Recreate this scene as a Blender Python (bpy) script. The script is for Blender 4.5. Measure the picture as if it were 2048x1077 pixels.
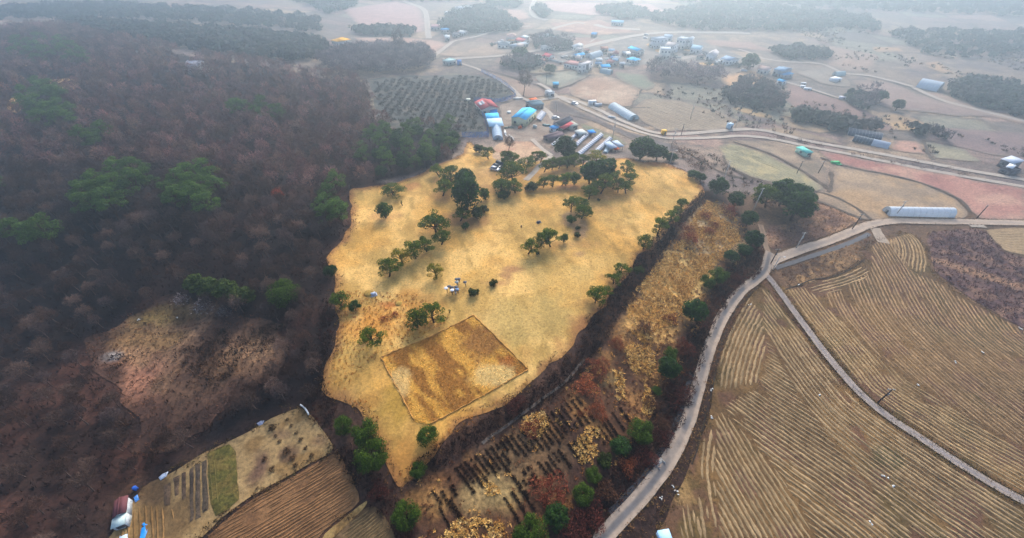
import bpy, math, random
import numpy as np
from mathutils import Vector, Matrix

# ------------------------------------------------------------------ clear
for o in list(bpy.data.objects):
    bpy.data.objects.remove(o, do_unlink=True)
scene = bpy.context.scene
COL = scene.collection
random.seed(7)
RNG = np.random.default_rng(11)
R = math.radians

# ------------------------------------------------------------------ camera
FOC, CX, CY, CAMH, PITCH = 800.0, 1024.0, 538.5, 91.0, R(41.0)
cam_d = bpy.data.cameras.new('camera')
cam_d.sensor_width = 36.0
cam_d.lens = 36.0 * FOC / 2048.0
cam_d.clip_start = 0.5
cam_d.clip_end = 9000.0
cam = bpy.data.objects.new('camera', cam_d)
cam.location = (0, 0, CAMH)
cam.rotation_euler = (R(90) - PITCH, 0, 0)
COL.objects.link(cam)
scene.camera = cam

# ------------------------------------------------------------------ sky, sun, exposure
SUN_EL, SUN_AZ = R(33), R(12)
world = bpy.data.worlds.new('World')
scene.world = world
world.use_nodes = True
wn = world.node_tree.nodes
wl = world.node_tree.links
bg = wn['Background']
sky = wn.new('ShaderNodeTexSky')
sky.sky_type = 'NISHITA'
sky.sun_disc = False
sky.sun_elevation = SUN_EL
sky.sun_rotation = SUN_AZ
sky.air_density = 0.9
sky.dust_density = 2.5
sky.ozone_density = 0.6
wl.new(sky.outputs[0], bg.inputs[0])
bg.inputs[1].default_value = 0.15
sd = bpy.data.lights.new('sun', 'SUN')
sd.energy = 1.5
sd.angle = R(28)
sd.color = (1.0, 0.97, 0.93)
sun = bpy.data.objects.new('sun', sd)
sdir = Vector((math.sin(SUN_AZ) * math.cos(SUN_EL), math.cos(SUN_AZ) * math.cos(SUN_EL), math.sin(SUN_EL)))
sun.rotation_euler = sdir.to_track_quat('Z', 'Y').to_euler()
sun.location = (0, 0, 300)
COL.objects.link(sun)
scene.view_settings.view_transform = 'Standard'
scene.view_settings.look = 'None'
scene.view_settings.exposure = 1.33
scene.view_settings.gamma = 1.0
scene.view_settings.use_curve_mapping = False
scene.cycles.max_bounces = 5
scene.cycles.diffuse_bounces = 2
scene.cycles.glossy_bounces = 2
scene.cycles.volume_bounces = 0
scene.cycles.transmission_bounces = 3
scene.cycles.use_denoising = True
scene.cycles.sample_clamp_indirect = 4.0

HAZE_DENSITY = 0.00128
HAZE_COLOR = (0.62, 0.79, 0.96)

# ------------------------------------------------------------------ numeric helpers
def hsh(ix, iy, seed):
    h = (ix.astype(np.int64) * 374761393 + iy.astype(np.int64) * 668265263 + seed * 974634777) & 0xffffffff
    h = ((h ^ (h >> 13)) * 1274126177) & 0xffffffff
    h = h ^ (h >> 16)
    return h / 4294967295.0
def vnoise(x, y, seed=0):
    x = np.asarray(x, float); y = np.asarray(y, float)
    ix = np.floor(x); iy = np.floor(y)
    fx = x - ix; fy = y - iy
    fx = fx * fx * (3 - 2 * fx); fy = fy * fy * (3 - 2 * fy)
    a = hsh(ix, iy, seed); b = hsh(ix + 1, iy, seed); c = hsh(ix, iy + 1, seed); d = hsh(ix + 1, iy + 1, seed)
    return (a * (1 - fx) + b * fx) * (1 - fy) + (c * (1 - fx) + d * fx) * fy
def fbm(x, y, s, seed=0, oct=4):
    x = np.asarray(x, float) / s; y = np.asarray(y, float) / s
    t = 0.0; a = 0.5; n = 0.0
    for k in range(oct):
        t = t + a * vnoise(x, y, seed + 17 * k); n += a
        x = x * 2.03 + 5.1; y = y * 2.03 + 9.7; a *= 0.5
    return t / n
def sst(a, b, x):
    t = np.clip((x - a) / (b - a), 0, 1)
    return t * t * (3 - 2 * t)
def lin(c):
    return tuple(((v / 255.0) / 12.92 if v / 255.0 <= 0.04045 else ((v / 255.0 + 0.055) / 1.055) ** 2.4) for v in c)
def L(*c):
    return np.array(lin(c))

FW = np.array([0, math.cos(PITCH), -math.sin(PITCH)])
UP = np.array([0, math.sin(PITCH), math.cos(PITCH)])
def ray(px, py):
    d = FW * FOC + np.array([1.0, 0, 0]) * (px - CX) + UP * (CY - py)
    return d / np.linalg.norm(d)
def onplane(px, py, z):
    d = ray(px, py)
    t = (z - CAMH) / d[2]
    return np.array([d[0] * t, d[1] * t, z])
def pxscale(p):           # pixels of the 2048 photo per metre at a place
    return FOC / float(np.dot(np.asarray(p) - np.array([0, 0, CAMH]), FW))

# ------------------------------------------------------------------ the lie of the land
CTRL = [
 # the grassed knoll
 (700,400,9.5),(950,310,8),(1250,330,8),(1390,370,7),(1000,450,8.5),(800,500,9.5),(680,520,10),(1100,550,7.8),(1280,480,7.2),(1180,600,7),
 (950,600,8),(700,620,9),(1050,730,6.3),(860,850,6),(680,740,8),(780,920,5),(770,780,7.2),(1340,420,7),(900,700,7),
 # terrace below it
 (1450,430,4.6),(1360,510,3.9),(1280,630,3.8),(1200,750,3.6),(1010,905,3.3),(850,1000,3),(1330,650,3.2),(1150,890,3),(1000,1040,2.5),(1430,480,4),
 # road and fields
 (1525,530,0.9),(1440,650,.5),(1400,780,.5),(1330,930,.3),(1220,1060,.3),(1600,700,0),(1800,600,0),(2000,800,0),(1500,1000,0),(1900,1060,0),
 (1700,900,0),(2040,500,.2),(1850,470,.4),(1600,420,2),(1500,340,2),(1700,380,1.2),(1900,400,.9),(1400,310,3),(1330,285,2.5),(1300,240,2),
 (1600,270,1.2),(2000,330,.8),(1200,180,2.5),(1400,150,4),(1700,200,2),(1000,130,4),(1200,100,5),(1450,110,5),(800,100,6),(1000,50,7),(1400,60,7),
 (1800,100,4),(2040,250,1.5),(1024,5,12),(1500,10,14),(2000,20,12),(700,50,9),(2040,130,4),
 # farm and orchard
 (960,240,4),(1040,240,4),(1150,270,4),(840,210,6),(870,170,5.5),(770,180,9),(1000,285,5.5),(1050,300,6),(1230,290,4.5),
 # wooded hill
 (650,480,11),(600,350,16),(700,260,12.5),(500,450,18),(550,250,22),(400,350,26),(400,200,32),(250,300,34),(150,200,40),(60,120,46),(0,70,51),
 (200,90,47),(400,130,39),(560,130,32),(650,120,22),(300,450,20),(100,450,24),(0,350,32),(0,600,16),(200,580,12.5),(450,560,13),(600,600,10.5),(640,700,8.5),(620,760,7),
 (60,20,18),(300,25,16),(500,40,14),(620,60,11),
 # hollow at lower left
 (500,650,9.5),(400,650,9),(230,720,7.5),(330,800,6.5),(550,760,7),(100,800,10),(0,900,11),(200,900,6.5),(240,1030,3.5),(400,950,4.2),(600,850,5),
 (550,1000,3.5),(700,1020,3),(100,1050,8),(650,920,4.4),
]
_P = np.array([onplane(a, b, c if c < 14 else 14 + (c - 14) * .34) for a, b, c in CTRL])
_far = []
for ang in range(0, 360, 20):
    _far.append((1500 * math.cos(R(ang)), 350 + 1500 * math.sin(R(ang)), 10.0))
_P = np.vstack([_P, np.array(_far)])
RB_C = 14.0
_D = np.sqrt(((_P[:, None, :2] - _P[None, :, :2]) ** 2).sum(-1) + RB_C ** 2)
_W = np.linalg.solve(_D + np.eye(len(_P)) * 1e-2, _P[:, 2] - 5.0)
def h_rbf(x, y):
    x = np.asarray(x, float).ravel(); y = np.asarray(y, float).ravel()
    out = np.empty_like(x)
    for i in range(0, len(x), 20000):
        q = np.sqrt((x[i:i+20000, None] - _P[None, :, 0]) ** 2 + (y[i:i+20000, None] - _P[None, :, 1]) ** 2 + RB_C ** 2)
        out[i:i+20000] = q @ _W + 5.0
    return out
def axis(lo, f0, f1, hi, step, n):
    a = f0 - (f0 - lo) * (np.linspace(0, 1, n)[::-1][:-1] ** 1.8)
    b = f1 + (hi - f1) * (np.linspace(0, 1, n)[1:] ** 1.8)
    return np.concatenate([a, np.arange(f0, f1 + .01, step), b])
GXS = axis(-3000, -600, 900, 3000, 3.0, 14)
GYS = axis(-1200, 0, 780, 3600, 3.0, 14)
_gx, _gy = np.meshgrid(GXS, GYS)
GZ = np.clip(h_rbf(_gx, _gy), -6, 60).reshape(_gx.shape)
GZ = GZ + (fbm(_gx, _gy, 22, 3) - .5) * 0.7 * sst(-20, 40, _gy)
def hgt(x, y):
    """height of the ground mesh itself (same triangles)"""
    x = np.asarray(x, float); y = np.asarray(y, float)
    i = np.clip(np.searchsorted(GXS, x) - 1, 0, len(GXS) - 2)
    j = np.clip(np.searchsorted(GYS, y) - 1, 0, len(GYS) - 2)
    u = (x - GXS[i]) / (GXS[i + 1] - GXS[i]); v = (y - GYS[j]) / (GYS[j + 1] - GYS[j])
    z00 = GZ[j, i]; z10 = GZ[j, i + 1]; z01 = GZ[j + 1, i]; z11 = GZ[j + 1, i + 1]
    lo = z00 + u * (z10 - z00) + v * (z11 - z10)      # triangle 00-10-11
    hi = z00 + u * (z11 - z01) + v * (z01 - z00)      # triangle 00-11-01
    return np.where(u >= v, lo, hi)
def G(px, py, up=0.0):
    """where the sight line of a photo pixel meets the ground (raised by up)"""
    d = ray(px, py)
    ts = np.linspace(40, 2600, 3000)
    xs = d[0] * ts; ys = d[1] * ts; zs = CAMH + d[2] * ts
    below = np.nonzero(zs < hgt(xs, ys) + up)[0]
    k = below[0] if len(below) else len(ts) - 1
    a, b = ts[max(k - 1, 0)], ts[k]
    for _ in range(18):
        m = .5 * (a + b)
        if CAMH + d[2] * m < float(hgt(d[0] * m, d[1] * m)) + up: b = m
        else: a = m
    return np.array([d[0] * b, d[1] * b, CAMH + d[2] * b])
def Gs(pts):
    return np.array([G(a, b) for a, b in pts])

# ------------------------------------------------------------------ polygon helpers
def smooth_poly(P, step=3.0, jit=0.0, seed=1, jscale=6.0, soft=True):
    """resample a closed XY polygon, roughen its edge"""
    P = np.asarray(P)[:, :2]
    out = []
    n = len(P)
    for i in range(n):
        a, b = P[i], P[(i + 1) % n]
        m = max(1, int(np.linalg.norm(b - a) / step))
        for k in range(m):
            out.append(a + (b - a) * k / m)
    out = np.array(out)
    # soften corners a little
    if soft: out = .5 * out + .25 * np.roll(out, 1, 0) + .25 * np.roll(out, -1, 0)
    if jit:
        dx = fbm(out[:, 0], out[:, 1], jscale, seed) - .5
        dy = fbm(out[:, 0] + 77, out[:, 1] + 31, jscale, seed + 5) - .5
        out = out + 2 * jit * np.stack([dx, dy], 1)
    return out
def inside(P, x, y):
    x = np.asarray(x, float); y = np.asarray(y, float)
    r = np.zeros(x.shape, bool)
    n = len(P)
    for i in range(n):
        x0, y0 = P[i][0], P[i][1]; x1, y1 = P[(i + 1) % n][0], P[(i + 1) % n][1]
        if y0 == y1: continue
        c = ((y0 > y) != (y1 > y)) & (x < (x1 - x0) * (y - y0) / (y1 - y0) + x0)
        r ^= c
    return r
def nearest(P, x, y):
    A = np.asarray(P)[:, :2]; B = np.roll(A, -1, 0); D = B - A
    LL = (D ** 2).sum(1) + 1e-9
    bx = np.empty(len(x)); by = np.empty(len(x)); bd = np.empty(len(x))
    for i in range(0, len(x), 4000):
        px = x[i:i+4000, None]; py = y[i:i+4000, None]
        t = np.clip(((px - A[:, 0]) * D[:, 0] + (py - A[:, 1]) * D[:, 1]) / LL, 0, 1)
        qx = A[:, 0] + t * D[:, 0]; qy = A[:, 1] + t * D[:, 1]
        d = (px - qx) ** 2 + (py - qy) ** 2
        k = d.argmin(1); a = np.arange(len(k))
        bx[i:i+4000] = qx[a, k]; by[i:i+4000] = qy[a, k]; bd[i:i+4000] = np.sqrt(d[a, k])
    return bx, by, bd
def scatter(P, spacing, jitter=.48, rng=RNG):
    """jittered points inside XY polygon"""
    P = np.asarray(P)[:, :2]
    lo = P.min(0); hi = P.max(0)
    gx, gy = np.meshgrid(np.arange(lo[0], hi[0], spacing), np.arange(lo[1], hi[1], spacing))
    gx = gx.ravel() + rng.uniform(-jitter, jitter, gx.size) * spacing
    gy = gy.ravel() + rng.uniform(-jitter, jitter, gy.size) * spacing
    m = inside(P, gx, gy)
    return gx[m], gy[m]
def catmull(P, n=8):
    P = np.asarray(P, float)
    Q = np.vstack([2 * P[0] - P[1], P, 2 * P[-1] - P[-2]])
    out = []
    for i in range(1, len(Q) - 2):
        p0, p1, p2, p3 = Q[i-1], Q[i], Q[i+1], Q[i+2]
        for k in range(n):
            t = k / n
            out.append(.5 * ((2*p1) + (-p0+p2)*t + (2*p0-5*p1+4*p2-p3)*t*t + (-p0+3*p1-3*p2+p3)*t**3))
    out.append(Q[-2])
    return np.array(out)
def resample(P, step):
    P = np.asarray(P, float)
    d = np.concatenate([[0], np.cumsum(np.linalg.norm(np.diff(P, axis=0), axis=1))])
    n = max(2, int(d[-1] / step) + 1)
    t = np.linspace(0, d[-1], n)
    return np.stack([np.interp(t, d, P[:, k]) for k in range(P.shape[1])], 1)

# ------------------------------------------------------------------ meshes
class MB:
    """collects verts / faces / face colours"""
    def __init__(s): s.V = []; s.F3 = []; s.F4 = []; s.C = []; s.n = 0
    def add(s, V, F, C=None):
        V = np.asarray(V, float).reshape(-1, 3); F = np.asarray(F, np.int64)
        if len(V) == 0: return
        (s.F3 if F.shape[1] == 3 else s.F4).append(F + s.n)
        s.V.append(V); s.n += len(V)
        if C is None: C = (1, 1, 1)
        C = np.asarray(C, float)
        s.C.append(np.broadcast_to(C, (len(V), 3)) if C.ndim == 1 else C)
        return s
    def box(s, c, size, rz=0.0, C=None, z0=True):
        """box; z0: c is the middle of the underside"""
        x, y, z = np.array(size) / 2.0
        V = np.array([(-x,-y,-z),(x,-y,-z),(x,y,-z),(-x,y,-z),(-x,-y,z),(x,-y,z),(x,y,z),(-x,y,z)])
        if z0: V[:, 2] += z
        ca, sa = math.cos(rz), math.sin(rz)
        V = np.stack([V[:, 0] * ca - V[:, 1] * sa, V[:, 0] * sa + V[:, 1] * ca, V[:, 2]], 1) + np.array(c)
        return s.add(V, [(0,3,2,1),(4,5,6,7),(0,1,5,4),(1,2,6,5),(2,3,7,6),(3,0,4,7)], C)
    def tube(s, P, rad, sides=6, C=None, cap=True):
        P = np.asarray(P, float); n = len(P)
        rad = np.broadcast_to(np.asarray(rad, float), (n,))
        T = np.gradient(P, axis=0); T /= np.linalg.norm(T, axis=1)[:, None] + 1e-9
        ref = np.where(np.abs(T[:, 2:3]) > .9, np.array([[1., 0, 0]]), np.array([[0, 0, 1.]]))
        A = np.cross(T, ref); A /= np.linalg.norm(A, axis=1)[:, None] + 1e-9
        B = np.cross(T, A)
        a = np.arange(sides) * 2 * math.pi / sides
        V = P[:, None] + rad[:, None, None] * (np.cos(a)[None, :, None] * A[:, None] + np.sin(a)[None, :, None] * B[:, None])
        i = np.arange(n - 1)[:, None] * sides; k = np.arange(sides)[None]; k2 = (k + 1) % sides
        F = np.stack([i + k, i + k2, i + sides + k2, i + sides + k], -1).reshape(-1, 4)
        s.add(V.reshape(-1, 3), F, C)
        if cap:
            base = s.n - n * sides
            V2 = np.array([P[0], P[-1]])
            f = [(sides * 0 + k_, n * sides, (k_ + 1) % sides) for k_ in range(sides)]
            f += [((n - 1) * sides + k_, (n - 1) * sides + (k_ + 1) % sides, n * sides + 1) for k_ in range(sides)]
            s.F3.append(np.array(f) + base); s.V.append(V2); s.n += 2
            s.C.append(np.broadcast_to(np.asarray(C if C is not None and np.ndim(C) == 1 else (1, 1, 1), float), (2, 3)))
        return s
    def mesh(s, name):
        V = np.vstack(s.V) if s.V else np.zeros((0, 3))
        f3 = np.vstack(s.F3) if s.F3 else np.zeros((0, 3), int)
        f4 = np.vstack(s.F4) if s.F4 else np.zeros((0, 4), int)
        me = bpy.data.meshes.new(name)
        me.vertices.add(len(V)); me.vertices.foreach_set('co', V.ravel())
        nl = f3.size + f4.size
        me.loops.add(nl)
        me.loops.foreach_set('vertex_index', np.concatenate([f3.ravel(), f4.ravel()]).astype(np.int32))
        me.polygons.add(len(f3) + len(f4))
        st = np.concatenate([np.arange(len(f3)) * 3, f3.size + np.arange(len(f4)) * 4]).astype(np.int32)
        me.polygons.foreach_set('loop_start', st)
        C = np.vstack(s.C)
        at = me.color_attributes.new('Col', 'FLOAT_COLOR', 'POINT')
        at.data.foreach_set('color', np.hstack([C, np.ones((len(C), 1))]).ravel())
        me.update(calc_edges=True)
        return me

def put(name, me, mat, parent=None, loc=None, smooth=False):
    if isinstance(me, MB): me = me.mesh(name)
    if mat is not None and len(me.materials) == 0: me.materials.append(mat)
    if smooth: me.polygons.foreach_set('use_smooth', [True] * len(me.polygons))
    o = bpy.data.objects.new(name, me)
    COL.objects.link(o)
    if parent is not None: o.parent = parent
    if loc is not None: o.location = loc
    return o
def tag(o, label=None, cat=None, group=None, kind=None):
    if label: o['label'] = label
    if cat: o['category'] = cat
    if group: o['group'] = group
    if kind: o['kind'] = kind
    return o
def thing(name, loc, label, cat, group=None, rz=0.0, scale=None):
    o = bpy.data.objects.new(name, None)
    o.empty_display_size = .5
    COL.objects.link(o)
    o.location = loc; o.rotation_euler = (0, 0, rz)
    if scale is not None: o.scale = scale if not np.isscalar(scale) else (scale,) * 3
    return tag(o, label, cat, group)

# ------------------------------------------------------------------ materials
MATS = {}
def mat_attr(name, rough=.9, var=.25, nscale=3.0, fine=0.0, fscale=25.0, objvar=0.0, bump=0.0, spec=.2, metal=0.0, transl=0.0, upn=0.0):
    """base colour from the Col attribute, broken up by noise"""
    if name in MATS: return MATS[name]
    m = bpy.data.materials.new(name); m.use_nodes = True
    nt = m.node_tree; N = nt.nodes; K = nt.links
    b = N['Principled BSDF']
    b.inputs['Roughness'].default_value = rough
    b.inputs['Specular IOR Level'].default_value = spec
    b.inputs['Metallic'].default_value = metal
    at = N.new('ShaderNodeAttribute'); at.attribute_name = 'Col'
    tc = N.new('ShaderNodeTexCoord')
    cur = at.outputs['Color']
    def vary(cur, scale, amount, detail):
        nz = N.new('ShaderNodeTexNoise'); nz.inputs['Scale'].default_value = scale; nz.inputs['Detail'].default_value = detail
        nz.inputs['Roughness'].default_value = .65
        K.new(tc.outputs['Object'], nz.inputs['Vector'])
        mr = N.new('ShaderNodeMapRange')
        mr.inputs[1].default_value = .3; mr.inputs[2].default_value = .7
        mr.inputs[3].default_value = 1 - amount; mr.inputs[4].default_value = 1 + amount
        K.new(nz.outputs['Fac'], mr.inputs[0])
        mx = N.new('ShaderNodeVectorMath'); mx.operation = 'SCALE'
        K.new(cur, mx.inputs[0]); K.new(mr.outputs[0], mx.inputs['Scale'])
        return mx.outputs[0], nz
    nz = None
    if var: cur, nz = vary(cur, 1.0 / nscale, var, 5)
    if fine: cur, nz = vary(cur, fscale * .1, fine, 4)
    if objvar:
        oi = N.new('ShaderNodeObjectInfo')
        mr = N.new('ShaderNodeMapRange'); mr.inputs[3].default_value = 1 - objvar; mr.inputs[4].default_value = 1 + objvar
        K.new(oi.outputs['Random'], mr.inputs[0])
        mx = N.new('ShaderNodeVectorMath'); mx.operation = 'SCALE'
        K.new(cur, mx.inputs[0]); K.new(mr.outputs[0], mx.inputs['Scale']); cur = mx.outputs[0]
    K.new(cur, b.inputs['Base Color'])
    if bump and nz is not None:
        bp = N.new('ShaderNodeBump'); bp.inputs['Strength'].default_value = bump; bp.inputs['Distance'].default_value = .25
        K.new(nz.outputs['Fac'], bp.inputs['Height']); K.new(bp.outputs[0], b.inputs['Normal'])
    if upn:                          # a sward is lit as one surface: blade normals lean towards the sky
        ge = N.new('ShaderNodeNewGeometry')
        sc = N.new('ShaderNodeVectorMath'); sc.operation = 'SCALE'; sc.inputs['Scale'].default_value = 1 - upn
        ad = N.new('ShaderNodeVectorMath'); ad.operation = 'ADD'; ad.inputs[1].default_value = (0, 0, upn)
        no = N.new('ShaderNodeVectorMath'); no.operation = 'NORMALIZE'
        K.new(ge.outputs['Normal'], sc.inputs[0]); K.new(sc.outputs[0], ad.inputs[0]); K.new(ad.outputs[0], no.inputs[0])
        K.new(no.outputs[0], b.inputs['Normal'])
    if transl:                       # thin leaves pass light through
        tb = N.new('ShaderNodeBsdfTranslucent'); ms = N.new('ShaderNodeMixShader')
        ms.inputs[0].default_value = transl
        K.new(cur, tb.inputs['Color']); K.new(b.outputs[0], ms.inputs[1]); K.new(tb.outputs[0], ms.inputs[2])
        K.new(ms.outputs[0], N['Material Output'].inputs['Surface'])
    MATS[name] = m
    return m
def mat_flat(name, col, rough=.6, spec=.3, metal=0.0, var=.12, nscale=1.2, alpha=None, transl=0.0):
    """one colour with a little uneven wear"""
    if name in MATS: return MATS[name]
    m = bpy.data.materials.new(name); m.use_nodes = True
    nt = m.node_tree; N = nt.nodes; K = nt.links
    b = N['Principled BSDF']
    b.inputs['Roughness'].default_value = rough
    b.inputs['Specular IOR Level'].default_value = spec
    b.inputs['Metallic'].default_value = metal
    tc = N.new('ShaderNodeTexCoord')
    nz = N.new('ShaderNodeTexNoise'); nz.inputs['Scale'].default_value = 1.0 / nscale; nz.inputs['Detail'].default_value = 5
    K.new(tc.outputs['Object'], nz.inputs['Vector'])
    cr = N.new('ShaderNodeValToRGB')
    c = np.array(col)
    cr.color_ramp.elements[0].position = .3; cr.color_ramp.elements[1].position = .7
    cr.color_ramp.elements[0].color = (*np.clip(c * (1 - var), 0, 1), 1)
    cr.color_ramp.elements[1].color = (*np.clip(c * (1 + var), 0, 1), 1)
    K.new(nz.outputs['Fac'], cr.inputs[0]); K.new(cr.outputs[0], b.inputs['Base Color'])
    if transl:
        tb = N.new('ShaderNodeBsdfTranslucent'); ms = N.new('ShaderNodeMixShader')
        ms.inputs[0].default_value = transl
        K.new(cr.outputs[0], tb.inputs['Color']); K.new(b.outputs[0], ms.inputs[1]); K.new(tb.outputs[0], ms.inputs[2])
        K.new(ms.outputs[0], N['Material Output'].inputs['Surface'])
    if alpha is not None:
        b.inputs['Alpha'].default_value = alpha
    MATS[name] = m
    return m

M_GROUND = mat_attr('ground_soil', .95, .32, 5.0, .60, 14.0, bump=.6)
M_LAWN = mat_attr('dry_lawn', .95, .12, 3.0, .26, 16.0, bump=.4)
M_FIELD = mat_attr('field_soil', .95, .16, 6.0, .40, 13.0, bump=.5)
M_ROAD = mat_attr('concrete_road', .9, .14, 2.5, .14, 14.0)
M_LEAF = mat_attr('leaves', .75, .22, 1.2, objvar=.16, spec=.15, transl=.48)
M_TWIG = mat_attr('twigs', .9, .2, 1.5, objvar=.38, spec=.1, transl=.3)
M_BARK = mat_attr('bark', .9, .25, .6, objvar=.1, spec=.1)
M_GRASS = mat_attr('grass_blades', .95, .2, 2.0, spec=.05, transl=.15)
M_STRAW = mat_attr('straw', .95, .22, 1.5, .28, 18.0, spec=.1)

# ================================================================== LAND
ALB = 0.70
def A(r, g, b):
    """real surface colour from a colour as photographed, a little deeper"""
    c = L(r, g, b) * ALB
    m = float(c @ np.array([.3, .55, .15]))
    return np.clip(m + (c - m) * 1.06, .004, 1)
def mixc(base, col, m):
    return base * (1 - m[:, None]) + np.asarray(col)[None] * m[:, None]

def W(pts): return Gs(pts)[:, :2]
FOREST = W([(-120,90),(0,70),(60,62),(130,62),(260,88),(420,120),(560,138),(640,158),(715,158),(742,190),(748,240),(800,262),(915,255),(925,290),(900,318),
  (840,345),(765,362),(705,378),(695,410),(712,440),(690,470),(655,500),(660,560),(662,600),(655,650),(648,720),(640,775),(645,800),(615,805),(600,800),(520,830),(400,890),
  (300,950),(240,968),(215,1000),(195,1090),(150,1130),(-120,1130)])
CLEAR = W([(165,690),(240,650),(280,612),(340,590),(440,615),(545,640),(575,690),(560,740),(480,800),(400,860),(300,915),(250,905),(262,860),(255,820),(205,770),(195,730)])

# ---- ground
V = np.stack([_gx.ravel(), _gy.ravel(), GZ.ravel()], 1)
nx, ny = len(GXS), len(GYS)
ii, jj = np.meshgrid(np.arange(nx - 1), np.arange(ny - 1))
q = (jj * nx + ii).ravel()
F = np.concatenate([np.stack([q, q + 1, q + nx + 1], 1), np.stack([q, q + nx + 1, q + nx], 1)])
x, y = V[:, 0], V[:, 1]
n1 = fbm(x, y, 40, 21); n2 = fbm(x, y, 12, 22); n3 = fbm(x, y, 90, 23)
C = np.tile(A(150, 130, 112), (len(V), 1))
C = mixc(C, A(120, 105, 100), sst(.45, .62, n1))
C = mixc(C, A(185, 160, 128), sst(.56, .7, n2) * .6)
C = mixc(C, A(126, 116, 112), sst(.5, .65, n3) * .5)
# patchwork of small fields over the far valley floor
wx = x + (fbm(x, y, 60, 25) - .5) * 40; wy = y + (fbm(x, y, 60, 26) - .5) * 40
uu = (wx * .94 - wy * .34) / 46; vv = (wx * .34 + wy * .94) / 27
ci, cj = np.floor(uu), np.floor(vv)
pal = np.array([A(162, 138, 118), A(148, 122, 112), A(150, 144, 122), A(186, 158, 128), A(134, 114, 106), A(172, 140, 122), A(124, 112, 102)])
cell = pal[(hsh(ci, cj, 5) * 6.99).astype(int)]
ed = np.minimum(np.minimum(uu - ci, 1 - uu + ci) * 46, np.minimum(vv - cj, 1 - vv + cj) * 27)
cell = mixc(cell, A(108, 96, 86), 1 - sst(.8, 3.2, ed))
mos = sst(150, 210, y) * sst(.36, .5, fbm(x, y, 80, 27))
C = C * (1 - .8 * mos[:, None]) + cell * .8 * mos[:, None]
inf = inside(FOREST, x, y)
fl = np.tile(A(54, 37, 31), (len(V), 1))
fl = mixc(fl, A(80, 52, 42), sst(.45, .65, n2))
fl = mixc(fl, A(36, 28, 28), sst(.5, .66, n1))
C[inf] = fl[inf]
near = (y < 150) & (x < 90) & ~inf
nb = mixc(mixc(np.tile(A(84, 60, 48), (len(V), 1)), A(112, 80, 58), sst(.48, .64, n2)), A(60, 44, 38), sst(.5, .64, n1))
C[near] = nb[near]
near = (y < 150) & (x >= 90) & ~inf
C[near] = (mixc(nb, A(132, 104, 78), np.full(len(V), .6)))[near]
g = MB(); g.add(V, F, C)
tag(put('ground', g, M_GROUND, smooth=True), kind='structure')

def sheet(name, poly, cell, off, colfn, mat, jit=0.0, seed=1, jscale=6.0, px=True, parent=None, kind='structure', dz=None, fade=None, soft=True):
    P = W(poly) if px else np.asarray(poly)
    P = smooth_poly(P, max(1.2, cell * 1.5), jit, seed, jscale, soft)
    lo = P.min(0) - cell; hi = P.max(0) + cell
    xs = np.arange(lo[0], hi[0] + cell, cell); ys = np.arange(lo[1], hi[1] + cell, cell)
    X, Y = np.meshgrid(xs, ys)
    ins = inside(P, X, Y)
    keep = ins[:-1, :-1] | ins[1:, :-1] | ins[:-1, 1:] | ins[1:, 1:]
    use = np.zeros(ins.shape, bool)
    use[:-1, :-1] |= keep; use[1:, :-1] |= keep; use[:-1, 1:] |= keep; use[1:, 1:] |= keep
    out = use & ~ins
    bx, by, bd = nearest(P, X[out], Y[out])
    X = X.copy(); Y = Y.copy()
    X[out] = bx; Y[out] = by
    idx = -np.ones(ins.shape, int); idx[use] = np.arange(use.sum())
    jj, ii = np.nonzero(keep)
    F = np.stack([idx[jj, ii], idx[jj, ii + 1], idx[jj + 1, ii + 1], idx[jj + 1, ii]], 1)
    vx, vy = X[use], Y[use]
    vz = hgt(vx, vy) + off
    if dz is not None: vz = vz + dz(vx, vy, P)
    C = colfn(vx, vy) if callable(colfn) else np.tile(np.asarray(colfn), (len(vx), 1))
    if fade is not None:                       # the margin runs into its surroundings
        fc, fw, fa = fade
        dd = nearest(P, vx, vy)[2] + (fbm(vx, vy, max(2.5, fw), seed + 70) - .5) * fw * 1.6
        C = mixc(C, fc, (1 - sst(0, fw, dd)) * fa)
    b = MB(); b.add(np.stack([vx, vy, vz], 1), F, C)
    o = put(name, b, mat, parent, smooth=True)
    if kind: tag(o, kind=kind)
    return o, P

def mottle(c0, c1, c2=None, s=10, seed=1, lo=.42, hi=.62):
    c0, c1 = np.asarray(c0), np.asarray(c1)
    def f(x, y):
        C = np.tile(c0, (len(x), 1))
        C = mixc(C, c1, sst(lo, hi, fbm(x, y, s, seed)))
        if c2 is not None: C = mixc(C, np.asarray(c2), sst(.52, .68, fbm(x, y, s * .45, seed + 3)))
        return C
    return f

def blob(x, y, cx, cy, rx, ry, rot=0.0, soft=.5, seed=5, amp=.55, s=5.0):
    """0..1 mask of a ragged elliptical patch (world metres)"""
    ca, sa = math.cos(rot), math.sin(rot)
    u = ((x - cx) * ca + (y - cy) * sa) / rx; v = (-(x - cx) * sa + (y - cy) * ca) / ry
    r = np.sqrt(u * u + v * v) + (fbm(x, y, s, seed) - .5) * 2 * amp
    return 1 - sst(1 - soft, 1 + soft * .4, r)
def pblob(x, y, px, py, wpx, hpx, rotdeg=0.0, **k):
    """patch centred on a photo pixel, radii given in photo pixels along image x / y"""
    p = G(px, py); a = G(px + wpx, py); b = G(px, py - hpx)
    return blob(x, y, p[0], p[1], abs(a[0] - p[0]) + .01, abs(b[1] - p[1]) + .01, R(rotdeg), **k)

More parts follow.
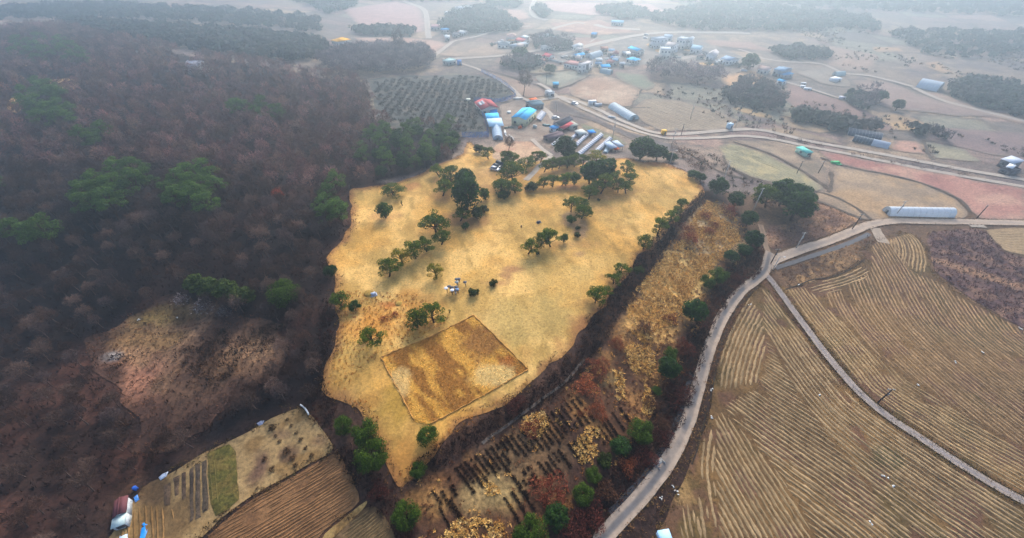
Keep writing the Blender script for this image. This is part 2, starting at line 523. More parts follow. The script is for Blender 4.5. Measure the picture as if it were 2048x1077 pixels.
# ---- the dry lawn on the knoll
LAWN_PX = [(930,286),(945,284),(955,300),(985,300),(1000,312),(1030,318),(1085,318),(1110,330),(1200,325),(1235,318),(1262,318),(1285,326),(1320,326),(1345,330),(1375,345),
  (1395,358),(1408,375),(1400,398),(1375,420),(1345,450),(1315,482),(1290,508),(1260,548),(1225,590),(1190,625),(1172,655),(1140,690),(1105,725),(1060,762),
  (1000,805),(930,845),(880,875),(860,915),(835,945),(815,975),(790,965),(775,935),(765,900),(720,830),(680,800),(655,790),(648,765),(655,720),(668,700),
  (672,660),(670,620),(672,580),(668,545),(655,515),(662,495),(695,470),(712,445),(705,420),(695,395),(700,380),(745,372),(790,365),(835,352),(870,330),(905,318),(925,308)]
def lawn_col(x, y):
    return np.clip(lawn_col0(x, y) * np.array([1.16, 1.08, .96]), 0, .85)
def lawn_col0(x, y):
    n1 = fbm(x, y, 26, 31); n2 = fbm(x, y, 9, 32); n3 = fbm(x, y, 3.2, 33)
    C = np.tile(A(220, 176, 104), (len(x), 1))
    C = mixc(C, A(236, 196, 126), sst(.42, .62, n1))
    C = mixc(C, A(184, 150, 84), sst(.47, .66, n2) * .55)
    C = mixc(C, A(226, 172, 92), sst(.52, .7, fbm(x, y, 14, 36)) * .55)
    C = mixc(C, A(164, 126, 70), sst(.54, .72, n3) * .45)
    streak = fbm(x * .94 + y * .34, (-x * .34 + y * .94) * .28, 3.0, 38)
    C = mixc(C, A(158, 130, 72), sst(.52, .68, streak) * .55)
    G_ = A(192, 166, 106); O_ = A(208, 144, 72); RD = A(158, 112, 84)
    for (a, b, w, h, col, am) in [
        (1130,570,70,60,G_,.6),(1080,640,90,60,G_,.75),(1010,650,60,40,G_,.55),(1200,520,60,35,G_,.35),(730,400,40,18,A(200,172,106),.7),(1290,380,50,25,G_,.3),
        (800,520,70,40,G_,.3),(720,700,60,30,A(196,170,104),.6),(800,790,40,60,A(168,136,62),.8),(760,470,40,18,A(206,160,84),.7),(840,495,20,10,A(206,160,84),.7),
        (760,630,50,22,O_,.7),(730,655,60,30,O_,.55),(830,600,50,22,O_,.55),(800,640,90,40,A(204,148,74),.6),(780,610,26,9,A(192,96,44),.8),
        (1022,540,20,10,RD,1.0),(1008,552,22,9,RD,.9),(992,566,26,8,RD,.8),(1157,509,16,7,A(168,132,98),.9),(1152,450,24,34,A(160,130,104),.95),
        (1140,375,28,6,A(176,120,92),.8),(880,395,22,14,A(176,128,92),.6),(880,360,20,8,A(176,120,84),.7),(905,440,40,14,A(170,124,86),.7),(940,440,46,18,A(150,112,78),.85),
        (1200,415,30,12,A(226,176,110),.7),(820,375,24,8,A(176,116,82),.7),(770,436,34,12,A(186,136,96),.6),(868,462,38,10,A(176,132,86),.6),(1120,690,26,22,A(184,132,86),.8),  # includes painted shade at the foot of the broad pine
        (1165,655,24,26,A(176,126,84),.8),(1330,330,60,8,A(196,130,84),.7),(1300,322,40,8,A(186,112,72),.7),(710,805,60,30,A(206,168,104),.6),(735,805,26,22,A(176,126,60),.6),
        (820,940,60,60,A(196,140,76),.9),(860,900,40,26,A(206,150,80),.8),(960,835,120,16,A(214,160,84),.7),(730,690,26,14,A(158,124,84),.8),(1205,395,30,8,A(176,136,96),.7),
        (1060,345,90,14,A(196,150,104),.6),(1180,345,70,16,A(190,142,100),.6),(1010,380,40,14,A(186,142,92),.5),(850,660,80,8,A(170,140,84),.6),(870,600,70,8,A(160,130,78),.6)]:
        C = mixc(C, col, pblob(x, y, a, b, w, h, amp=.8, s=5.0) * am * .78)
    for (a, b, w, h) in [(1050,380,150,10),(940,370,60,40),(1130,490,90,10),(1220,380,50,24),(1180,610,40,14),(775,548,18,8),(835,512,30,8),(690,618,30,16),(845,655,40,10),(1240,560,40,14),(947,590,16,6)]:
        C = mixc(C, A(168, 128, 84), pblob(x, y, a, b, w, h, amp=.5, s=4.0) * .45)  # shade at the feet of trees and shrubs, painted into the lawn colour
    edge = LAWN_EDGE(x, y)
    C = mixc(C, A(150, 104, 70), (1 - sst(0, 3.2, edge + (fbm(x, y, 4, 41) - .5) * 4)) * .75)
    return C
_lp = smooth_poly(W(LAWN_PX), 1.2, 2.4, 4, 6.0)
def LAWN_EDGE(x, y): return nearest(_lp[::2], np.asarray(x), np.asarray(y))[2]
sheet('lawn', _lp, .75, .12, lawn_col, M_LAWN, px=False)

# ---- parking clearing pink plot north of the lawn
sheet('bare_plot', [(985,300),(1000,285),(1040,282),(1062,284),(1085,303),(1098,312),(1085,322),(1060,326),(1020,324),(985,318)], 1.2, .18,
      mottle(A(206, 168, 134), A(190, 146, 118), A(214, 180, 146), 8, 50), M_FIELD, jit=.8)
# ---- terrace ground
TERR_PX = [(1412,395),(1440,402),(1475,425),(1490,455),(1505,500),(1480,535),(1440,570),(1410,620),(1390,680),(1365,750),(1330,810),(1290,870),(1240,930),(1180,990),(1120,1050),(1090,1090),
   (820,1090),(800,1040),(800,985),(850,950),(930,905),(1010,865),(1090,810),(1150,755),(1200,690),(1250,610),(1300,540),(1350,470),(1385,420)]
def terr_col(x, y):
    n1 = fbm(x, y, 14, 61); n2 = fbm(x, y, 5, 62)
    C = np.tile(A(96, 66, 46), (len(x), 1))
    C = mixc(C, A(150, 108, 66), sst(.48, .64, n2))
    C = mixc(C, A(70, 48, 38), sst(.52, .66, n1))
    for (a, b, w, h, col, am) in [(1420,450,70,60,A(206,172,124),.95),(1350,560,80,70,A(232,188,118),.98),(1290,640,60,50,A(222,172,104),.9),(1000,970,60,60,A(150,126,84),.9),
         (940,990,40,40,A(160,132,88),.8),(1215,760,20,26,A(120,100,66),.7),(880,1000,40,40,A(170,128,80),.8),(1040,915,130,60,A(122,94,66),.8),(870,960,60,24,A(140,96,60),.7)]:
        C = mixc(C, col, pblob(x, y, a, b, w, h, amp=.6, s=6.0) * am)
    return C
sheet('terrace', TERR_PX, .9, .14, terr_col, M_GROUND, jit=1.8, seed=7, fade=(A(76, 54, 44), 2.5, .9))
# ---- clearing in the wood
def clear_col(x, y):
    n1 = fbm(x, y, 13, 71); n2 = fbm(x, y, 4.5, 72)
    C = np.tile(A(140, 106, 80), (len(x), 1))
    C = mixc(C, A(194, 148, 108), sst(.48, .62, n2) * .9)
    C = mixc(C, A(84, 60, 48), sst(.5, .64, n1) * .8)
    for (a, b, w, h, col, am) in [(330,630,60,26,A(168,136,80),.9),(280,680,90,26,A(164,126,82),.8),(250,780,60,60,A(168,116,92),.8),(240,740,50,30,A(180,128,100),.8),(225,715,22,12,A(168,158,150),.95),(440,740,80,30,A(110,80,56),.6),(290,830,30,50,A(160,108,84),.6)]:
        C = mixc(C, col, pblob(x, y, a, b, w, h, amp=.7, s=6.0) * am)
    return C
sheet('clearing', CLEAR, .9, .14, clear_col, M_GROUND, jit=4.0, seed=9, px=False, fade=(A(74, 52, 43), 9.0, .95))
# sandy spots on the hill
for k, pl in enumerate([[(8,225),(20,200),(55,175),(95,160),(140,158),(160,168),(150,182),(110,178),(70,188),(45,210),(40,228)], [(25,128),(60,126),(60,134),(30,138)]]):
    sheet('sandy_patch', pl, 1.5, .2, mottle(A(214, 172, 116), A(190, 146, 96), s=5, seed=80 + k), M_FIELD, jit=1.5, seed=k)
sheet('sandy_patch', [(20,655),(60,640),(112,615),(108,640),(60,660),(35,672)], 1.2, .2, mottle(A(112, 86, 68), A(92, 70, 56), s=4, seed=85), M_FIELD, jit=2.0, fade=(A(56, 38, 32), 3.0, .9))

# ---- garden and ploughed plots at lower left
GARDEN_PX = [(600,815),(622,830),(655,878),(668,900),(600,940),(540,972),(480,1010),(425,1050),(395,1090),(200,1090),(225,1065),(262,1010),(285,972),(340,945),(420,905),(490,870),(545,838)]
def gard_col(x, y):
    C = np.tile(A(178, 146, 100), (len(x), 1))
    C = mixc(C, A(150, 118, 76), sst(.46, .62, fbm(x, y, 4, 91)))
    for (a, b, w, h, col, am) in [(520,935,24,40,A(104,76,62),.9),(575,910,22,18,A(110,80,64),.7),(340,1030,60,50,A(120,94,62),.85),(300,985,40,30,A(116,90,64),.8),(560,870,22,10,A(120,92,70),.6),(640,880,20,16,A(130,100,76),.6)]:
        C = mixc(C, col, pblob(x, y, a, b, w, h, amp=.6, s=4.0) * am)
    return C
garden, _ = sheet('garden_plot', GARDEN_PX, .6, .14, gard_col, M_FIELD, jit=.6)
PLOUGH_PX = [(672,902),(700,948),(716,985),(725,1005),(690,1028),(650,1060),(625,1090),(402,1090),(430,1056),(490,1012),(560,968),(620,935)]
plough, _ = sheet('ploughed_field', PLOUGH_PX, .8, .14, mottle(A(128, 92, 62), A(108, 76, 52), A(150, 110, 74), 9, 95), M_FIELD, jit=.6)
PLOUGH2_PX = [(740,1008),(760,1022),(785,1060),(795,1090),(655,1090),(700,1045)]
plough2, _ = sheet('ploughed_field', PLOUGH2_PX, .8, .14, mottle(A(120, 96, 66), A(100, 78, 54), A(140, 110, 76), 7, 96), M_FIELD, jit=.6)
sheet('grass_verge', [(735,995),(722,1012),(690,1035),(650,1068),(632,1090),(652,1090),(695,1050),(738,1010)], .8, .17, mottle(A(196, 160, 102), A(150, 116, 72), s=3, seed=97), M_FIELD, jit=.6)

# ---- stubble fields at right
FIELD_A = [(1524,568),(1545,590),(1600,660),(1640,712),(1680,760),(1720,803),(1775,845),(1840,888),(1900,928),(1980,978),(2060,1025),(2060,1092),(1300,1092),(1330,1040),(1352,985),(1392,905),
           (1415,850),(1424,780),(1440,715),(1465,655),(1500,592)]
FIELD_B = [(1548,566),(1575,580),(1640,562),(1700,540),(1728,518),(1722,500),(1750,480),(1800,464),(1830,466),(1852,500),(1862,545),(1920,588),(2000,638),(2060,668),(2060,1004),(1980,956),(1900,907),(1835,864),(1775,824),(1725,784),
           (1690,742),(1650,692),(1610,642),(1570,592)]
def stub_col(seed):
    def f(x, y):
        C = np.tile(A(110, 84, 55), (len(x), 1))
        C = mixc(C, A(128, 98, 62), sst(.45, .6, fbm(x, y, 16, seed)))
        C = mixc(C, A(102, 84, 52), sst(.54, .68, fbm(x, y, 9, seed + 2)) * .8)
        C = mixc(C, A(110, 78, 62), sst(.56, .66, fbm(x, y, 5, seed + 4)) * .7)
        return C
    return f
fieldA, PA = sheet('stubble_field', FIELD_A, 1.0, .14, lambda x, y: mixc(mixc(stub_col(101)(x, y), A(92, 84, 52), pblob(x, y, 1775, 915, 40, 26, amp=.8) * .9), A(176,140,92), pblob(x, y, 1362, 985, 26, 40, amp=.6) * .8), M_FIELD, jit=.5)
fieldB, PB = sheet('stubble_field', FIELD_B, 1.2, .14, stub_col(111), M_FIELD, jit=.6)
sheet('scrub_ground', [(1856,466),(1950,458),(1968,462),(2010,506),(2060,520),(2060,662),(2000,632),(1920,582),(1868,542),(1857,500)], 1.2, .13,
      lambda x, y: mixc(mottle(A(120, 92, 84), A(92, 68, 68), A(150, 116, 96), 7, 121)(x, y), A(180, 140, 108), pblob(x, y, 1945, 545, 16, 90, 52, amp=.4) * .9), M_GROUND, jit=1)
stripe, _ = sheet('stubble_field', [(1968,460),(2060,456),(2060,512),(2010,503)], 1.2, .16, mottle(A(176, 148, 112), A(150, 126, 96), s=6, seed=131), M_FIELD, jit=.5)
# scrub bank between road and the small stubble field
sheet('scrub_ground', [(1560,545),(1620,520),(1700,488),(1738,470),(1745,482),(1722,500),(1728,518),(1698,538),(1640,558),(1580,576)], 1.0, .12,
      mottle(A(134, 104, 76), A(104, 80, 62), A(168, 132, 92), 6, 135), M_GROUND, jit=.8)
sheet('scrub_ground', [(1545,500),(1600,488),(1650,474),(1690,458),(1720,440),(1660,412),(1610,395),(1600,440),(1560,450),(1535,452),(1530,478)], 1.2, .12,
      mottle(A(152, 116, 92), A(122, 92, 76), A(180, 140, 106), 8, 137), M_GROUND, jit=1)

# ---- fields beyond
FARF = [
 ('green_field', [(1225,143),(1290,151),(1312,172),(1292,184),(1240,162)], A(136,138,114), A(148,142,118), None, 9),
 ('green_field', [(1165,246),(1230,272),(1264,291),(1240,291),(1162,256)], A(132,134,104), A(146,138,110), None, 6),
 ('red_soil_field', [(1634,301),(1700,314),(1850,342),(2060,381),(2060,441),(1962,441),(1937,421),(1926,404),(1890,385),(1840,366),(1780,350),(1700,335),(1660,322)], A(198,146,126), A(176,124,110), A(204,158,134), 30),
 ('pasture_field', [(1662,331),(1700,338),(1780,353),(1840,368),(1890,388),(1925,408),(1936,425),(1930,440),(1790,438),(1735,444),(1690,430),(1640,402),(1605,388),(1640,388),(1664,384),(1668,352)], A(186,158,126), A(188,154,116), A(164,140,114), 18),
 ('striped_field', [(1432,290),(1468,287),(1540,312),(1600,343),(1655,384),(1630,383),(1560,371),(1500,355),(1455,331),(1446,312)], A(150,142,112), A(168,158,124), A(190,172,128), 8),
 ('fallow_field', [(1466,280),(1540,285),(1608,299),(1636,316),(1655,345),(1660,375),(1600,337),(1540,307)], A(166,142,118), A(140,124,104), A(184,160,132), 12),
 ('dark_ploughed_field', [(1098,203),(1112,200),(1150,218),(1200,241),(1262,266),(1310,279),(1342,288),(1362,304),(1345,306),(1290,290),(1240,268),(1180,240),(1130,228),(1100,220)], A(106,96,92), A(96,86,82), A(116,106,100), 12),
 ('brown_field', [(925,131),(1010,154),(1075,177),(1100,190),(1070,198),(1046,195),(1012,167),(965,142)], A(176,146,124), A(160,130,112), None, 14),
 ('peach_field', [(1132,181),(1180,152),(1222,154),(1280,181),(1264,214),(1246,216),(1160,198)], A(198,166,138), A(184,148,122), A(206,178,150), 16),
 ('furrowed_field', [(1264,217),(1292,197),(1360,202),(1440,226),(1498,250),(1480,257),(1430,261),(1330,264),(1284,246)], A(172,152,128), A(160,140,118), None, 16),
 ('grey_field', [(1066,153),(1132,142),(1180,149),(1150,166),(1115,179),(1082,166)], A(158,154,134), A(144,140,122), A(172,164,140), 10),
 ('tan_field', [(1042,140),(1100,130),(1122,141),(1066,150)], A(170,152,124), A(158,142,118), None, 10),
 ('tan_field', [(872,110),(925,84),(1000,88),(1048,98),(1040,105),(990,111),(920,116)], A(176,150,128), A(160,140,122), A(184,158,134), 20),
 ('peach_field', [(702,76),(800,74),(870,81),(898,88),(866,111),(800,97),(730,86)], A(206,168,146), A(198,156,134), None, 25),
 ('pink_field', [(684,20),(790,3),(838,14),(850,40),(850,64),(830,67),(720,54)], A(200,162,150), A(192,154,142), None, 30),
 ('peach_field', [(950,14),(1050,20),(1062,38),(1020,45),(970,26)], A(208,168,146), A(198,158,138), None, 25),
 ('pink_field', [(1085,4),(1300,8),(1345,28),(1180,32),(1100,22)], A(206,166,152), A(196,154,142), None, 30),
 ('brown_field', [(1098,46),(1200,40),(1285,66),(1190,72),(1110,62)], A(186,146,124), A(176,132,114), A(206,166,136), 20),
 ('brown_field', [(1130,75),(1185,76),(1230,84),(1190,95),(1150,92)], A(180,140,120), A(166,130,114), None, 20),
 ('mauve_field', [(1576,168),(1690,203),(1762,238),(1802,262),(1700,262),(1606,226),(1566,198)], A(160,128,116), A(146,118,108), None, 25),
 ('mauve_field', [(1700,160),(1780,166),(1830,188),(1990,235),(1900,232),(1760,214)], A(164,138,124), A(150,126,116), None, 30),
 ('sandy_field', [(1440,151),(1498,141),(1530,150),(1520,170),(1470,178),(1442,168)], A(220,176,132), A(200,160,122), None, 12),
 ('sandy_field', [(1457,217),(1476,213),(1530,227),(1553,235),(1545,239),(1500,231)], A(216,180,132), A(196,160,120), None, 8),
 ('dark_ploughed_field', [(1470,226),(1500,232),(1550,241),(1554,249),(1480,241)], A(122,108,104), A(112,98,96), None, 8),
 ('sandy_field', [(1742,242),(1790,226),(1860,250),(1848,262),(1792,262)], A(206,170,124), A(180,150,116), None, 12),
 ('pink_field', [(1785,281),(1838,285),(1852,310),(1783,302)], A(206,160,136), A(190,146,124), None, 10),
 ('grey_field', [(1848,284),(1930,299),(1965,326),(1870,318)], A(158,150,126), A(172,160,130), None, 14),
 ('mauve_field', [(1862,254),(2060,268),(2060,312),(1992,313),(1930,297),(1850,280)], A(150,124,116), A(138,116,110), None, 20),
 ('sandy_field', [(1740,94),(1800,96),(1806,104),(1750,106)], A(220,180,130), A(200,160,120), None, 12),
 ('sandy_field', [(1844,126),(1872,122),(1905,142),(1898,150),(1860,140)], A(220,180,130), A(200,160,120), None, 12),
 ('tan_field', [(1560,232),(1620,238),(1680,262),(1640,268),(1570,252)], A(190,160,126), A(164,142,118), None, 14),
 ('tan_field', [(1490,262),(1560,256),(1660,276),(1680,290),(1600,276),(1540,264)], A(176,150,120), A(160,138,114), None, 14),
 ('brown_field', [(1840,184),(1900,212),(1985,234),(2060,252),(2060,242),(1960,216),(1880,186)], A(172,146,126), A(160,136,120), None, 25),
 ('tan_field', [(1400,80),(1500,84),(1560,108),(1480,98),(1420,92)], A(176,142,124), A(166,132,116), None, 25),
 ('tan_field', [(1560,100),(1660,92),(1760,112),(1740,146),(1690,144),(1640,124)], A(184,150,128), A(166,140,122), None, 30),
 ('grey_field', [(1590,146),(1650,134),(1690,152),(1700,176),(1640,168)], A(150,138,126), A(160,146,130), None, 16),
]
FARO = {}
for k, (nm, pl, c0, c1, c2, s) in enumerate(FARF):
    far = np.mean([p[1] for p in pl]) < 200
    FARO[nm], _ = sheet(nm, pl, 3.0 if far else 1.8, .30 if far else .2, mottle(c0, c1, c2, s, 200 + 7 * k), M_FIELD, jit=2.6 if far else 1.6, seed=k, fade=(A(146, 128, 112), 5.0 if far else 2.5, .75))

# the orchard floor and the farm yard
sheet('orchard_ground', [(735,160),(800,152),(900,150),(960,152),(1005,165),(1028,192),(1000,203),(950,206),(965,235),(975,272),(925,274),(800,262),(752,240),(748,190)], 2.0, .2,
      mottle(A(100, 100, 92), A(84, 86, 80), A(122, 112, 98), 10, 301), M_FIELD, jit=1.0)
sheet('farm_yard', [(1000,212),(1040,198),(1075,205),(1100,226),(1110,240),(1100,262),(1095,282),(1060,284),(1012,284),(1008,262),(1003,240)], 1.2, .2,
      mottle(A(166, 146, 128), A(150, 128, 110), A(176, 158, 140), 8, 303), M_FIELD, jit=.8)
sheet('village_ground', [(1070,100),(1180,88),(1300,72),(1400,80),(1480,112),(1520,135),(1400,128),(1300,128),(1230,140),(1130,128)], 4, .2,
      mottle(A(150, 138, 126), A(130, 122, 116), A(170, 154, 138), 14, 307), M_FIELD, jit=2)
for k, pl in enumerate([[(1290,90),(1306,86),(1312,94),(1300,97)], [(1308,101),(1322,98),(1326,106),(1312,106)], [(1364,99),(1378,98),(1382,105),(1370,105)], [(1375,130),(1400,126),(1432,128),(1420,136),(1390,136)]]):
    sheet('sandy_patch', pl, 2, .34, A(226, 180, 118), M_FIELD, jit=1.0, seed=k)

# ---- roads
def ribbon(name, pts, width, off=.22, c_edge=A(196, 176, 152), c_mid=A(150, 140, 130), step=1.5, mat=None, edge=.25, seed=3, sections=9, px=True, kind='structure', parent=None):
    P = W(pts) if px else np.asarray(pts)[:, :2]
    P = resample(catmull(P, 10), step)
    T = np.gradient(P, axis=0); T /= np.linalg.norm(T, axis=1)[:, None] + 1e-9
    Nn = np.stack([-T[:, 1], T[:, 0]], 1)
    u = np.linspace(-1, 1, sections)
    wl_ = width / 2 + (fbm(P[:, 0], P[:, 1], 5, seed) - .5) * 2 * edge
    wr_ = width / 2 + (fbm(P[:, 0], P[:, 1], 5, seed + 9) - .5) * 2 * edge
    rows = []; cols = []
    zc = hgt(P[:, 0], P[:, 1])
    for k in u:
        w_ = np.where(k < 0, wl_, wr_)
        Q = P + Nn * (k * w_)[:, None]
        z = np.maximum(hgt(Q[:, 0], Q[:, 1]), zc - .3) + off
        rows.append(np.stack([Q[:, 0], Q[:, 1], z], 1))
        m = (1 - sst(.15, .6, abs(k))) * (.45 + .55 * sst(.3, .55, fbm(P[:, 0], P[:, 1], 6, seed + 4)))
        cols.append(mixc(np.tile(c_edge, (len(P), 1)), c_mid, np.ones(len(P)) * m))
    n = len(P)
    Vv = np.stack(rows, 1).reshape(-1, 3); Cc = np.stack(cols, 1).reshape(-1, 3)
    i = np.arange(n - 1)[:, None] * sections; k = np.arange(sections - 1)[None]
    Ff = np.stack([i + k + 1, i + k, i + sections + k, i + sections + k + 1], -1).reshape(-1, 4)
    b = MB(); b.add(Vv, Ff, Cc)
    o = put(name, b, mat or M_ROAD, parent, smooth=True)
    if kind: tag(o, kind=kind)
    return o
ROAD_MAIN = [(1192,1092),(1240,1040),(1292,983),(1335,925),(1366,868),(1387,808),(1404,745),(1421,690),(1446,632),(1480,585),(1512,560),(1530,540),(1536,518),(1540,506)]
ribbon('road', ROAD_MAIN, 3.3, .26, A(192, 170, 148), A(118, 114, 112))
ribbon('road', [(1536,536),(1550,520),(1600,501),(1650,485),(1700,466),(1740,450),(1790,443),(1850,444),(1950,445),(2070,447)], 3.6, .24, A(206, 182, 158), A(184, 164, 146))
ribbon('path', [(1538,512),(1531,492),(1526,470),(1520,450)], 2.0, .2, A(170, 142, 116), A(150, 124, 100))
ribbon('farm_track', [(1528,545),(1545,566),(1566,594),(1604,646),(1644,700),(1685,750),(1724,792),(1774,833),(1836,874),(1902,918),(1980,967),(2070,1016)], 2.1, .24, A(172, 156, 142), A(150, 140, 136), edge=.12)
ribbon('path', [(1748,456),(1757,472),(1766,487)], 4.0, .22, A(190, 170, 148), A(180, 160, 140), edge=.5)
ribbon('path', [(1945,446),(1958,456)], 6.0, .22, A(196, 180, 160), A(190, 174, 156), edge=.4)
FARR = [
 ('road', [(1108,191),(1140,206),(1200,233),(1262,259),(1302,271),(1335,277.5),(1370,278),(1420,276.5),(1445,275.5),(1475,273),(1520,275.5),(1560,282),(1610,293),(1680,306),(1750,320),(1850,340),(1950,358),(2070,379)], 3.0),
 ('road', [(1120,194),(1180,213),(1240,241),(1290,261),(1325,268.5),(1370,268.5),(1430,263.5),(1490,259.5),(1530,262.5),(1560,269),(1620,284),(1700,298),(1760,309),(1840,324),(1930,341),(2070,364)], 3.4),
 ('path', [(1116,195),(1098,198),(1082,201),(1076,208),(1098,226),(1106,240)], 3.2),
 ('path', [(1112,193),(1094,177),(1077,168)], 3.0),
 ('path', [(1072,206),(1045,198),(1034,188),(1018,174),(990,156),(958,140),(922,128),(898,121)], 3.0),
 ('road', [(886,119),(935,117),(990,113.5),(1026,109),(1060,104),(1100,98),(1140,96)], 5.5),
 ('road', [(868,113),(886,99),(905,85),(920,80.5),(953,74),(985,64),(1010,58),(1060,53)], 4.0),
 ('road', [(858,78),(856,66),(852,28),(842,16),(826,10),(806,2)], 6.0),
 ('road', [(1070,0),(1064,14),(1064,26),(1073,36),(1094,41)], 6.0),
 ('road', [(1120,110),(1178,92),(1230,80),(1280,71),(1330,66),(1420,66),(1500,68)], 7.0),
 ('path', [(1096,62),(1120,54),(1150,47),(1170,48)], 5.0), ('path', [(1190,50),(1212,56),(1240,58),(1280,60)], 7.0),
 ('path', [(1477,100),(1501,107),(1518,116),(1566,124),(1633,128),(1652,132),(1683,146),(1705,150),(1738,153),(1783,163),(1827,175)], 3.4),
 ('path', [(1568,164),(1592,171),(1630,182),(1690,201)], 2.6),
 ('path', [(1828,176),(1880,200),(1960,222),(2070,248)], 4.0),
 ('path', [(1330,116),(1360,118),(1390,114),(1440,126)], 6.0),
 ('path', [(1064,279),(1076,291),(1092,305),(1104,312)], 2.2),
 ('path', [(1104,313),(1090,324),(1076,336),(1068,346),(1052,362)], 2.6),
 ('path', [(1180,85),(1194,76)], 2.0),
]
for k, (nm, pl, w) in enumerate(FARR):
    ribbon(nm, pl, w, .36 if np.mean([p[1] for p in pl]) < 200 else .28, A(200, 184, 166), A(188, 174, 158), step=3.0, seed=30 + k, edge=.3, sections=5)
for k, pl in enumerate([[(1640,316),(1700,336),(1780,351),(1840,367),(1890,386),(1926,405),(1940,424)],[(1466,284),(1540,309),(1600,340),(1660,382)],[(1446,312),(1456,332),(1500,357),(1560,373),(1640,386),(1700,410),(1740,440)],
   [(1560,232),(1600,242),(1700,266),(1770,272)],[(918,127),(1010,151),(1077,173),(1104,188)],[(1300,216),(1264,217),(1246,218),(1160,200)],[(1284,180),(1268,200),(1262,217)],[(1060,152),(1100,146),(1132,141)],[(1112,180),(1150,167),(1182,150)],
   [(1600,392),(1660,412),(1724,440)],[(1340,288),(1380,310),(1440,345),(1500,360)],[(1660,345),(1662,376),(1655,386)],[(1846,282),(1858,312),(1866,320)],[(1600,226),(1660,248),(1700,264)],[(925,131),(960,139),(1012,166)]]):
    ribbon('field_bank', pl, 1.5, .3, A(112, 96, 82), A(98, 86, 74), step=2.5, seed=90 + k, edge=.7, sections=3, mat=M_GROUND)
# culvert ditch, drains and wet edges, one with wall shadow painted in
ribbon('ditch', [(1222,1030),(1262,990),(1300,945),(1330,900),(1352,855),(1370,806),(1386,750)], 2.0, .18, A(64, 60, 60), A(52, 52, 56), step=1.2, seed=61, mat=mat_attr('wet_shadow_concrete', .35, .25, 2.0, .2, 14.0, spec=.5))
ribbon('ditch', [(1550,537),(1600,521),(1650,504),(1700,487),(1738,468)], 1.7, .17, A(66, 58, 54), A(54, 48, 46), step=1.2, seed=62, mat=MATS['wet_shadow_concrete'])  # dark tone is the ditch wall's shadow, painted into the strip
ribbon('drain', [(1521,572),(1496,592),(1470,622),(1450,665),(1436,710),(1428,760),(1420,800)], .35, .2, A(70, 58, 48), A(60, 50, 42), step=1.0, seed=63, edge=.05, sections=3)
ribbon('drain', [(1416,812),(1404,860),(1394,900),(1383,930)], .3, .2, A(60, 52, 46), A(50, 44, 40), step=1.0, seed=64, edge=.05, sections=3)
ribbon('drain', [(1571,580),(1600,570),(1625,560),(1660,556),(1700,540),(1728,520)], .4, .2, A(70, 60, 48), A(60, 50, 42), step=1.0, seed=65, edge=.05, sections=3)
ribbon('drain', [(965,888),(985,872),(1001,862),(1030,840),(1080,802),(1130,765),(1168,720)], .7, .24, A(126, 106, 88), A(110, 104, 98), step=1.0, seed=66, edge=.15, sections=3)

# ================================================================== VEGETATION BUILDERS
def unit(v): return v / (np.linalg.norm(v, axis=-1, keepdims=True) + 1e-9)
def leaf_quads(mb, P, Nrm, size, cols, rng, aspect=.6, tri=False):
    """leaf-sized faces at P facing roughly Nrm"""
    n = len(P)
    Nrm = unit(Nrm + rng.normal(0, .45, (n, 3)))
    t = unit(np.cross(Nrm, rng.normal(0, 1, (n, 3))))
    b = np.cross(Nrm, t)
    s = (size * rng.uniform(.65, 1.35, n))[:, None]
    if tri:
        Vv = np.stack([P - t * s * .5 * aspect, P + t * s * .5 * aspect, P + b * s], 1)
        F = np.arange(n * 3).reshape(-1, 3); k = 3
    else:
        Vv = np.stack([P - b * s * .55, P + t * s * .5 * aspect, P + b * s * .55, P - t * s * .5 * aspect], 1)
        F = np.arange(n * 4).reshape(-1, 4); k = 4
    mb.add(Vv.reshape(-1, 3), F, np.repeat(cols, k, 0))
def colvar(c, n, rng, amt=.3, alt=None, altf=.2):
    C = np.tile(np.asarray(c), (n, 1)) * rng.uniform(1 - amt, 1 + amt, (n, 1))
    if alt is not None:
        m = rng.random(n) < altf
        C[m] = np.asarray(alt) * rng.uniform(1 - amt, 1 + amt, (m.sum(), 1))
    return C
def clump(mb, c, r, n, size, col, rng, alt=None, altf=.2, flat=1.0, upbias=.25, aspect=.6):
    d = unit(rng.normal(0, 1, (n, 3)) + np.array([0, 0, upbias]))
    rad = rng.uniform(.55, 1.05, (n, 1)) ** .6
    P = np.asarray(c) + d * rad * np.asarray(r) * np.array([1, 1, flat])
    tint = rng.uniform(.82, 1.18)
    leaf_quads(mb, P, d, size, colvar(np.asarray(col) * tint, n, rng, .28, alt, altf), rng, aspect)

PINE_G = A(112, 128, 38); PINE_D = A(84, 108, 36); PINE_Y = A(162, 148, 44)
EVER_G = A(84, 114, 36); EVER_D = A(64, 96, 36); BARK_C = A(82, 58, 44); TWIG_C = A(100, 80, 70)

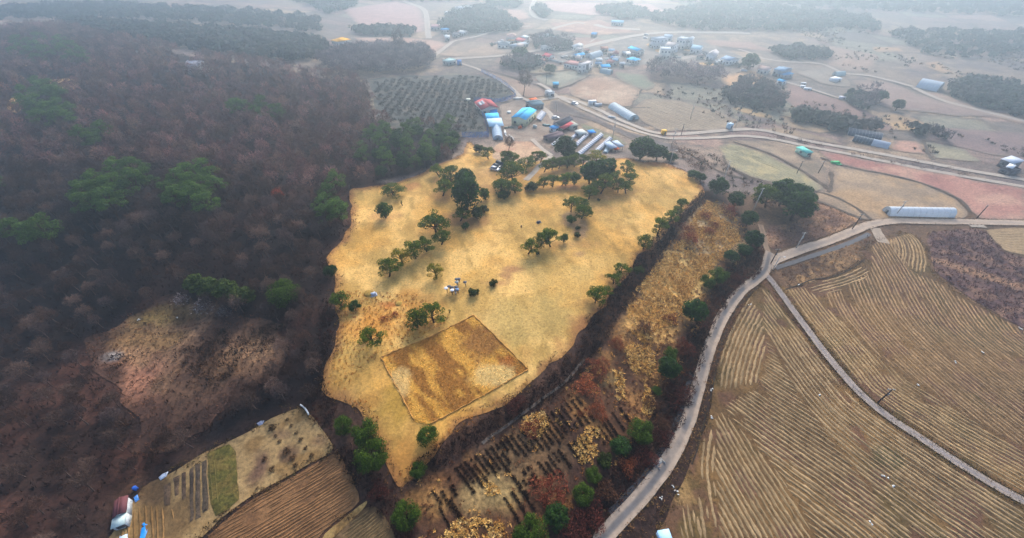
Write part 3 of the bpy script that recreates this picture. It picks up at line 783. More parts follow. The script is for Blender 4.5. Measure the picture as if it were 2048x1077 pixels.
def pine_meshes(seed, n_cl=11, W_=4.0, H_=3.7, col=PINE_G, alt=PINE_D, leaf=.30, per=120, flat=.45, spread=1.0, open_=.5):
    """Korean red pine: bent trunk, spreading limbs, flat clouds of needles"""
    rng = np.random.default_rng(seed)
    tr, cr = MB(), MB()
    bend = rng.normal(0, .35, 2)
    ts = np.linspace(0, 1, 8)
    tx = np.stack([bend[0] * np.sin(ts * 2.6), bend[1] * np.sin(ts * 2.2), ts * H_ * .82], 1)
    tr.tube(tx, .17 * (1 - .7 * ts) + .02, 6, BARK_C)
    n_cl = n_cl + 5
    for k in range(n_cl):
        a = k * 2.4 + rng.uniform(-.4, .4)
        lvl = rng.uniform(open_ * .8, 1.0) if k < n_cl - 2 else 1.0
        rr = (W_ * .5) * spread * rng.uniform(.45, .92) * (1.15 - .55 * max(0, lvl - .6) / .4)
        if k == n_cl - 1: rr = .15
        base = np.array([np.interp(lvl * .85, ts, tx[:, i]) for i in range(3)])
        c = np.array([base[0] + rr * math.cos(a), base[1] + rr * math.sin(a), H_ * (.22 + .70 * lvl) + rng.uniform(-.15, .15)])
        st = np.array([np.interp(max(.25, lvl * .72), ts, tx[:, i]) for i in range(3)])
        mid = (st + c) / 2 + np.array([0, 0, -.12 * rr])
        tr.tube(np.array([st, mid, c]), [.075, .05, .02], 5, BARK_C)
        r = rng.uniform(.6, 1.05) * W_ * .22
        clump(cr, c, r, int(per * rng.uniform(.8, 1.2)), leaf, col, rng, alt, .3, flat, .5, .45)
    return tr.mesh('pine_trunk'), cr.mesh('pine_crown')
def bushy_meshes(seed, W_=4.0, H_=4.0, n_cl=26, per=70, leaf=.30, col=EVER_G, alt=EVER_D, trunk=.8, shape=1.0):
    """dense rounded evergreen: many leaf clumps over a domed body"""
    rng = np.random.default_rng(seed)
    tr, cr = MB(), MB()
    z0 = trunk
    tr.tube([(0, 0, 0), (rng.normal(0, .1), rng.normal(0, .1), H_ * .5)], [.2, .08], 6, BARK_C)
    cz = z0 + (H_ - z0) * .5; rz = (H_ - z0) * .5
    for k in range(n_cl):
        z = rng.uniform(-.75, .95); a = rng.uniform(0, 2 * math.pi)
        ring = math.sqrt(max(0, 1 - z * z)) ** shape
        rad = W_ * .5 * .74 * rng.uniform(.85, 1.12)
        c = np.array([ring * rad * math.cos(a), ring * rad * math.sin(a), cz + z * rz * .78])
        r = W_ * rng.uniform(.13, .21)
        clump(cr, c, r, per, leaf, col, rng, alt, .3, .85, .3)
        if k % 5 == 0:
            tr.tube([(0, 0, cz * .6), (c[0] * .5, c[1] * .5, (cz * .6 + c[2]) / 2), tuple(c)], [.07, .05, .02], 4, BARK_C)
    clump(cr, (0, 0, cz), W_ * .30, per * 3, leaf * 1.3, col, rng, alt, .3, rz / (W_ * .5), 0)
    return tr.mesh('evergreen_trunk'), cr.mesh('evergreen_crown')
def bare_meshes(seed, W_=5.0, H_=8.0, twigs=800, col=TWIG_C, tw=.10, bark=A(112, 94, 86), tl=1.0):
    """leafless tree: forking limbs and a haze of fine twigs"""
    rng = np.random.default_rng(seed)
    tr, cr = MB(), MB()
    top = np.array([rng.normal(0, .3), rng.normal(0, .3), H_ * .62])
    tr.tube([(0, 0, 0), tuple(top * np.array([.6, .6, .55])), tuple(top)], [.16, .11, .05], 5, bark, cap=False)
    ends = []
    nl = 8
    for k in range(nl):
        a = k * 2.4 + rng.uniform(-.4, .4); t = rng.uniform(.45, 1.0)
        s = np.array([top[0] * t, top[1] * t, H_ * .62 * t])
        e = s + np.array([math.cos(a), math.sin(a), 0]) * W_ * .5 * rng.uniform(.5, .85) * (1.25 - .4 * t) + np.array([0, 0, H_ * rng.uniform(.16, .36)])
        m = (s + e) / 2 + np.array([0, 0, -.15])
        tr.tube([tuple(s), tuple(m), tuple(e)], [.07, .045, .02], 4, bark, cap=False)
        ends.append((m, e)); ends.append((s * .4 + e * .6, e))
    nd = twigs // 2                     # half of the twigs make the outer dome, half fill it along the limbs
    dd = unit(rng.normal(0, 1, (nd, 3)) + np.array([0, 0, .55])); dd[:, 2] = np.abs(dd[:, 2])
    lob = 1 + .16 * np.sin(np.arctan2(dd[:, 1:2], dd[:, 0:1]) * 3 + seed) + .1 * np.sin(np.arctan2(dd[:, 1:2], dd[:, 0:1]) * 5 + seed * 2)
    P = dd * rng.uniform(.78, 1.0, (nd, 1)) * lob * np.array([W_ * .5, W_ * .5, H_ * .5]) + np.array([top[0], top[1], H_ * .48])
    d = unit(dd + rng.normal(0, .45, (nd, 3)))
    side = unit(np.cross(d, rng.normal(0, 1, (nd, 3))))
    l = rng.uniform(.5, 1.1, (nd, 1)) * tl; w = tw * rng.uniform(.7, 1.5, (nd, 1))
    cr.add(np.stack([P - d * l * .5 - side * w * .5, P - d * l * .5 + side * w * .5, P + d * l * .5], 1).reshape(-1, 3), np.arange(nd * 3).reshape(-1, 3), np.repeat(colvar(np.asarray(col) * 1.12, nd, rng, .25), 3, 0))
    per = (twigs - nd) // len(ends)
    for m, e in ends:
        n = per
        t = rng.uniform(0, 1, (n, 1))
        P = m + (e - m) * t + rng.normal(0, .38, (n, 3)) * W_ * .2
        d = unit(rng.normal(0, 1, (n, 3)) + np.array([0, 0, .8]) + unit(e - m) * .5)
        side = unit(np.cross(d, rng.normal(0, 1, (n, 3))))
        l = rng.uniform(.6, 1.4, (n, 1)) * tl; w = tw * rng.uniform(.6, 1.3, (n, 1))
        Vv = np.stack([P - side * w * .5, P + side * w * .5, P + d * l], 1).reshape(-1, 3)
        cr.add(Vv, np.arange(n * 3).reshape(-1, 3), np.repeat(colvar(col, n, rng, .3), 3, 0))
    return tr.mesh('bare_trunk'), cr.mesh('bare_crown')
def bush_mesh(seed, W_=2.0, H_=1.6, n=260, size=.35, col=A(140, 70, 50), alt=None, tri=True, up=.9):
    """twiggy shrub: fine blades fanning from the base through a dome"""
    rng = np.random.default_rng(seed)
    mb = MB()
    d = unit(rng.normal(0, 1, (n, 3)) + np.array([0, 0, .3])); d[:, 2] = np.abs(d[:, 2])
    rad = rng.uniform(.35, 1.0, (n, 1)) ** .7
    wob = 1 + .25 * np.sin(np.arctan2(d[:, 1:2], d[:, 0:1]) * 3 + seed)
    P = d * rad * np.array([W_ * .5, W_ * .5, H_]) * wob
    leaf_quads(mb, P, np.cross(d, rng.normal(0, 1, (n, 3))), size, colvar(col, n, rng, .35, alt, .3), rng, .35 if tri else .6, tri)
    for k in range(5):
        a = k * 1.256 + seed
        mb.tube([(0, 0, 0), (math.cos(a) * W_ * .2, math.sin(a) * W_ * .2, H_ * .5)], [.04, .02], 4, np.asarray(col) * .8, cap=False)
    return mb.mesh('bush')

def plant(name, meshes, p, label, cat, group, scale, rz, mats=(M_BARK, M_LEAF)):
    t = thing(name, p, label, cat, group, rz, scale)
    a = put('trunk', meshes[0], mats[0], t)
    b = put('crown', meshes[1], mats[1], t)
    return t

# ---- kinds
PINES = [pine_meshes(100 + k, 10 + k % 4, spread=[1, .9, 1.1, 1, .85, 1.05][k], flat=[.45, .5, .4, .45, .55, .42][k], open_=[.45, .5, .35, .55, .4, .3][k]) for k in range(6)]
PINES_Y = [pine_meshes(120 + k, 11, col=PINE_Y, alt=PINE_G, per=90, open_=.35, flat=.55) for k in range(2)]
BROAD = [pine_meshes(130 + k, 17, W_=4.6, H_=3.4, per=100, open_=.3, flat=.5, col=PINE_D, alt=PINE_G) for k in range(3)]
ROUND = [bushy_meshes(140 + k) for k in range(3)]
ROUND_B = [bushy_meshes(150 + k, n_cl=40, per=100, col=A(88, 112, 36), alt=A(64, 88, 30), trunk=.3, leaf=.21) for k in range(3)]
LOW = [bushy_meshes(160 + k, W_=3, H_=2.2, n_cl=14, per=60, trunk=.1, col=A(78, 92, 36), alt=A(56, 70, 30)) for k in range(3)]
DENSE = [bushy_meshes(170 + k, W_=5.0, H_=6.0, n_cl=36, per=70, leaf=.42, col=EVER_D, alt=A(52, 74, 46), trunk=.6) for k in range(3)]
WOODP = [pine_meshes(180 + k, 15, W_=5.5, H_=8.0, per=95, leaf=.38, open_=.45, flat=.5, col=A(100, 128, 56), alt=A(76, 104, 48)) for k in range(3)]
BARE = [bare_meshes(200 + k, [5, 4.4, 5.6, 4.8, 5.2][k], [8, 7.4, 7.8, 8.6, 7][k], col=[TWIG_C, A(88, 66, 56), A(120, 97, 85), A(96, 80, 76), A(76, 59, 52)][k]) for k in range(5)]
SAPL = pine_meshes(190, 4, W_=1.2, H_=2.0, per=40, leaf=.2, open_=.3)

BAMB_ = None
def tree_at(px, py, wpx, kind, label, name='pine_tree', cat='tree', group=None, nomw=4.0, zs=1.0, var=None, dy=0.0):
    p = G(px, py)
    wpx = wpx * (.8 if kind is BAMB_ else 1)
    s = (1.28 if kind in (PINES, PINES_Y) else (1.12 if kind is BROAD else .94)) * wpx / pxscale(p) / nomw
    m = kind[(var if var is not None else random.randrange(len(kind))) % len(kind)]
    p = p - np.array([0, 0, .08])
    return plant(name, m, p, label, cat, group, (s, s, s * zs), random.uniform(0, 6.28))

# ================================================================== TREES ON THE LAWN
LT = [
 # px, py (foot), crown width px, kind, z stretch, label
 (788,391,38,BROAD,.7,'low spreading pine under the dark wood edge, upper left of the lawn'),
 (772,437,37,ROUND,.95,'bushy dark evergreen alone at the left edge of the lawn'),
 (872,465,50,BROAD,1.0,'broad domed pine, widest single tree of the upper left lawn'),
 (883,490,27,PINES,1.0,'small flat topped pine just below the broad domed pine'),
 (832,518,30,PINES,1.15,'left of two touching pines in the diagonal line on the left lawn'),
 (854,504,27,PINES,1.05,'right of two touching pines in the diagonal line on the left lawn'),
 (807,530,30,PINES_Y,.9,'yellowish pine between two green pines of the diagonal line'),
 (779,554,35,PINES,.9,'lowest pine of the diagonal line on the left lawn'),
 (874,557,27,PINES_Y,.9,'yellow green pine up and left of the people with umbrellas'),
 (712,621,28,ROUND,.85,'round dark clipped evergreen near the small gravestone'),
 (835,656,35,PINES,1.0,'dark open crowned pine left of a twin above the golden grass square'),
 (868,646,37,PINES,1.0,'green open crowned pine right of its twin above the golden grass square'),
 (745,688,36,PINES,.9,'single pine on the orange grass left of the golden square'),
 (878,352,20,PINES,1.0,'thin small pine at the edge of the pine wood by the car park'),
 (903,373,38,BROAD,1.25,'tall pine left of the huge dark double evergreen'),
 (886,393,28,PINES,1.0,'slender leaning pine left of the huge dark double evergreen'),
 (932,392,46,DENSE,1.15,'upper crown of the huge dark double evergreen on the lawn'),
 (936,426,60,DENSE,1.2,'lower, larger crown of the huge dark double evergreen on the lawn'),
 (971,400,28,ROUND,.95,'round dark evergreen right of the huge double evergreen'),
 (921,443,25,PINES,.95,'light green pine at the foot of the huge double evergreen'),
 (931,460,17,ROUND,1.1,'tiny ball crowned tree below the huge double evergreen'),
 (1000,376,18,PINES,.9,'little pine top behind the wide low pine in mid lawn'),
 (1001,389,38,BROAD,.9,'wide low pine right of the round dark evergreen'),
 (1031,387,25,PINES,1.0,'thin trunked pine at the right end of the wide low pine'),
 (977,319,21,PINES,1.0,'small pine at the mouth of the sandy lane'),
 (1013,330,24,PINES,1.1,'pine standing directly right of the parked black van'),
 (1031,334,22,PINES,1.0,'second pine right of the parked black van'),
 (1053,338,30,BROAD,.9,'spreading pine third right of the parked black van'),
 (1026,362,42,BROAD,1.05,'large spreading pine below the parked cars'),
 (1070,327,18,PINES,1.2,'left of a pair of pines on the border of the pink bare plot'),
 (1081,326,18,PINES,1.1,'right of a pair of pines on the border of the pink bare plot'),
 (1088,345,19,PINES,1.1,'slim pine in the upper tree row, first from the footpath'),
 (1104,340,20,PINES,1.1,'slim pine in the upper tree row, second from the footpath'),
 (1117,338,20,PINES,1.0,'slim pine in the upper tree row, third from the footpath'),
 (1134,337,20,PINES,1.0,'slim pine in the upper tree row, fourth from the footpath'),
 (1149,335,22,PINES,1.0,'slim pine in the upper tree row, fifth from the footpath'),
 (1165,333,20,PINES,1.0,'slim pine in the upper tree row, sixth from the footpath'),
 (1190,333,30,PINES_Y,.8,'brownish pine at the right end of the upper tree row'),
 (1128,316,48,DENSE,.8,'big dark evergreen in front of the solar panel rows'),
 (1140,324,34,DENSE,.6,'lower dark evergreen just below the big one at the solar panels'),
 (1223,335,17,ROUND,1.25,'ball headed tree on a bare mound near the small greenhouse'),
 (1254,350,22,PINES,1.1,'topmost pine of the vertical file at the right of the grove'),
 (1258,372,21,PINES,1.1,'middle pine of the vertical file at the right of the grove'),
 (1252,388,20,PINES,1.1,'lowest pine of the vertical file at the right of the grove'),
 (1178,368,44,DENSE,.95,'left dome of the big dark evergreen mass in the central grove'),
 (1206,362,44,DENSE,.95,'right dome of the big dark evergreen mass in the central grove'),
 (1148,370,26,ROUND,1.1,'ball crowned dark tree left of the big evergreen mass'),
 (1087,376,24,BROAD,1.2,'leafy pine right of two low bushes in the central row'),
 (1105,375,19,PINES,1.15,'first of three thin pines in the central row'),
 (1123,372,18,PINES,1.0,'second of three thin pines in the central row'),
 (1131,372,19,PINES,1.15,'third of three thin pines in the central row'),
 (1201,388,30,PINES,1.15,'broad pine below the big evergreen mass'),
 (1191,383,20,PINES,1.0,'narrow pine directly left of the broad one below the big evergreen mass'),
 (1225,379,22,PINES,1.4,'tall slim pine right below the big evergreen mass'),
 (1236,386,20,PINES,1.25,'slim pine between the tall slim one and the vertical file'),
 (1177,400,25,PINES,.95,'pine at the top of the central clump, beside a dark little bush'),
 (1142,425,22,PINES,1.2,'left pine of the central clump'),
 (1160,416,26,BROAD,1.0,'upper middle pine of the central clump'),
 (1163,438,31,BROAD,1.15,'lower, largest pine of the central clump'),
 (1142,447,22,ROUND,.9,'rounded pale green tree at the lower left of the central clump'),
 (1127,485,20,ROUND,1.1,'ball crowned pine, right end of the line of four in mid lawn'),
 (1056,509,26,PINES,1.1,'left end pine of the line of four in mid lawn'),
 (1078,495,25,PINES,1.1,'second pine from the left in the line of four in mid lawn'),
 (1101,494,28,PINES,1.2,'third pine from the left in the line of four in mid lawn'),
 (1286,499,24,PINES,1.2,'lone pine on the right lawn edge above the bramble bank'),
 (1241,548,23,PINES,.95,'upper of two small pines on the right lawn edge'),
 (1227,569,22,PINES,.95,'lower of two small pines on the right lawn edge'),
 (1190,607,35,BROAD,1.3,'large leafy pine at the lower right corner of the lawn'),
 (1212,588,18,PINES,.9,'small pine behind the large leafy pine at the lower right'),
 (1363,421,18,PINES,1.2,'upper leaning pine of a pair near the top right lawn corner'),
 (1353,430,17,PINES,.9,'lower pine of a pair near the top right lawn corner'),
 (1336,448,24,PINES,1.0,'upper crown of twin pines on the right lawn edge'),
 (1314,470,26,PINES,1.15,'lower crown of twin pines on the right lawn edge'),
 (683,618,34,BROAD,1.3,'leafy pine at the dark wood edge beside the round evergreen'),
 (664,552,28,DENSE,.8,'dark evergreen poking out of the wood at the left lawn edge'),
]
for k, (px, py, w, kind, zs, lab) in enumerate(LT):
    nm = 'pine_tree' if kind in (PINES, PINES_Y, BROAD) else 'evergreen_tree'
    tree_at(px, py, w, kind, lab, nm, 'tree', 'trees on the dry lawn', 4.6 if kind is BROAD else (5.0 if kind is DENSE else 4.0), zs, k)
SH = [
 (948,590,25,'round olive shrub right of the people with umbrellas'),(987,571,20,'dark green shrub at the lower end of the reddish soil strip'),
 (1009,399,28,'olive bush below the wide low pine'),(1067,382,28,'wide low bush at the left end of the central tree row'),(1056,380,16,'small dark bush at the very left of the central tree row'),
 (1155,459,12,'upper of two dark bushes on the grey patch below the central clump'),(1155,474,16,'lower of two dark bushes on the grey patch below the central clump'),
 (1197,402,8,'tiny dark bush right of the central clump top'),(1076,509,10,'tiny bush under the line of four pines'),
 (960,306,26,'olive bush beside the mouth of the sandy lane'),(1276,546,23,'green bush swallowed by the bramble bank'),
 (952,436,34,'dark spreading thicket right of the huge double evergreen'),(968,426,22,'thin end of the dark thicket right of the huge double evergreen'),
]
for k, (px, py, w, lab) in enumerate(SH):
    tree_at(px, py, w, LOW, lab, 'evergreen_bush', 'bush', 'bushes on the lawn', 3.0, .95, k)
for px, py, lab in [(806,412,'thin sapling on the upper left lawn'), (899,626,'thin sapling above the corner of the golden grass square')]:
    tree_at(px, py, 6, [SAPL], lab, 'sapling', 'sapling', None, 1.2, 1.2)

# ---- evergreens along the terrace, bank and lower edge
ET = [
 (1385,358,26,DENSE,.6,'low dark evergreen at the top right corner of the lawn'),
 (1400,362,22,DENSE,.6,'smaller dark evergreen right of the lawn corner one'),
 (1432,390,42,DENSE,.75,'rounded evergreen at the upper end of the terrace'),
 (1468,413,34,DENSE,.8,'rounded evergreen at the terrace corner near the utility pole'),
 (1492,452,34,DENSE,.9,'evergreen in the roadside file, beside the tall dark clump'),
 (1500,494,37,DENSE,.9,'largest evergreen of the roadside file above the road fork'),
 (1486,508,30,DENSE,.6,'low evergreen below the largest one of the roadside file'),
 (1460,522,32,DENSE,.6,'spreading evergreen on the slope above the road bend'),
 (1432,562,40,ROUND_B,.8,'right half of a pair of bushy evergreens above the road bend'),
 (1412,572,32,ROUND_B,.8,'left half of a pair of bushy evergreens above the road bend'),
 (1383,640,50,DENSE,.9,'broad dark evergreen beside the golden terrace grass'),
 (1338,715,30,ROUND_B,.9,'bright green crown atop a dark evergreen on the terrace edge'),
 (1331,750,46,DENSE,.9,'dark evergreen below a bright green crown on the terrace edge'),
 (1312,785,22,ROUND_B,.6,'small pale green bush below the terrace edge evergreen'),
 (1277,872,56,ROUND_B,.7,'bright bushy evergreen above the road curve'),
 (1240,898,42,DENSE,.5,'darker evergreen left of the bright bushy one above the road curve'),
 (1210,925,36,LOW,.7,'mossy green low growth in the evergreen chain toward the bottom'),
 (1185,955,36,ROUND_B,.6,'green bush in the middle of the chain toward the bottom'),
 (1165,995,46,ROUND_B,.7,'bushy evergreen ending the chain toward the bottom'),
 (1112,1040,52,DENSE,.6,'very dark evergreen at the bottom beside the big light green one'),
 (1062,1075,70,ROUND_B,.8,'big light green evergreen cut by the bottom edge'),
 (1030,1085,30,LOW,.8,'small green bush at the bottom left of the big light green evergreen'),
 (692,862,40,ROUND_B,1.1,'left of three bushy evergreens at the lower tip of the lawn'),
 (738,880,56,ROUND_B,1.0,'middle of three bushy evergreens at the lower tip of the lawn'),
 (750,925,68,ROUND_B,.9,'largest and lowest of three bushy evergreens at the lower tip'),
 (857,882,46,ROUND_B,.85,'round evergreen at the lower left corner of the golden square'),
 (838,944,36,ROUND_B,.6,'low round bush at the lowest point of the lawn'),
 (816,1038,60,ROUND_B,.75,'light olive evergreen beside the black seedling rows at the bottom'),
 (1580,442,66,DENSE,.85,'right hand giant of the dark evergreen clump by the fields'),
 (1558,412,62,DENSE,.8,'left hand giant of the dark evergreen clump by the fields'),
 (1592,412,50,DENSE,.8,'rear tree of the dark evergreen clump by the fields'),
 (1530,415,40,BROAD,1.3,'paler pine at the left of the dark evergreen clump'),
 (1508,405,22,PINES,1.5,'thin pine with visible trunk left of the dark evergreen clump'),
 (1280,318,52,DENSE,.75,'dark evergreen behind the top edge of the lawn beside the red canopy'),
 (1312,322,44,DENSE,.65,'dark evergreen right of its larger neighbour behind the lawn top'),
 (1340,322,28,DENSE,.5,'last small evergreen in the row behind the lawn top'),
 (578,606,62,ROUND_B,.9,'round green tree alone in the bare wood left of the lawn'),
 (1495,140,34,DENSE,.8,'dark round tree among the white village houses'),
 (1100,148,26,DENSE,.6,'dark bush by the village fields'),(1040,124,34,DENSE,.7,'dark shrubby tree below the village road'),
 (1758,205,22,DENSE,.9,'left dark tree of two by the sandy far field'),(1790,222,22,DENSE,.9,'right dark tree of two by the sandy far field'),
]
for k, (px, py, w, kind, zs, lab) in enumerate(ET):
    nm = 'pine_tree' if kind in (PINES, BROAD) else 'evergreen_tree'
    tree_at(px, py, w, kind, lab, nm, 'tree', 'evergreens around the terrace and fields', {id(BROAD): 4.6, id(DENSE): 5.0, id(LOW): 3.0}.get(id(kind), 4.0), zs, k)

# ---- pine wood left of the car park and evergreens inside the bare wood
def wood_pts(px_poly, spacing, seed):
    return scatter(W(px_poly), spacing, .4, np.random.default_rng(seed))
STAND = [(722,300),(745,270),(800,262),(915,262),(922,300),(890,322),(835,348),(765,358),(725,342)]
xs_, ys_ = wood_pts(STAND, 7.2, 5)
for k in range(len(xs_)):
    s = random.uniform(.95, 1.3)
    plant('pine_tree', WOODP[k % 3] if k % 3 else DENSE[k % 3], (xs_[k], ys_[k], float(hgt(xs_[k], ys_[k])) - .1), 'dark pine standing in the dense evergreen stand above the lawn', 'tree', 'pines of the dense stand', (s, s, s * random.uniform(.8, 1.0)), random.uniform(0, 6.28))
CL = [([(340,400),(420,360),(450,400),(440,450),(400,455),(350,440)], 5.6, 'pine in the large green cluster in the middle of the bare wood', 'cluster pines in the bare wood'),
      ([(170,410),(230,375),(300,370),(320,400),(270,440),(230,465),(180,450)], 5.8, 'pine in the green cluster left of the largest one in the bare wood', 'left cluster pines in the bare wood'),
      ([(50,485),(130,470),(140,500),(90,520),(60,510)], 5.8, 'pine in the low green patch far left in the bare wood', 'far left pines in the bare wood'),
      ([(0,390),(22,390),(24,430),(0,440)], 6, 'pine cut by the left edge of the picture', 'pines at the left edge'),
      ([(60,210),(130,190),(160,240),(180,270),(120,280),(70,250)], 8, 'bluish pine below the sandy patch on the misty hill', 'pines below the sandy patch'),
      ([(160,290),(225,280),(230,320),(190,335)], 8, 'misty pine on the hill above the green clusters', 'misty hill pines'),
      ([(460,235),(560,230),(570,255),(480,262)], 9, 'misty pine in the faint green streak mid hill', 'faint streak pines'),
      ([(640,400),(690,390),(705,430),(690,470),(640,480)], 7.0, 'dark evergreen along the left edge of the lawn', 'evergreens along the left lawn edge'),
      ([(20,110),(120,95),(200,120),(190,150),(90,150),(30,130)], 11, 'grey green pine on the foggy ridge', 'foggy ridge pines')]
for pl, sp, lab, grp in CL:
    xs_, ys_ = wood_pts(pl, sp, 8)
    for k in range(len(xs_)):
        s = random.uniform(1.15, 1.5)
        plant('pine_tree', WOODP[k % 3], (xs_[k], ys_[k], float(hgt(xs_[k], ys_[k])) - .1), lab, 'tree', grp, (s, s, s), random.uniform(0, 6.28))
# bamboo
BAMB = [bushy_meshes(320 + k, W_=4.5, H_=5, n_cl=26, per=80, leaf=.5, col=A(92, 108, 48), alt=A(66, 86, 40), trunk=.2) for k in range(2)]
for k, (px, py, w, lab) in enumerate([(398,580,50,'leftmost clump of yellow green bamboo at the wood clearing'), (425,588,52,'second clump from the left of yellow green bamboo at the wood clearing'),
                                      (462,592,56,'third clump from the left of yellow green bamboo at the wood clearing'), (492,606,56,'rightmost, lowest clump of yellow green bamboo at the wood clearing')]):
    tree_at(px, py, w, BAMB, lab, 'bamboo_clump', 'bamboo', 'bamboo at the clearing', 5.4, .8, k)
REDT = bare_meshes(330, 4.5, 7, 520, col=A(176, 84, 52), tw=.2, tl=.5)
p = G(561, 408)
plant('russet_tree', REDT, p, 'single orange leaved tree standing in the bare wood', 'tree', None, .9, 0, (M_BARK, M_TWIG))
# blossom shrubs by the clearing
BLOS = bush_mesh(335, 3.0, 2.2, 240, .3, A(186, 172, 170), A(150, 130, 126))
for px, py, w, lab in [(366,605,30,'pale blossoming shrub, left of three by the bamboo'), (412,622,40,'pale blossoming shrub, middle and largest of three by the bamboo'), (452,628,30,'pale blossoming shrub, right of three by the bamboo')]:
    p = G(px, py); s = w / pxscale(p) / 3.0
    tag(put('blossom_shrub', BLOS, M_TWIG, None, p), lab, 'shrub', 'blossoming shrubs').scale = (s, s, s)

# ---- bare deciduous wood: the largest as individuals, the rest as one mass
fx, fy = scatter(FOREST, 4.9, .42, np.random.default_rng(77))
ok = ~inside(CLEAR, fx, fy)
for pl in [STAND] + [c[0] for c in CL[:6]]:
    ok &= ~inside(W(pl), fx, fy)
for pl in [[(8,225),(20,200),(55,175),(95,160),(140,158),(160,168),(150,182),(110,178),(70,188),(45,210),(40,228)], [(395,545),(510,560),(520,612),(400,590)], [(355,112),(405,112),(405,142),(360,142)]]:
    ok &= ~inside(W(pl), fx, fy)
fx, fy = fx[ok], fy[ok]
fz = hgt(fx, fy)
depth = (fy * FW[1] + (fz - CAMH) * FW[2])
u_ = CX + FOC * fx / depth; v_ = CY - FOC * (fy * UP[1] + (fz + 5 - CAMH) * UP[2]) / depth
vis = (u_ > -40) & (u_ < 2088) & (v_ < 1130)
fx, fy, fz, depth, u_, v_ = [a[vis] for a in (fx, fy, fz, depth, u_, v_)]
inb = (u_ > 5) & (v_ < 1070) & (u_ < 2043)
order = np.argsort(depth + np.where(inb, 0, 1e4))
for r, k in enumerate(order[:290]):
    s = random.uniform(.75, 1.12) * (.8 if depth[k] < 125 else 1)
    plant('bare_tree', BARE[k % 5], (fx[k], fy[k], fz[k] - .1), 'leafless brown tree crowded in the dark wood left of the lawn', 'tree', 'leafless trees of the wood', (s, s, s * random.uniform(.75, 1.0)), random.uniform(0, 6.28), (M_BARK, M_TWIG))
rest = order[290:]
SIMP = [bare_meshes(230 + k, 5.2, 7.6, 190, col=[TWIG_C, A(88, 64, 60), A(112, 86, 80)][k], tw=.26, tl=1.2) for k in range(3)]
def mesh_np(me):
    v = np.empty(len(me.vertices) * 3); me.vertices.foreach_get('co', v)
    l = np.empty(len(me.loops), np.int32); me.loops.foreach_get('vertex_index', l)
    c = np.empty(len(me.vertices) * 4); me.color_attributes['Col'].data.foreach_get('color', c)
    return v.reshape(-1, 3), l, c.reshape(-1, 4)[:, :3]
def mass(name, crowns, X, Y, S, mat, label, cat, trunks=None, seed=1):
    rng = np.random.default_rng(seed)
    b = MB()
    data = []
    for me in crowns:
        v, l, c = mesh_np(me)
        n = len(me.polygons[0].vertices)
        data.append((v, l.reshape(-1, n), c))
    for k in range(len(X)):
        v, f, c = data[k % len(data)]
        a = rng.uniform(0, 6.28); ca, sa = math.cos(a), math.sin(a)
        vv = np.stack([v[:, 0] * ca - v[:, 1] * sa, v[:, 0] * sa + v[:, 1] * ca, v[:, 2]], 1) * S[k] + np.array([X[k], Y[k], float(hgt(X[k], Y[k])) - .1])
        b.add(vv, f, c * rng.uniform(.5, 1.6) * np.array([rng.uniform(.95, 1.12), 1, rng.uniform(.92, 1.1)]))
    return tag(put(name, b, mat), label, cat, kind='stuff')
mass('bare_wood', [s[1] for s in SIMP], fx[rest], fy[rest], np.random.default_rng(3).uniform(.8, 1.15, len(rest)), M_TWIG, 'leafless brown wood fading into mist up the hill', 'wood', seed=4)

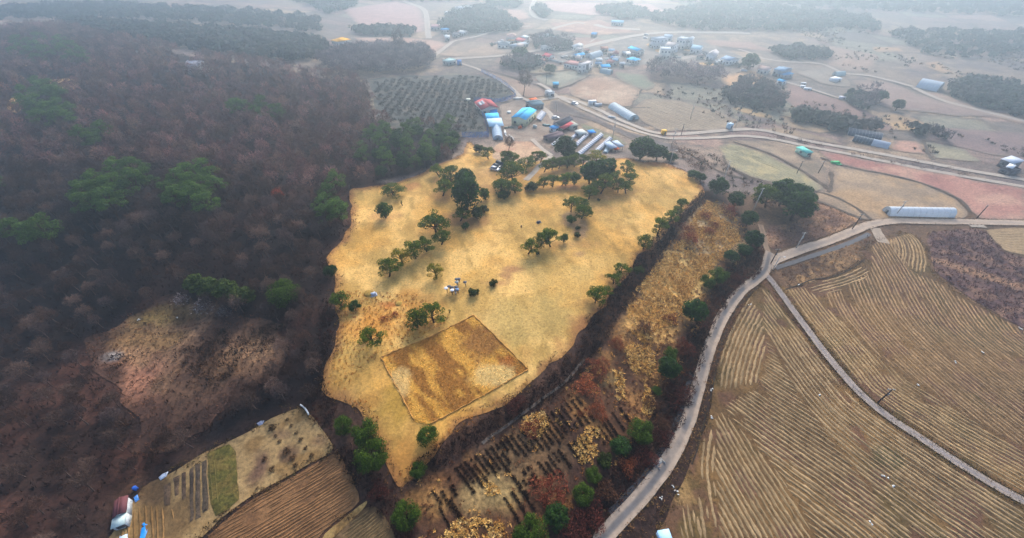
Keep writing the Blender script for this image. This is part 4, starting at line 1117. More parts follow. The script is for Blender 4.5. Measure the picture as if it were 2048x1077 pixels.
# ---- distant woods
FARWOOD = [
 ([(120,44),(260,52),(420,62),(560,74),(650,84),(660,112),(600,126),(480,112),(330,92),(200,72)], 9, 1, 'grey wood dissolving into mist beyond the hill crest'),
 ([(-60,20),(200,10),(460,22),(640,40),(640,66),(420,48),(160,36),(-60,44)], 15, 1, 'faint wood in the thick mist at the top left corner'),
 ([(1340,2),(1700,-6),(2060,2),(2060,34),(1760,24),(1400,12)], 19, 1, 'faint wooded rise in the mist at the top right'),
 ([(640,128),(690,106),(770,98),(850,102),(868,118),(860,140),(800,150),(740,154),(670,154)], 6.0, 0, 'grey leafless wood between the orchard and the peach field'),
 ([(872,60),(900,30),(960,14),(1012,34),(1045,58),(1000,66),(900,66)], 9, 1, 'dark misty wooded hill behind the left part of the village'),
 ([(965,4),(1000,0),(1042,10),(1030,18),(980,14)], 10, 1, 'flat dark wood strip at the top behind the hill wood'),
 ([(705,62),(760,58),(830,64),(825,72),(720,72)], 8, 1, 'dark tree belt between the pink and peach fields'),
 ([(1300,40),(1345,26),(1420,10),(1560,16),(1720,34),(1760,58),(1560,63),(1420,62),(1350,54)], 13, 1, 'broad misty wood beyond the highway'),
 ([(1440,200),(1480,168),(1530,170),(1566,200),(1560,228),(1520,222),(1470,208)], 6.5, 2, 'dark thicket wood beside the tan patch and the mauve field'),
 ([(1290,132),(1360,140),(1440,150),(1440,172),(1380,170),(1320,165),(1290,150)], 7.5, 0, 'leafless scrub wood below the white houses'),
 ([(1890,170),(1960,160),(2060,190),(2060,240),(1990,225),(1900,195)], 9, 1, 'misty dark wood at the right beyond the far greenhouse'),
 ([(1540,102),(1600,98),(1660,112),(1640,122),(1560,118)], 9, 1, 'grey green wood above the far lane'),
 ([(1690,195),(1740,188),(1756,205),(1740,225),(1700,215)], 7, 2, 'dark copse at the end of the short white lane'),
 ([(1570,226),(1640,240),(1760,262),(1700,266),(1600,246)], 6, 1, 'dark hedge wood along the mauve field'),
 ([(1000,128),(1060,120),(1090,128),(1060,142),(1010,140)], 6.5, 2, 'scrubby thicket below the village road'),
 ([(890,56),(900,40),(915,34),(930,62),(900,66)], 9, 1, 'dim trees at the left end of the village hill'),
 ([(700,0),(1000,-14),(960,2),(830,4)], 14, 1, 'faint wood at the very top left of the valley'),
 ([(1090,92),(1120,84),(1150,88),(1140,104),(1100,104)], 7, 2, 'village trees around the grey houses'),
 ([(1060,80),(1090,72),(1110,80),(1100,98),(1070,96)], 7, 2, 'dense village trees beside the pink roof'),
 ([(1345,285),(1400,310),(1430,335),(1400,345),(1370,330),(1345,312)], 3.6, 3, 'purple brown scrub at the upper right corner of the lawn'),
 ([(1800,262),(1860,262),(1900,290),(1850,280)], 7, 2, 'mauve scrub beyond the pink plots'),
 ([(1500,268),(1560,273),(1640,290),(1640,296),(1560,278)], 4.0, 3, 'scrub strip between the two lanes, middle part'),
 ([(1700,304),(1800,324),(1940,350),(1940,356),(1800,332),(1700,310)], 4.0, 3, 'scrub strip between the two lanes, right part'),
 ([(560,-10),(660,30),(720,10),(680,-20)], 14, 1, 'faint wood in the fog at the top'),
 ([(1180,20),(1260,14),(1320,36),(1240,40)], 11, 1, 'dim wood strip on the far pink fields'),
 ([(1740,60),(2060,70),(2060,110),(1900,120),(1800,90)], 16, 1, 'faint wood in the mist at the upper right'),
 ([(1070,18),(1090,16),(1100,34),(1085,36)], 8, 1, 'dim trees beside the winding far road'),
]
FW0 = [bare_meshes(340, 6, 7, 90, col=A(116, 104, 106), tw=.5, tl=1.6)[1], bare_meshes(341, 6, 6, 90, col=A(100, 88, 90), tw=.5, tl=1.6)[1]]
def puff(seed, col, n=77, W_=7.0, H_=6):
    rng = np.random.default_rng(seed); b = MB()
    for k in range(7):
        clump(b, (rng.normal(0, 1.5), rng.normal(0, 1.5), H_ * rng.uniform(.15, .5)), W_ * .25, n // 7, 1.5, col, rng, None, 0, .8, .3, .8)
    return b.mesh('puff')
FW1 = [puff(350, A(58, 70, 62)), puff(351, A(70, 80, 66)), puff(352, A(84, 82, 76))]
FW3 = [bush_mesh(360, 3.4, 2.4, 150, .9, A(104, 78, 72)), bush_mesh(361, 3.4, 1.8, 150, .9, A(124, 98, 80))]
def only_tri(me):
    return me
for k, (pl, sp, kd, lab) in enumerate(FARWOOD):
    X, Y = scatter(W(pl), sp * (1 if kd == 3 else .62), .48, np.random.default_rng(400 + k))
    crowns = [FW0, FW1, FW0 + FW1, None][kd]
    S = np.random.default_rng(k).uniform(.8, 1.25, len(X)) * (1.35 if kd == 1 else 1.1)
    if kd == 3:
        b = MB(); rng = np.random.default_rng(k)
        for i in range(len(X)):
            for j in range(60):
                pass
        n = 60
        for i in range(len(X)):
            d = unit(rng.normal(0, 1, (n, 3))); d[:, 2] = np.abs(d[:, 2])
            P = d * rng.uniform(.4, 1, (n, 1)) * np.array([1.7, 1.7, 1.7]) * S[i] + np.array([X[i], Y[i], float(hgt(X[i], Y[i]))])
            leaf_quads(b, P, rng.normal(0, 1, (n, 3)), .55, colvar(A(104, 80, 74), n, rng, .35, A(140, 108, 86), .25), rng, .35, True)
        tag(put('scrub', b, M_TWIG), lab, 'scrub', kind='stuff')
        continue
    if len(X) == 0: continue
    if kd == 2:
        h_ = len(X) // 2
        o = None
        b1 = FW0; b2 = FW1
        # two leaf shapes with different face sizes: build as quads and triangles together
        b = MB(); rng = np.random.default_rng(k)
        for i in range(len(X)):
            me = (FW0 + FW1)[i % 5]
            v, l, c = mesh_np(me); n = len(me.polygons[0].vertices)
            a = rng.uniform(0, 6.28); ca, sa = math.cos(a), math.sin(a)
            vv = np.stack([v[:, 0] * ca - v[:, 1] * sa, v[:, 0] * sa + v[:, 1] * ca, v[:, 2]], 1) * S[i] + np.array([X[i], Y[i], float(hgt(X[i], Y[i]))])
            b.add(vv, l.reshape(-1, n), c * rng.uniform(.8, 1.2))
        tag(put('wood', b, M_TWIG), lab, 'wood', kind='stuff')
    else:
        mass('wood', crowns, X, Y, S, M_TWIG if kd == 0 else M_LEAF, lab, 'wood', seed=k)

# ================================================================== UNDERGROWTH AND CROPS
def brush(name, polys, spacing, n, rad, hgt_, size, cols, label, cat, seed, mat=M_TWIG, aspect=.3, holes=(), px=True, dens=None, lean=.35, upw=.9):
    """stuff: clumps of fine blades over an area"""
    rng = np.random.default_rng(seed)
    b = MB()
    for pl in polys:
        PP = W(pl) if px else pl
        X, Y = scatter(PP, spacing, .5, rng)
        for hpoly in holes:
            m = ~inside(hpoly, X, Y); X, Y = X[m], Y[m]
        if dens is not None:
            m = rng.random(len(X)) < dens(X, Y); X, Y = X[m], Y[m]
        if len(X) == 0: continue
        Z = hgt(X, Y)
        K = len(X)
        d = unit(rng.normal(0, 1, (K, n, 3))); d[..., 2] = np.abs(d[..., 2])
        sc = rng.uniform(.6, 1.3, (K, 1, 1))
        P = d * rng.uniform(.3, 1, (K, n, 1)) * np.array([rad, rad, hgt_]) * sc + np.stack([X, Y, Z + .1], 1)[:, None]
        ci = (fbm(X, Y, 9, seed + 3) * 1.0 + rng.normal(0, .16, K))
        idx = np.clip(((ci - .25) / .5 * len(cols)).astype(int), 0, len(cols) - 1)
        C = np.asarray(cols)[idx][:, None, :] * rng.uniform(.7, 1.3, (K, n, 1))
        up = unit(d * .6 + np.array([0, 0, upw]) + rng.normal(0, lean, d.shape))
        side = unit(np.cross(up, (np.array([0, 0, 1.0]) + rng.normal(0, .25, d.shape)) if mat is M_GRASS else rng.normal(0, 1, d.shape)))
        s = size * rng.uniform(.6, 1.4, (K, n, 1))
        Vv = np.stack([P - side * s * aspect * .5, P + side * s * aspect * .5, P + up * s], 2).reshape(-1, 3)
        b.add(Vv, np.arange(K * n * 3).reshape(-1, 3), np.repeat(C.reshape(-1, 3), 3, 0))
    return tag(put(name, b, mat), label, cat, kind='stuff')

BANK = [(1404,384),(1416,396),(1365,452),(1318,520),(1268,592),(1208,690),(1166,745),(1096,808),(1006,860),(906,922),(836,962),(806,948),(862,902),(962,840),(1052,788),(1102,752),(1150,698),(1190,628),(1240,562),(1288,502),(1334,450),(1374,414)]
D1, D2, D3 = A(66, 44, 40), A(96, 64, 52), A(48, 34, 34)
brush('bramble_thicket', [BANK], .95, 20, .75, 1.0, .55, [D3, D1, D1, D2, A(146, 108, 84)], 'dark purple brown brambles on the bank below the lawn', 'bramble', 501)
ROADSLOPE = [(1508,470),(1526,500),(1520,548),(1478,574),(1438,630),(1412,690),(1396,756),(1376,826),(1346,880),(1306,935),(1258,985),(1218,1030),(1178,1085),(1120,1090),(1150,1020),(1210,950),(1262,890),(1310,820),(1345,750),(1372,670),(1400,605),(1450,545),(1488,505)]
brush('bramble_thicket', [ROADSLOPE], 1.0, 20, .8, 1.1, .6, [A(46, 30, 28), A(68, 42, 36), A(92, 50, 42), A(56, 36, 32), A(104, 70, 52)], 'dark reddish brush on the slope down to the concrete road', 'brush', 502)
brush('undergrowth', [FOREST], 2.0, 9, 1.0, .9, .7, [A(44, 32, 30), A(58, 42, 38), A(74, 52, 44), A(50, 38, 40)], 'brown undergrowth on the floor of the bare wood', 'undergrowth', 503, holes=(CLEAR,), px=False,
      dens=lambda X, Y: np.where(Y < 230, .9, .35))
brush('bramble_thicket', [[(640,600),(662,600),(668,660),(668,700),(650,740),(648,780),(670,800),(690,870),(640,860),(610,812),(628,760),(640,690)], [(668,905),(690,885),(730,930),(775,970),(800,1000),(815,1090),(795,1090),(770,1040),(735,1005),(712,975)]],
      1.1, 18, .8, 1.0, .6, [A(52, 34, 30), A(70, 46, 40), A(90, 50, 42), A(64, 44, 38)], 'dark brush along the lower left foot of the lawn', 'brush', 504)
brush('dry_weeds', [CLEAR], 1.5, 10, .7, .5, .5, [A(96, 72, 58), A(130, 96, 72), A(160, 112, 84), A(110, 80, 60)], 'low dry weeds over the reddish clearing', 'weeds', 505, px=False)
brush('scrub', [[(440,660),(560,640),(640,700),(640,780),(560,800),(470,830),(330,915),(270,950),(250,930),(330,860),(420,790),(380,740)], [(180,700),(260,720),(210,770),(280,850),(240,900),(200,820)], [(370,690),(430,680),(420,720),(360,730)]], 1.6, 26, 1.1, 1.0, .6, [A(58, 42, 34), A(84, 60, 46), A(104, 74, 54), A(70, 50, 40)], 'dark brown scrub bushes crowding the clearing', 'scrub', 516, dens=lambda X, Y: sst(.4, .52, fbm(X, Y, 8, 93)) * .85)
brush('dry_weeds', [[(1856,466),(1950,458),(1968,462),(2010,506),(2060,520),(2060,662),(2000,632),(1920,582),(1868,542),(1857,500)]], 1.5, 12, .8, .6, .6, [A(92, 66, 66), A(116, 84, 80), A(140, 104, 88), A(100, 74, 72)], 'purple brown weeds on the fallow strip at the right edge', 'weeds', 506)
brush('dry_weeds', [[(1556,548),(1620,522),(1700,490),(1738,472),(1745,482),(1722,500),(1728,518),(1698,536),(1640,556),(1580,574)], [(1545,497),(1600,486),(1650,472),(1690,456),(1715,440),(1660,414),(1612,400),(1600,440),(1560,452),(1536,456),(1532,478)],
      [(1500,592),(1465,655),(1440,715),(1424,780),(1412,850),(1385,905),(1345,985),(1325,1040),(1290,1090),(1215,1090),(1300,1000),(1352,925),(1382,868),(1402,808),(1418,745),(1434,690),(1460,632),(1490,592)]], 1.5, 10, .7, .5, .5,
      [A(120, 86, 64), A(146, 108, 76), A(104, 76, 60), A(176, 136, 92)], 'brown weeds along the verges of the concrete roads', 'weeds', 507)
# golden grass on the terrace
GOLD = [A(196, 150, 84), A(226, 182, 112), A(240, 202, 136), A(232, 190, 118), A(210, 164, 96)]
GOLD = [np.clip(c_ * 1.36, 0, .9) for c_ in GOLD]
GOLD_PX = [[(1415,402),(1470,428),(1480,480),(1448,515),(1405,555),(1372,600),(1352,650),(1318,660),(1292,690),(1262,668),(1250,640),(1268,585),(1318,525),(1362,480),(1390,430)],
   [(1262,688),(1300,694),(1312,735),(1296,752),(1270,735)],[(1226,742),(1248,748),(1250,795),(1234,800)],[(1044,836),(1088,824),(1098,850),(1080,876),(1042,870)],[(1146,900),(1165,858),(1200,852),(1212,880),(1186,920),(1160,930)],
   [(880,1040),(985,1035),(1015,1060),(1000,1090),(850,1090)],[(965,962),(998,952),(1004,988),(975,996)],[(1290,770),(1310,800),(1306,840),(1280,830)],[(1250,700),(1262,690),(1278,740),(1262,752)]]
brush('golden_grass', GOLD_PX, .6, 14, .42, .35, .5, GOLD, 'tall golden grass in ragged patches on the terrace', 'grass', 508, mat=M_GRASS, aspect=.45, lean=.6, upw=.25, dens=lambda X, Y: sst(.32, .46, fbm(X, Y, 5, 88)) * .95 + .05)
brush('dry_weeds', [TERR_PX], 1.0, 12, .55, .35, .5, [A(132, 84, 54), A(170, 116, 68), A(206, 152, 88), A(226, 176, 108), A(112, 72, 50)], 'rusty and straw coloured weeds over the whole terrace', 'weeds', 517, mat=M_GRASS, aspect=.4, lean=.6, upw=.3, dens=lambda X, Y: (.25 + .65 * sst(.42, .58, fbm(X, Y, 7, 94))) * np.where(inside(W([(890,940),(1165,785),(1255,850),(1060,1060),(860,1060)]), X, Y), .22, 1))
# golden square
SQ = [(948,632),(1056,741),(858,851),(828,842),(762,716)]
sqw = W(SQ)
def sq_col(x, y):
    n1 = fbm(x, y, 6, 611); 
    d = sqw[1] - sqw[0]; d = d / np.linalg.norm(d)
    al = fbm((x * d[0] + y * d[1]) * .25, (-x * d[1] + y * d[0]), 2.4, 613)
    C = np.tile(A(230, 174, 88), (len(x), 1))
    C = mixc(C, A(140, 86, 44), sst(.46, .62, al) * .75)
    C = mixc(C, A(150, 100, 60), pblob(x, y, 960, 690, 40, 34, amp=.9, s=3) * .75)
    C = mixc(C, A(190, 116, 60), pblob(x, y, 1015, 725, 16, 14, amp=.6, s=3) * .8)
    C = mixc(C, A(246, 210, 140), pblob(x, y, 985, 755, 40, 24, amp=.8, s=4) * .8)
    C = mixc(C, A(246, 208, 140), pblob(x, y, 800, 770, 24, 40, amp=.8, s=4) * .7)
    return C
sheet('grass_square', SQ, .5, .2, sq_col, M_LAWN, jit=.5, jscale=3.0)
rng = np.random.default_rng(620)
X, Y = scatter(sqw, .5, .5, rng)
b = MB(); n = 9
Zs = hgt(X, Y); K = len(X)
d = unit(rng.normal(0, 1, (K, n, 3)) * np.array([1, 1, .25]) + np.array([0, 0, .28]))
P = np.stack([X, Y, Zs + .15], 1)[:, None] + rng.normal(0, .16, (K, n, 3)) * np.array([1, 1, .2])
sd_ = unit(np.cross(d, np.array([0, 0, 1.0]) + rng.normal(0, .25, d.shape))); s_ = rng.uniform(.25, .6, (K, n, 1))
Cq = np.repeat(np.clip(sq_col(X, Y) * 1.3, 0, .9) * rng.uniform(.75, 1.25, (K, 1)), n, 0) * rng.uniform(.7, 1.3, (K * n, 1))
b.add(np.stack([P - sd_ * .09, P + sd_ * .09, P + d * s_], 2).reshape(-1, 3), np.arange(K * n * 3).reshape(-1, 3), np.repeat(Cq, 3, 0))
tag(put('golden_grass', b, M_GRASS), 'rough golden grass filling the fenced looking square on the lawn', 'grass', kind='stuff')
# rim of the square: a low earth lip along each side
for k, (a, c) in enumerate([(0, 1), (1, 2), (4, 0), (3, 4)]):
    E = resample(np.array([sqw[a], sqw[c]]), .8)
    b = MB(); z = hgt(E[:, 0], E[:, 1]) + .22
    b.tube(np.stack([E[:, 0] + rng.normal(0, .08, len(E)), E[:, 1] + rng.normal(0, .08, len(E)), z + rng.normal(0, .05, len(E))], 1), rng.uniform(.10, .24, len(E)), 6, np.tile(A(206, 150, 84), (len(E) * 6, 1)) * np.repeat(rng.uniform(.7, 1.3, (len(E), 1)), 6, 0))
    tag(put('earth_bank', b, M_LAWN), ['grassy ridge along the upper right side of the golden square', 'grassy ridge along the lower right side of the golden square', 'grassy ridge along the upper left side of the golden square', 'grassy ridge along the lower left side of the golden square'][k], 'bank', 'ridges around the golden square')
# rough tufts scattered over the left lawn and its edges
brush('lawn_tufts', [[(672,580),(840,590),(900,640),(850,680),(760,710),(690,780),(655,770),(672,690)], [(790,960),(870,880),(1060,760),(1066,770),(880,890),(820,970)], [(690,800),(720,790),(760,840),(740,840)]], 1.1, 8, .35, .3, .45,
      [A(196, 132, 60), A(214, 164, 86), A(180, 104, 50), A(224, 180, 100)], 'short orange grass tufts on the left part of the lawn', 'grass', 512, mat=M_GRASS)

brush('lawn_grass', [_lp], 1.15, 4, .45, .06, .2, [A(212, 168, 102), A(226, 182, 114), A(238, 196, 128), A(246, 208, 142)], 'short dry grass covering the whole lawn', 'grass', 514, mat=M_GRASS, px=False, aspect=.5)
brush('dry_weeds', [FIELD_A, FIELD_B], 1.7, 4, .4, .06, .22, [A(100, 78, 50), A(130, 104, 70), A(150, 122, 84)], 'cut stubble between the straw rows', 'stubble', 515, mat=M_GRASS, aspect=.6)
# ---- russet shrubs
RB = [bush_mesh(700 + k, 2.6, 1.9, 1100, .2, c, alt) for k, (c, alt) in enumerate([(A(160, 90, 62), A(190, 118, 82)), (A(128, 68, 50), A(156, 90, 66)), (A(92, 50, 44), A(116, 66, 54)), (A(108, 74, 58), A(136, 98, 72))])]
RS = [(1340,642,30,1,'dark red shrub at the right rim of the golden terrace grass'),(1288,660,36,3,'brown shrub patch amid the golden terrace grass'),(1233,690,34,0,'orange red shrub left of the golden terrace patch'),
 (1366,700,42,1,'red shrub right of the bright green crown on the terrace edge'),(1195,738,52,1,'upper of two large brick red shrubs on the terrace'),(1170,775,56,0,'lower of two large brick red shrubs on the terrace'),
 (1193,825,46,0,'salmon red shrub above the pale golden patch'),(1348,792,62,2,'wide dark red shrub beside the ditch'),(1160,830,18,0,'tiny salmon shrub next to the salmon red one'),(1028,812,46,2,'dark red bush overhanging the lower lawn edge'),
 (1100,985,82,1,'largest orange brown shrub in the lower terrace'),(1253,935,40,0,'orange red shrub right of the mossy evergreen chain'),(1322,880,46,2,'dark red shrub above the road culvert'),(1285,915,56,2,'maroon shrub left of the culvert'),
 (1212,985,46,3,'brown maroon shrub near the lower road'),(1182,1035,62,2,'maroon shrub by the road at the bottom'),(1150,1062,70,2,'darkest maroon shrub at the bottom edge'),(1470,562,30,2,'small dark red shrub above the road bend'),
 (1456,428,38,1,'red brown shrub at the upper end of the terrace'),(1409,436,24,1,'red shrub nearest the lawn on the upper terrace'),(1417,466,24,0,'left of two small orange red shrubs on the upper terrace'),(1428,454,22,0,'right of two small orange red shrubs on the upper terrace'),
 (1378,482,38,0,'wide orange red shrub beside the bramble bank'),(1372,462,30,1,'dull red shrub above the wide orange red one'),(758,985,42,2,'dark red bush at the lowest tip of the lawn'),(812,1072,44,2,'dark red bush at the bottom near the light olive evergreen'),
 (1300,810,34,3,'brown shrub right of the seedling rows'),(1320,850,40,3,'brown shrub above the culvert brush'),(1060,860,40,1,'rusty shrub within the golden tuft by the seedling rows'),(1008,880,24,3,'brown shrub on the bank at the seedling rows'),(770,640,20,0,'low rusty bush on the orange lawn'),(790,632,18,0,'second low rusty bush on the orange lawn, right of the first')]
for px, py, w, v, lab in RS:
    p = G(px, py); s = w / pxscale(p) / 2.6
    o = tag(put('russet_shrub', RB[v], M_TWIG, None, p - np.array([0, 0, .05])), lab, 'shrub', 'russet shrubs of the terrace')
    o.scale = (s, s, s * (.75 if w < 50 else .55)); o.rotation_euler = (0, 0, random.uniform(0, 6.28))
# grave mounds covered in grass
for px, py, lab in [(738,588,'grassy burial mound beside the pale gravestone'), (798,608,'smaller grassy burial mound right of the gravestone')]:
    p = G(px, py); b = MB(); r_ = 1.6 if px < 760 else 1.1
    a = np.linspace(0, 2 * math.pi, 19)[:-1]
    Vv = []; 
    for t in (1.0, .85, .6, .3, .05):
        zz = r_ * .5 * math.sqrt(max(0, 1 - t * t))
        Vv += [(r_ * t * math.cos(q_), r_ * t * math.sin(q_), zz - .05) for q_ in a]
    F_ = [(i * 18 + k, i * 18 + (k + 1) % 18, (i + 1) * 18 + (k + 1) % 18, (i + 1) * 18 + k) for i in range(4) for k in range(18)]
    b.add(np.array(Vv), F_, A(196, 158, 84))
    tag(put('burial_mound', b, M_LAWN, None, p, smooth=True), lab, 'mound', 'grassy burial mounds')

# ---- black seedling rows on the lower terrace
HED = [bush_mesh(720 + k, 1.0, .45, 80, .3, A(44, 30, 26), A(66, 46, 36)) for k in range(4)]
def seed_row(a, c, lab):
    p0, p1 = G(*a)[:2], G(*c)[:2]
    E = resample(np.array([p0, p1]), .7)
    t = thing('seedling_row', (E[0][0], E[0][1], float(hgt(*E[0]))), lab, 'plant row', 'black seedling rows on the lower terrace')
    for i, e in enumerate(E):
        if random.random() < .06: continue
        o = put('seedling', HED[i % 4], M_TWIG, t)
        o.location = (e[0] - E[0][0], e[1] - E[0][1], float(hgt(*e)) - float(hgt(*E[0])) + .1)
        s = random.uniform(.75, 1.15); o.scale = (s, s, s * random.uniform(.8, 1.2)); o.rotation_euler = (0, 0, random.uniform(0, 6))
rq = np.random.default_rng(55)
for t_ in np.linspace(0, 1, 27):
    sx, sy = 902 + t_ * 262, 944 - t_ * 152
    ln = rq.uniform(34, 62)
    if 0.02 < t_ < .98 and rq.random() < .93:
        seed_row((sx, sy), (sx + ln * .60, sy + ln * .80), 'short row of black leafed seedlings on the upper tier of the terrace plot')
    if t_ > .28 and rq.random() < .8:
        l2 = rq.uniform(24, 46)
        seed_row((sx + 44, sy + 58), (sx + 44 + l2 * .60, sy + 58 + l2 * .80), 'short row of black leafed seedlings on the lower tier of the terrace plot')
for a_, c_ in [((866,985),(882,1006)), ((884,985),(902,1016)), ((880,1018),(898,1052)), ((902,1002),(920,1038)), ((898,958),(912,990)), ((1010,998),(1040,1048)), ((1026,988),(1056,1036)), ((1040,980),(1068,1020)), ((1212,838),(1234,872)), ((1226,828),(1247,860)), ((1240,818),(1262,850))]:
    seed_row(a_, c_, 'short row of black leafed seedlings at the outer ends of the terrace plot')

# ---- straw and furrow rows
def rows(parent, region, guide, spacing, ks, width, height, col, name, seed, clip=None, gap=.17, step=.75, bw=0):
    rng = np.random.default_rng(seed)
    Rg = smooth_poly(W(region), 2.5, .8, seed, 5)
    gw = catmull(W(guide), 8)
    gw = resample(gw, step)
    # lengthen both ends
    d0 = gw[0] - gw[3]; d0 = d0 / np.linalg.norm(d0); d1 = gw[-1] - gw[-4]; d1 = d1 / np.linalg.norm(d1)
    pre = np.array([gw[0] + d0 * step * k for k in range(90, 0, -1)]); post = np.array([gw[-1] + d1 * step * k for k in range(1, 90)])
    gw = np.vstack([pre, gw, post])
    T = np.gradient(gw, axis=0); T /= np.linalg.norm(T, axis=1)[:, None]
    Nn = np.stack([-T[:, 1], T[:, 0]], 1)
    u = np.array([-1, -.55, 0, .55, 1]); hz = np.array([-.03, .7, 1, .7, -.03])
    made = 0
    for k in ks:
        off = k * spacing + rng.normal(0, .06)
        Q = gw + Nn * off
        Q = Q + (np.stack([fbm(Q[:, 0], Q[:, 1], 3.0, seed), fbm(Q[:, 0] + 50, Q[:, 1], 3.0, seed + 1)], 1) - .5) * .38
        m = inside(Rg, Q[:, 0], Q[:, 1])
        if clip is not None: m &= inside(clip, Q[:, 0], Q[:, 1])
        m &= fbm(Q[:, 0], Q[:, 1], 4.5, seed + 8, 3) > gap
        idx = np.nonzero(m)[0]
        if len(idx) < 3: continue
        runs = np.split(idx, np.nonzero(np.diff(idx) > 1)[0] + 1)
        b = MB(); got = False
        for r_ in runs:
            if len(r_) < 4: continue
            got = True
            q = Q[r_]; nn = Nn[r_]; n = len(r_)
            tp = np.minimum(1, np.minimum(np.arange(n), np.arange(n)[::-1]) / 2.0 + .25)
            w_ = width * .5 * (0.65 + .7 * fbm(q[:, 0], q[:, 1], 1.6, seed + 4)) * tp
            h_ = height * (.5 + fbm(q[:, 0], q[:, 1], 1.3, seed + 6)) * tp
            Vv = np.zeros((n, 5, 3))
            for j in range(5):
                pp = q + nn * (u[j] * w_ * rng.uniform(.6, 1.4, n))[:, None]
                Vv[:, j, 0] = pp[:, 0]; Vv[:, j, 1] = pp[:, 1]
                Vv[:, j, 2] = hgt(pp[:, 0], pp[:, 1]) + .15 + h_ * hz[j]
            i = np.arange(n - 1)[:, None] * 5; kk = np.arange(4)[None]
            F_ = np.stack([i + kk + 1, i + kk, i + 5 + kk, i + 5 + kk + 1], -1).reshape(-1, 4)
            cv = np.asarray(col)[None] * (rng.uniform(.82, 1.14) * (.75 + .5 * fbm(q[:, 0], q[:, 1], 2.5, seed + 2)))[:, None]
            b.add(Vv.reshape(-1, 3), F_, np.repeat(cv, 5, 0))
        if got:
            put(name, b, M_STRAW, parent); made += 1
    return made
STRAW = A(168, 141, 105)
PAi = smooth_poly(W(FIELD_A), 3); PBi = smooth_poly(W(FIELD_B), 3)
TR_L = [(1545,590),(1600,662),(1640,714),(1680,762),(1720,805),(1775,847),(1840,890),(1900,930),(1980,980),(2060,1028)]
TR_R = [(1575,588),(1612,640),(1652,690),(1692,740),(1727,782),(1777,822),(1837,862),(1902,905),(1982,953),(2060,1000)]
LB = [(1524,568),(2070,1030),(2070,1095),(1850,1095),(1700,930),(1600,795),(1524,650)]
rows(fieldA, LB, TR_L, 1.13, range(-40, 0), .6, .13, STRAW, 'straw_row', 801, PAi)
rows(fieldA, [(1524,650),(1600,795),(1700,930),(1850,1095),(1640,1095),(1560,950),(1440,805),(1512,772),(1532,705)], [(1440,792),(1520,852),(1600,908),(1700,978),(1800,1052),(1850,1090)], 1.13, range(-38, 40), .6, .13, STRAW, 'straw_row', 802, PAi)
rows(fieldA, [(1500,592),(1524,630),(1532,705),(1512,770),(1436,785),(1436,720),(1460,655)], [(1440,780),(1450,728),(1472,665),(1500,612)], 1.13, range(-26, 26), .6, .13, STRAW, 'straw_row', 803, PAi)
rows(fieldA, [(1440,815),(1560,950),(1640,1095),(1436,1095),(1432,960),(1428,850)], [(1445,850),(1490,930),(1540,1010),(1590,1090)], 1.13, range(-28, 28), .6, .13, STRAW, 'straw_row', 804, PAi)
rows(fieldA, [(1400,880),(1425,850),(1430,960),(1436,1095),(1390,1095),(1395,1000)], [(1408,890),(1403,940),(1410,1000),(1426,1090)], 1.13, range(-11, 11), .6, .13, STRAW, 'straw_row', 805, PAi)
rows(fieldA, [(1330,1050),(1360,1000),(1390,1010),(1392,1095),(1335,1095)], [(1375,1010),(1380,1050),(1392,1095)], 1.0, range(-10, 10), .5, .14, STRAW, 'straw_row', 806, PAi)
rows(fieldB, [(1550,570),(1600,566),(1680,640),(1760,720),(1900,818),(2070,915),(2070,1006),(1835,868),(1690,745)], TR_R, 1.12, range(1, 28), .58, .12, A(178, 148, 108), 'straw_row', 811, PBi)
rows(fieldB, [(1640,585),(1740,545),(1742,490),(1790,472),(1822,545),(1862,555),(1920,596),(2070,676),(2070,912),(1900,815),(1760,717),(1680,637)], [(1755,498),(1790,560),(1835,640),(1900,705),(1980,770),(2060,830)], 1.15, range(-46, 52), .52, .11, A(170, 138, 102), 'straw_row', 812, PBi, gap=.25)
rows(fieldB, [(1775,482),(1815,463),(1842,480),(1858,520),(1852,552),(1825,545),(1792,515)], [(1818,466),(1838,485),(1850,515),(1848,548)], 1.1, range(-20, 16), .54, .12, A(180, 150, 110), 'straw_row', 813, PBi)
rows(fieldB, [(1606,580),(1640,566),(1700,545),(1735,530),(1740,556),(1700,578),(1650,592)], [(1610,580),(1660,567),(1710,551),(1735,536)], 1.15, range(-11, 11), .56, .12, A(180, 150, 112), 'straw_row', 814, PBi)
rows(FARO['furrowed_field'], [(1270,218),(1294,200),(1360,205),(1440,229),(1490,250),(1430,259),(1330,262),(1288,244)], [(1290,206),(1340,224),(1400,244),(1450,258)], 2.3, range(-30, 30), 1.0, .2, A(190, 168, 138), 'furrow', 831, gap=.2, step=2.0)
rows(FARO['striped_field'], [(1436,292),(1468,289),(1540,314),(1600,345),(1652,383),(1560,370),(1500,354),(1458,331)], [(1446,300),(1500,320),(1560,344),(1650,384)], 1.7, range(-24, 24), .8, .16, A(186, 174, 136), 'stubble_row', 832, gap=.4, step=1.6)
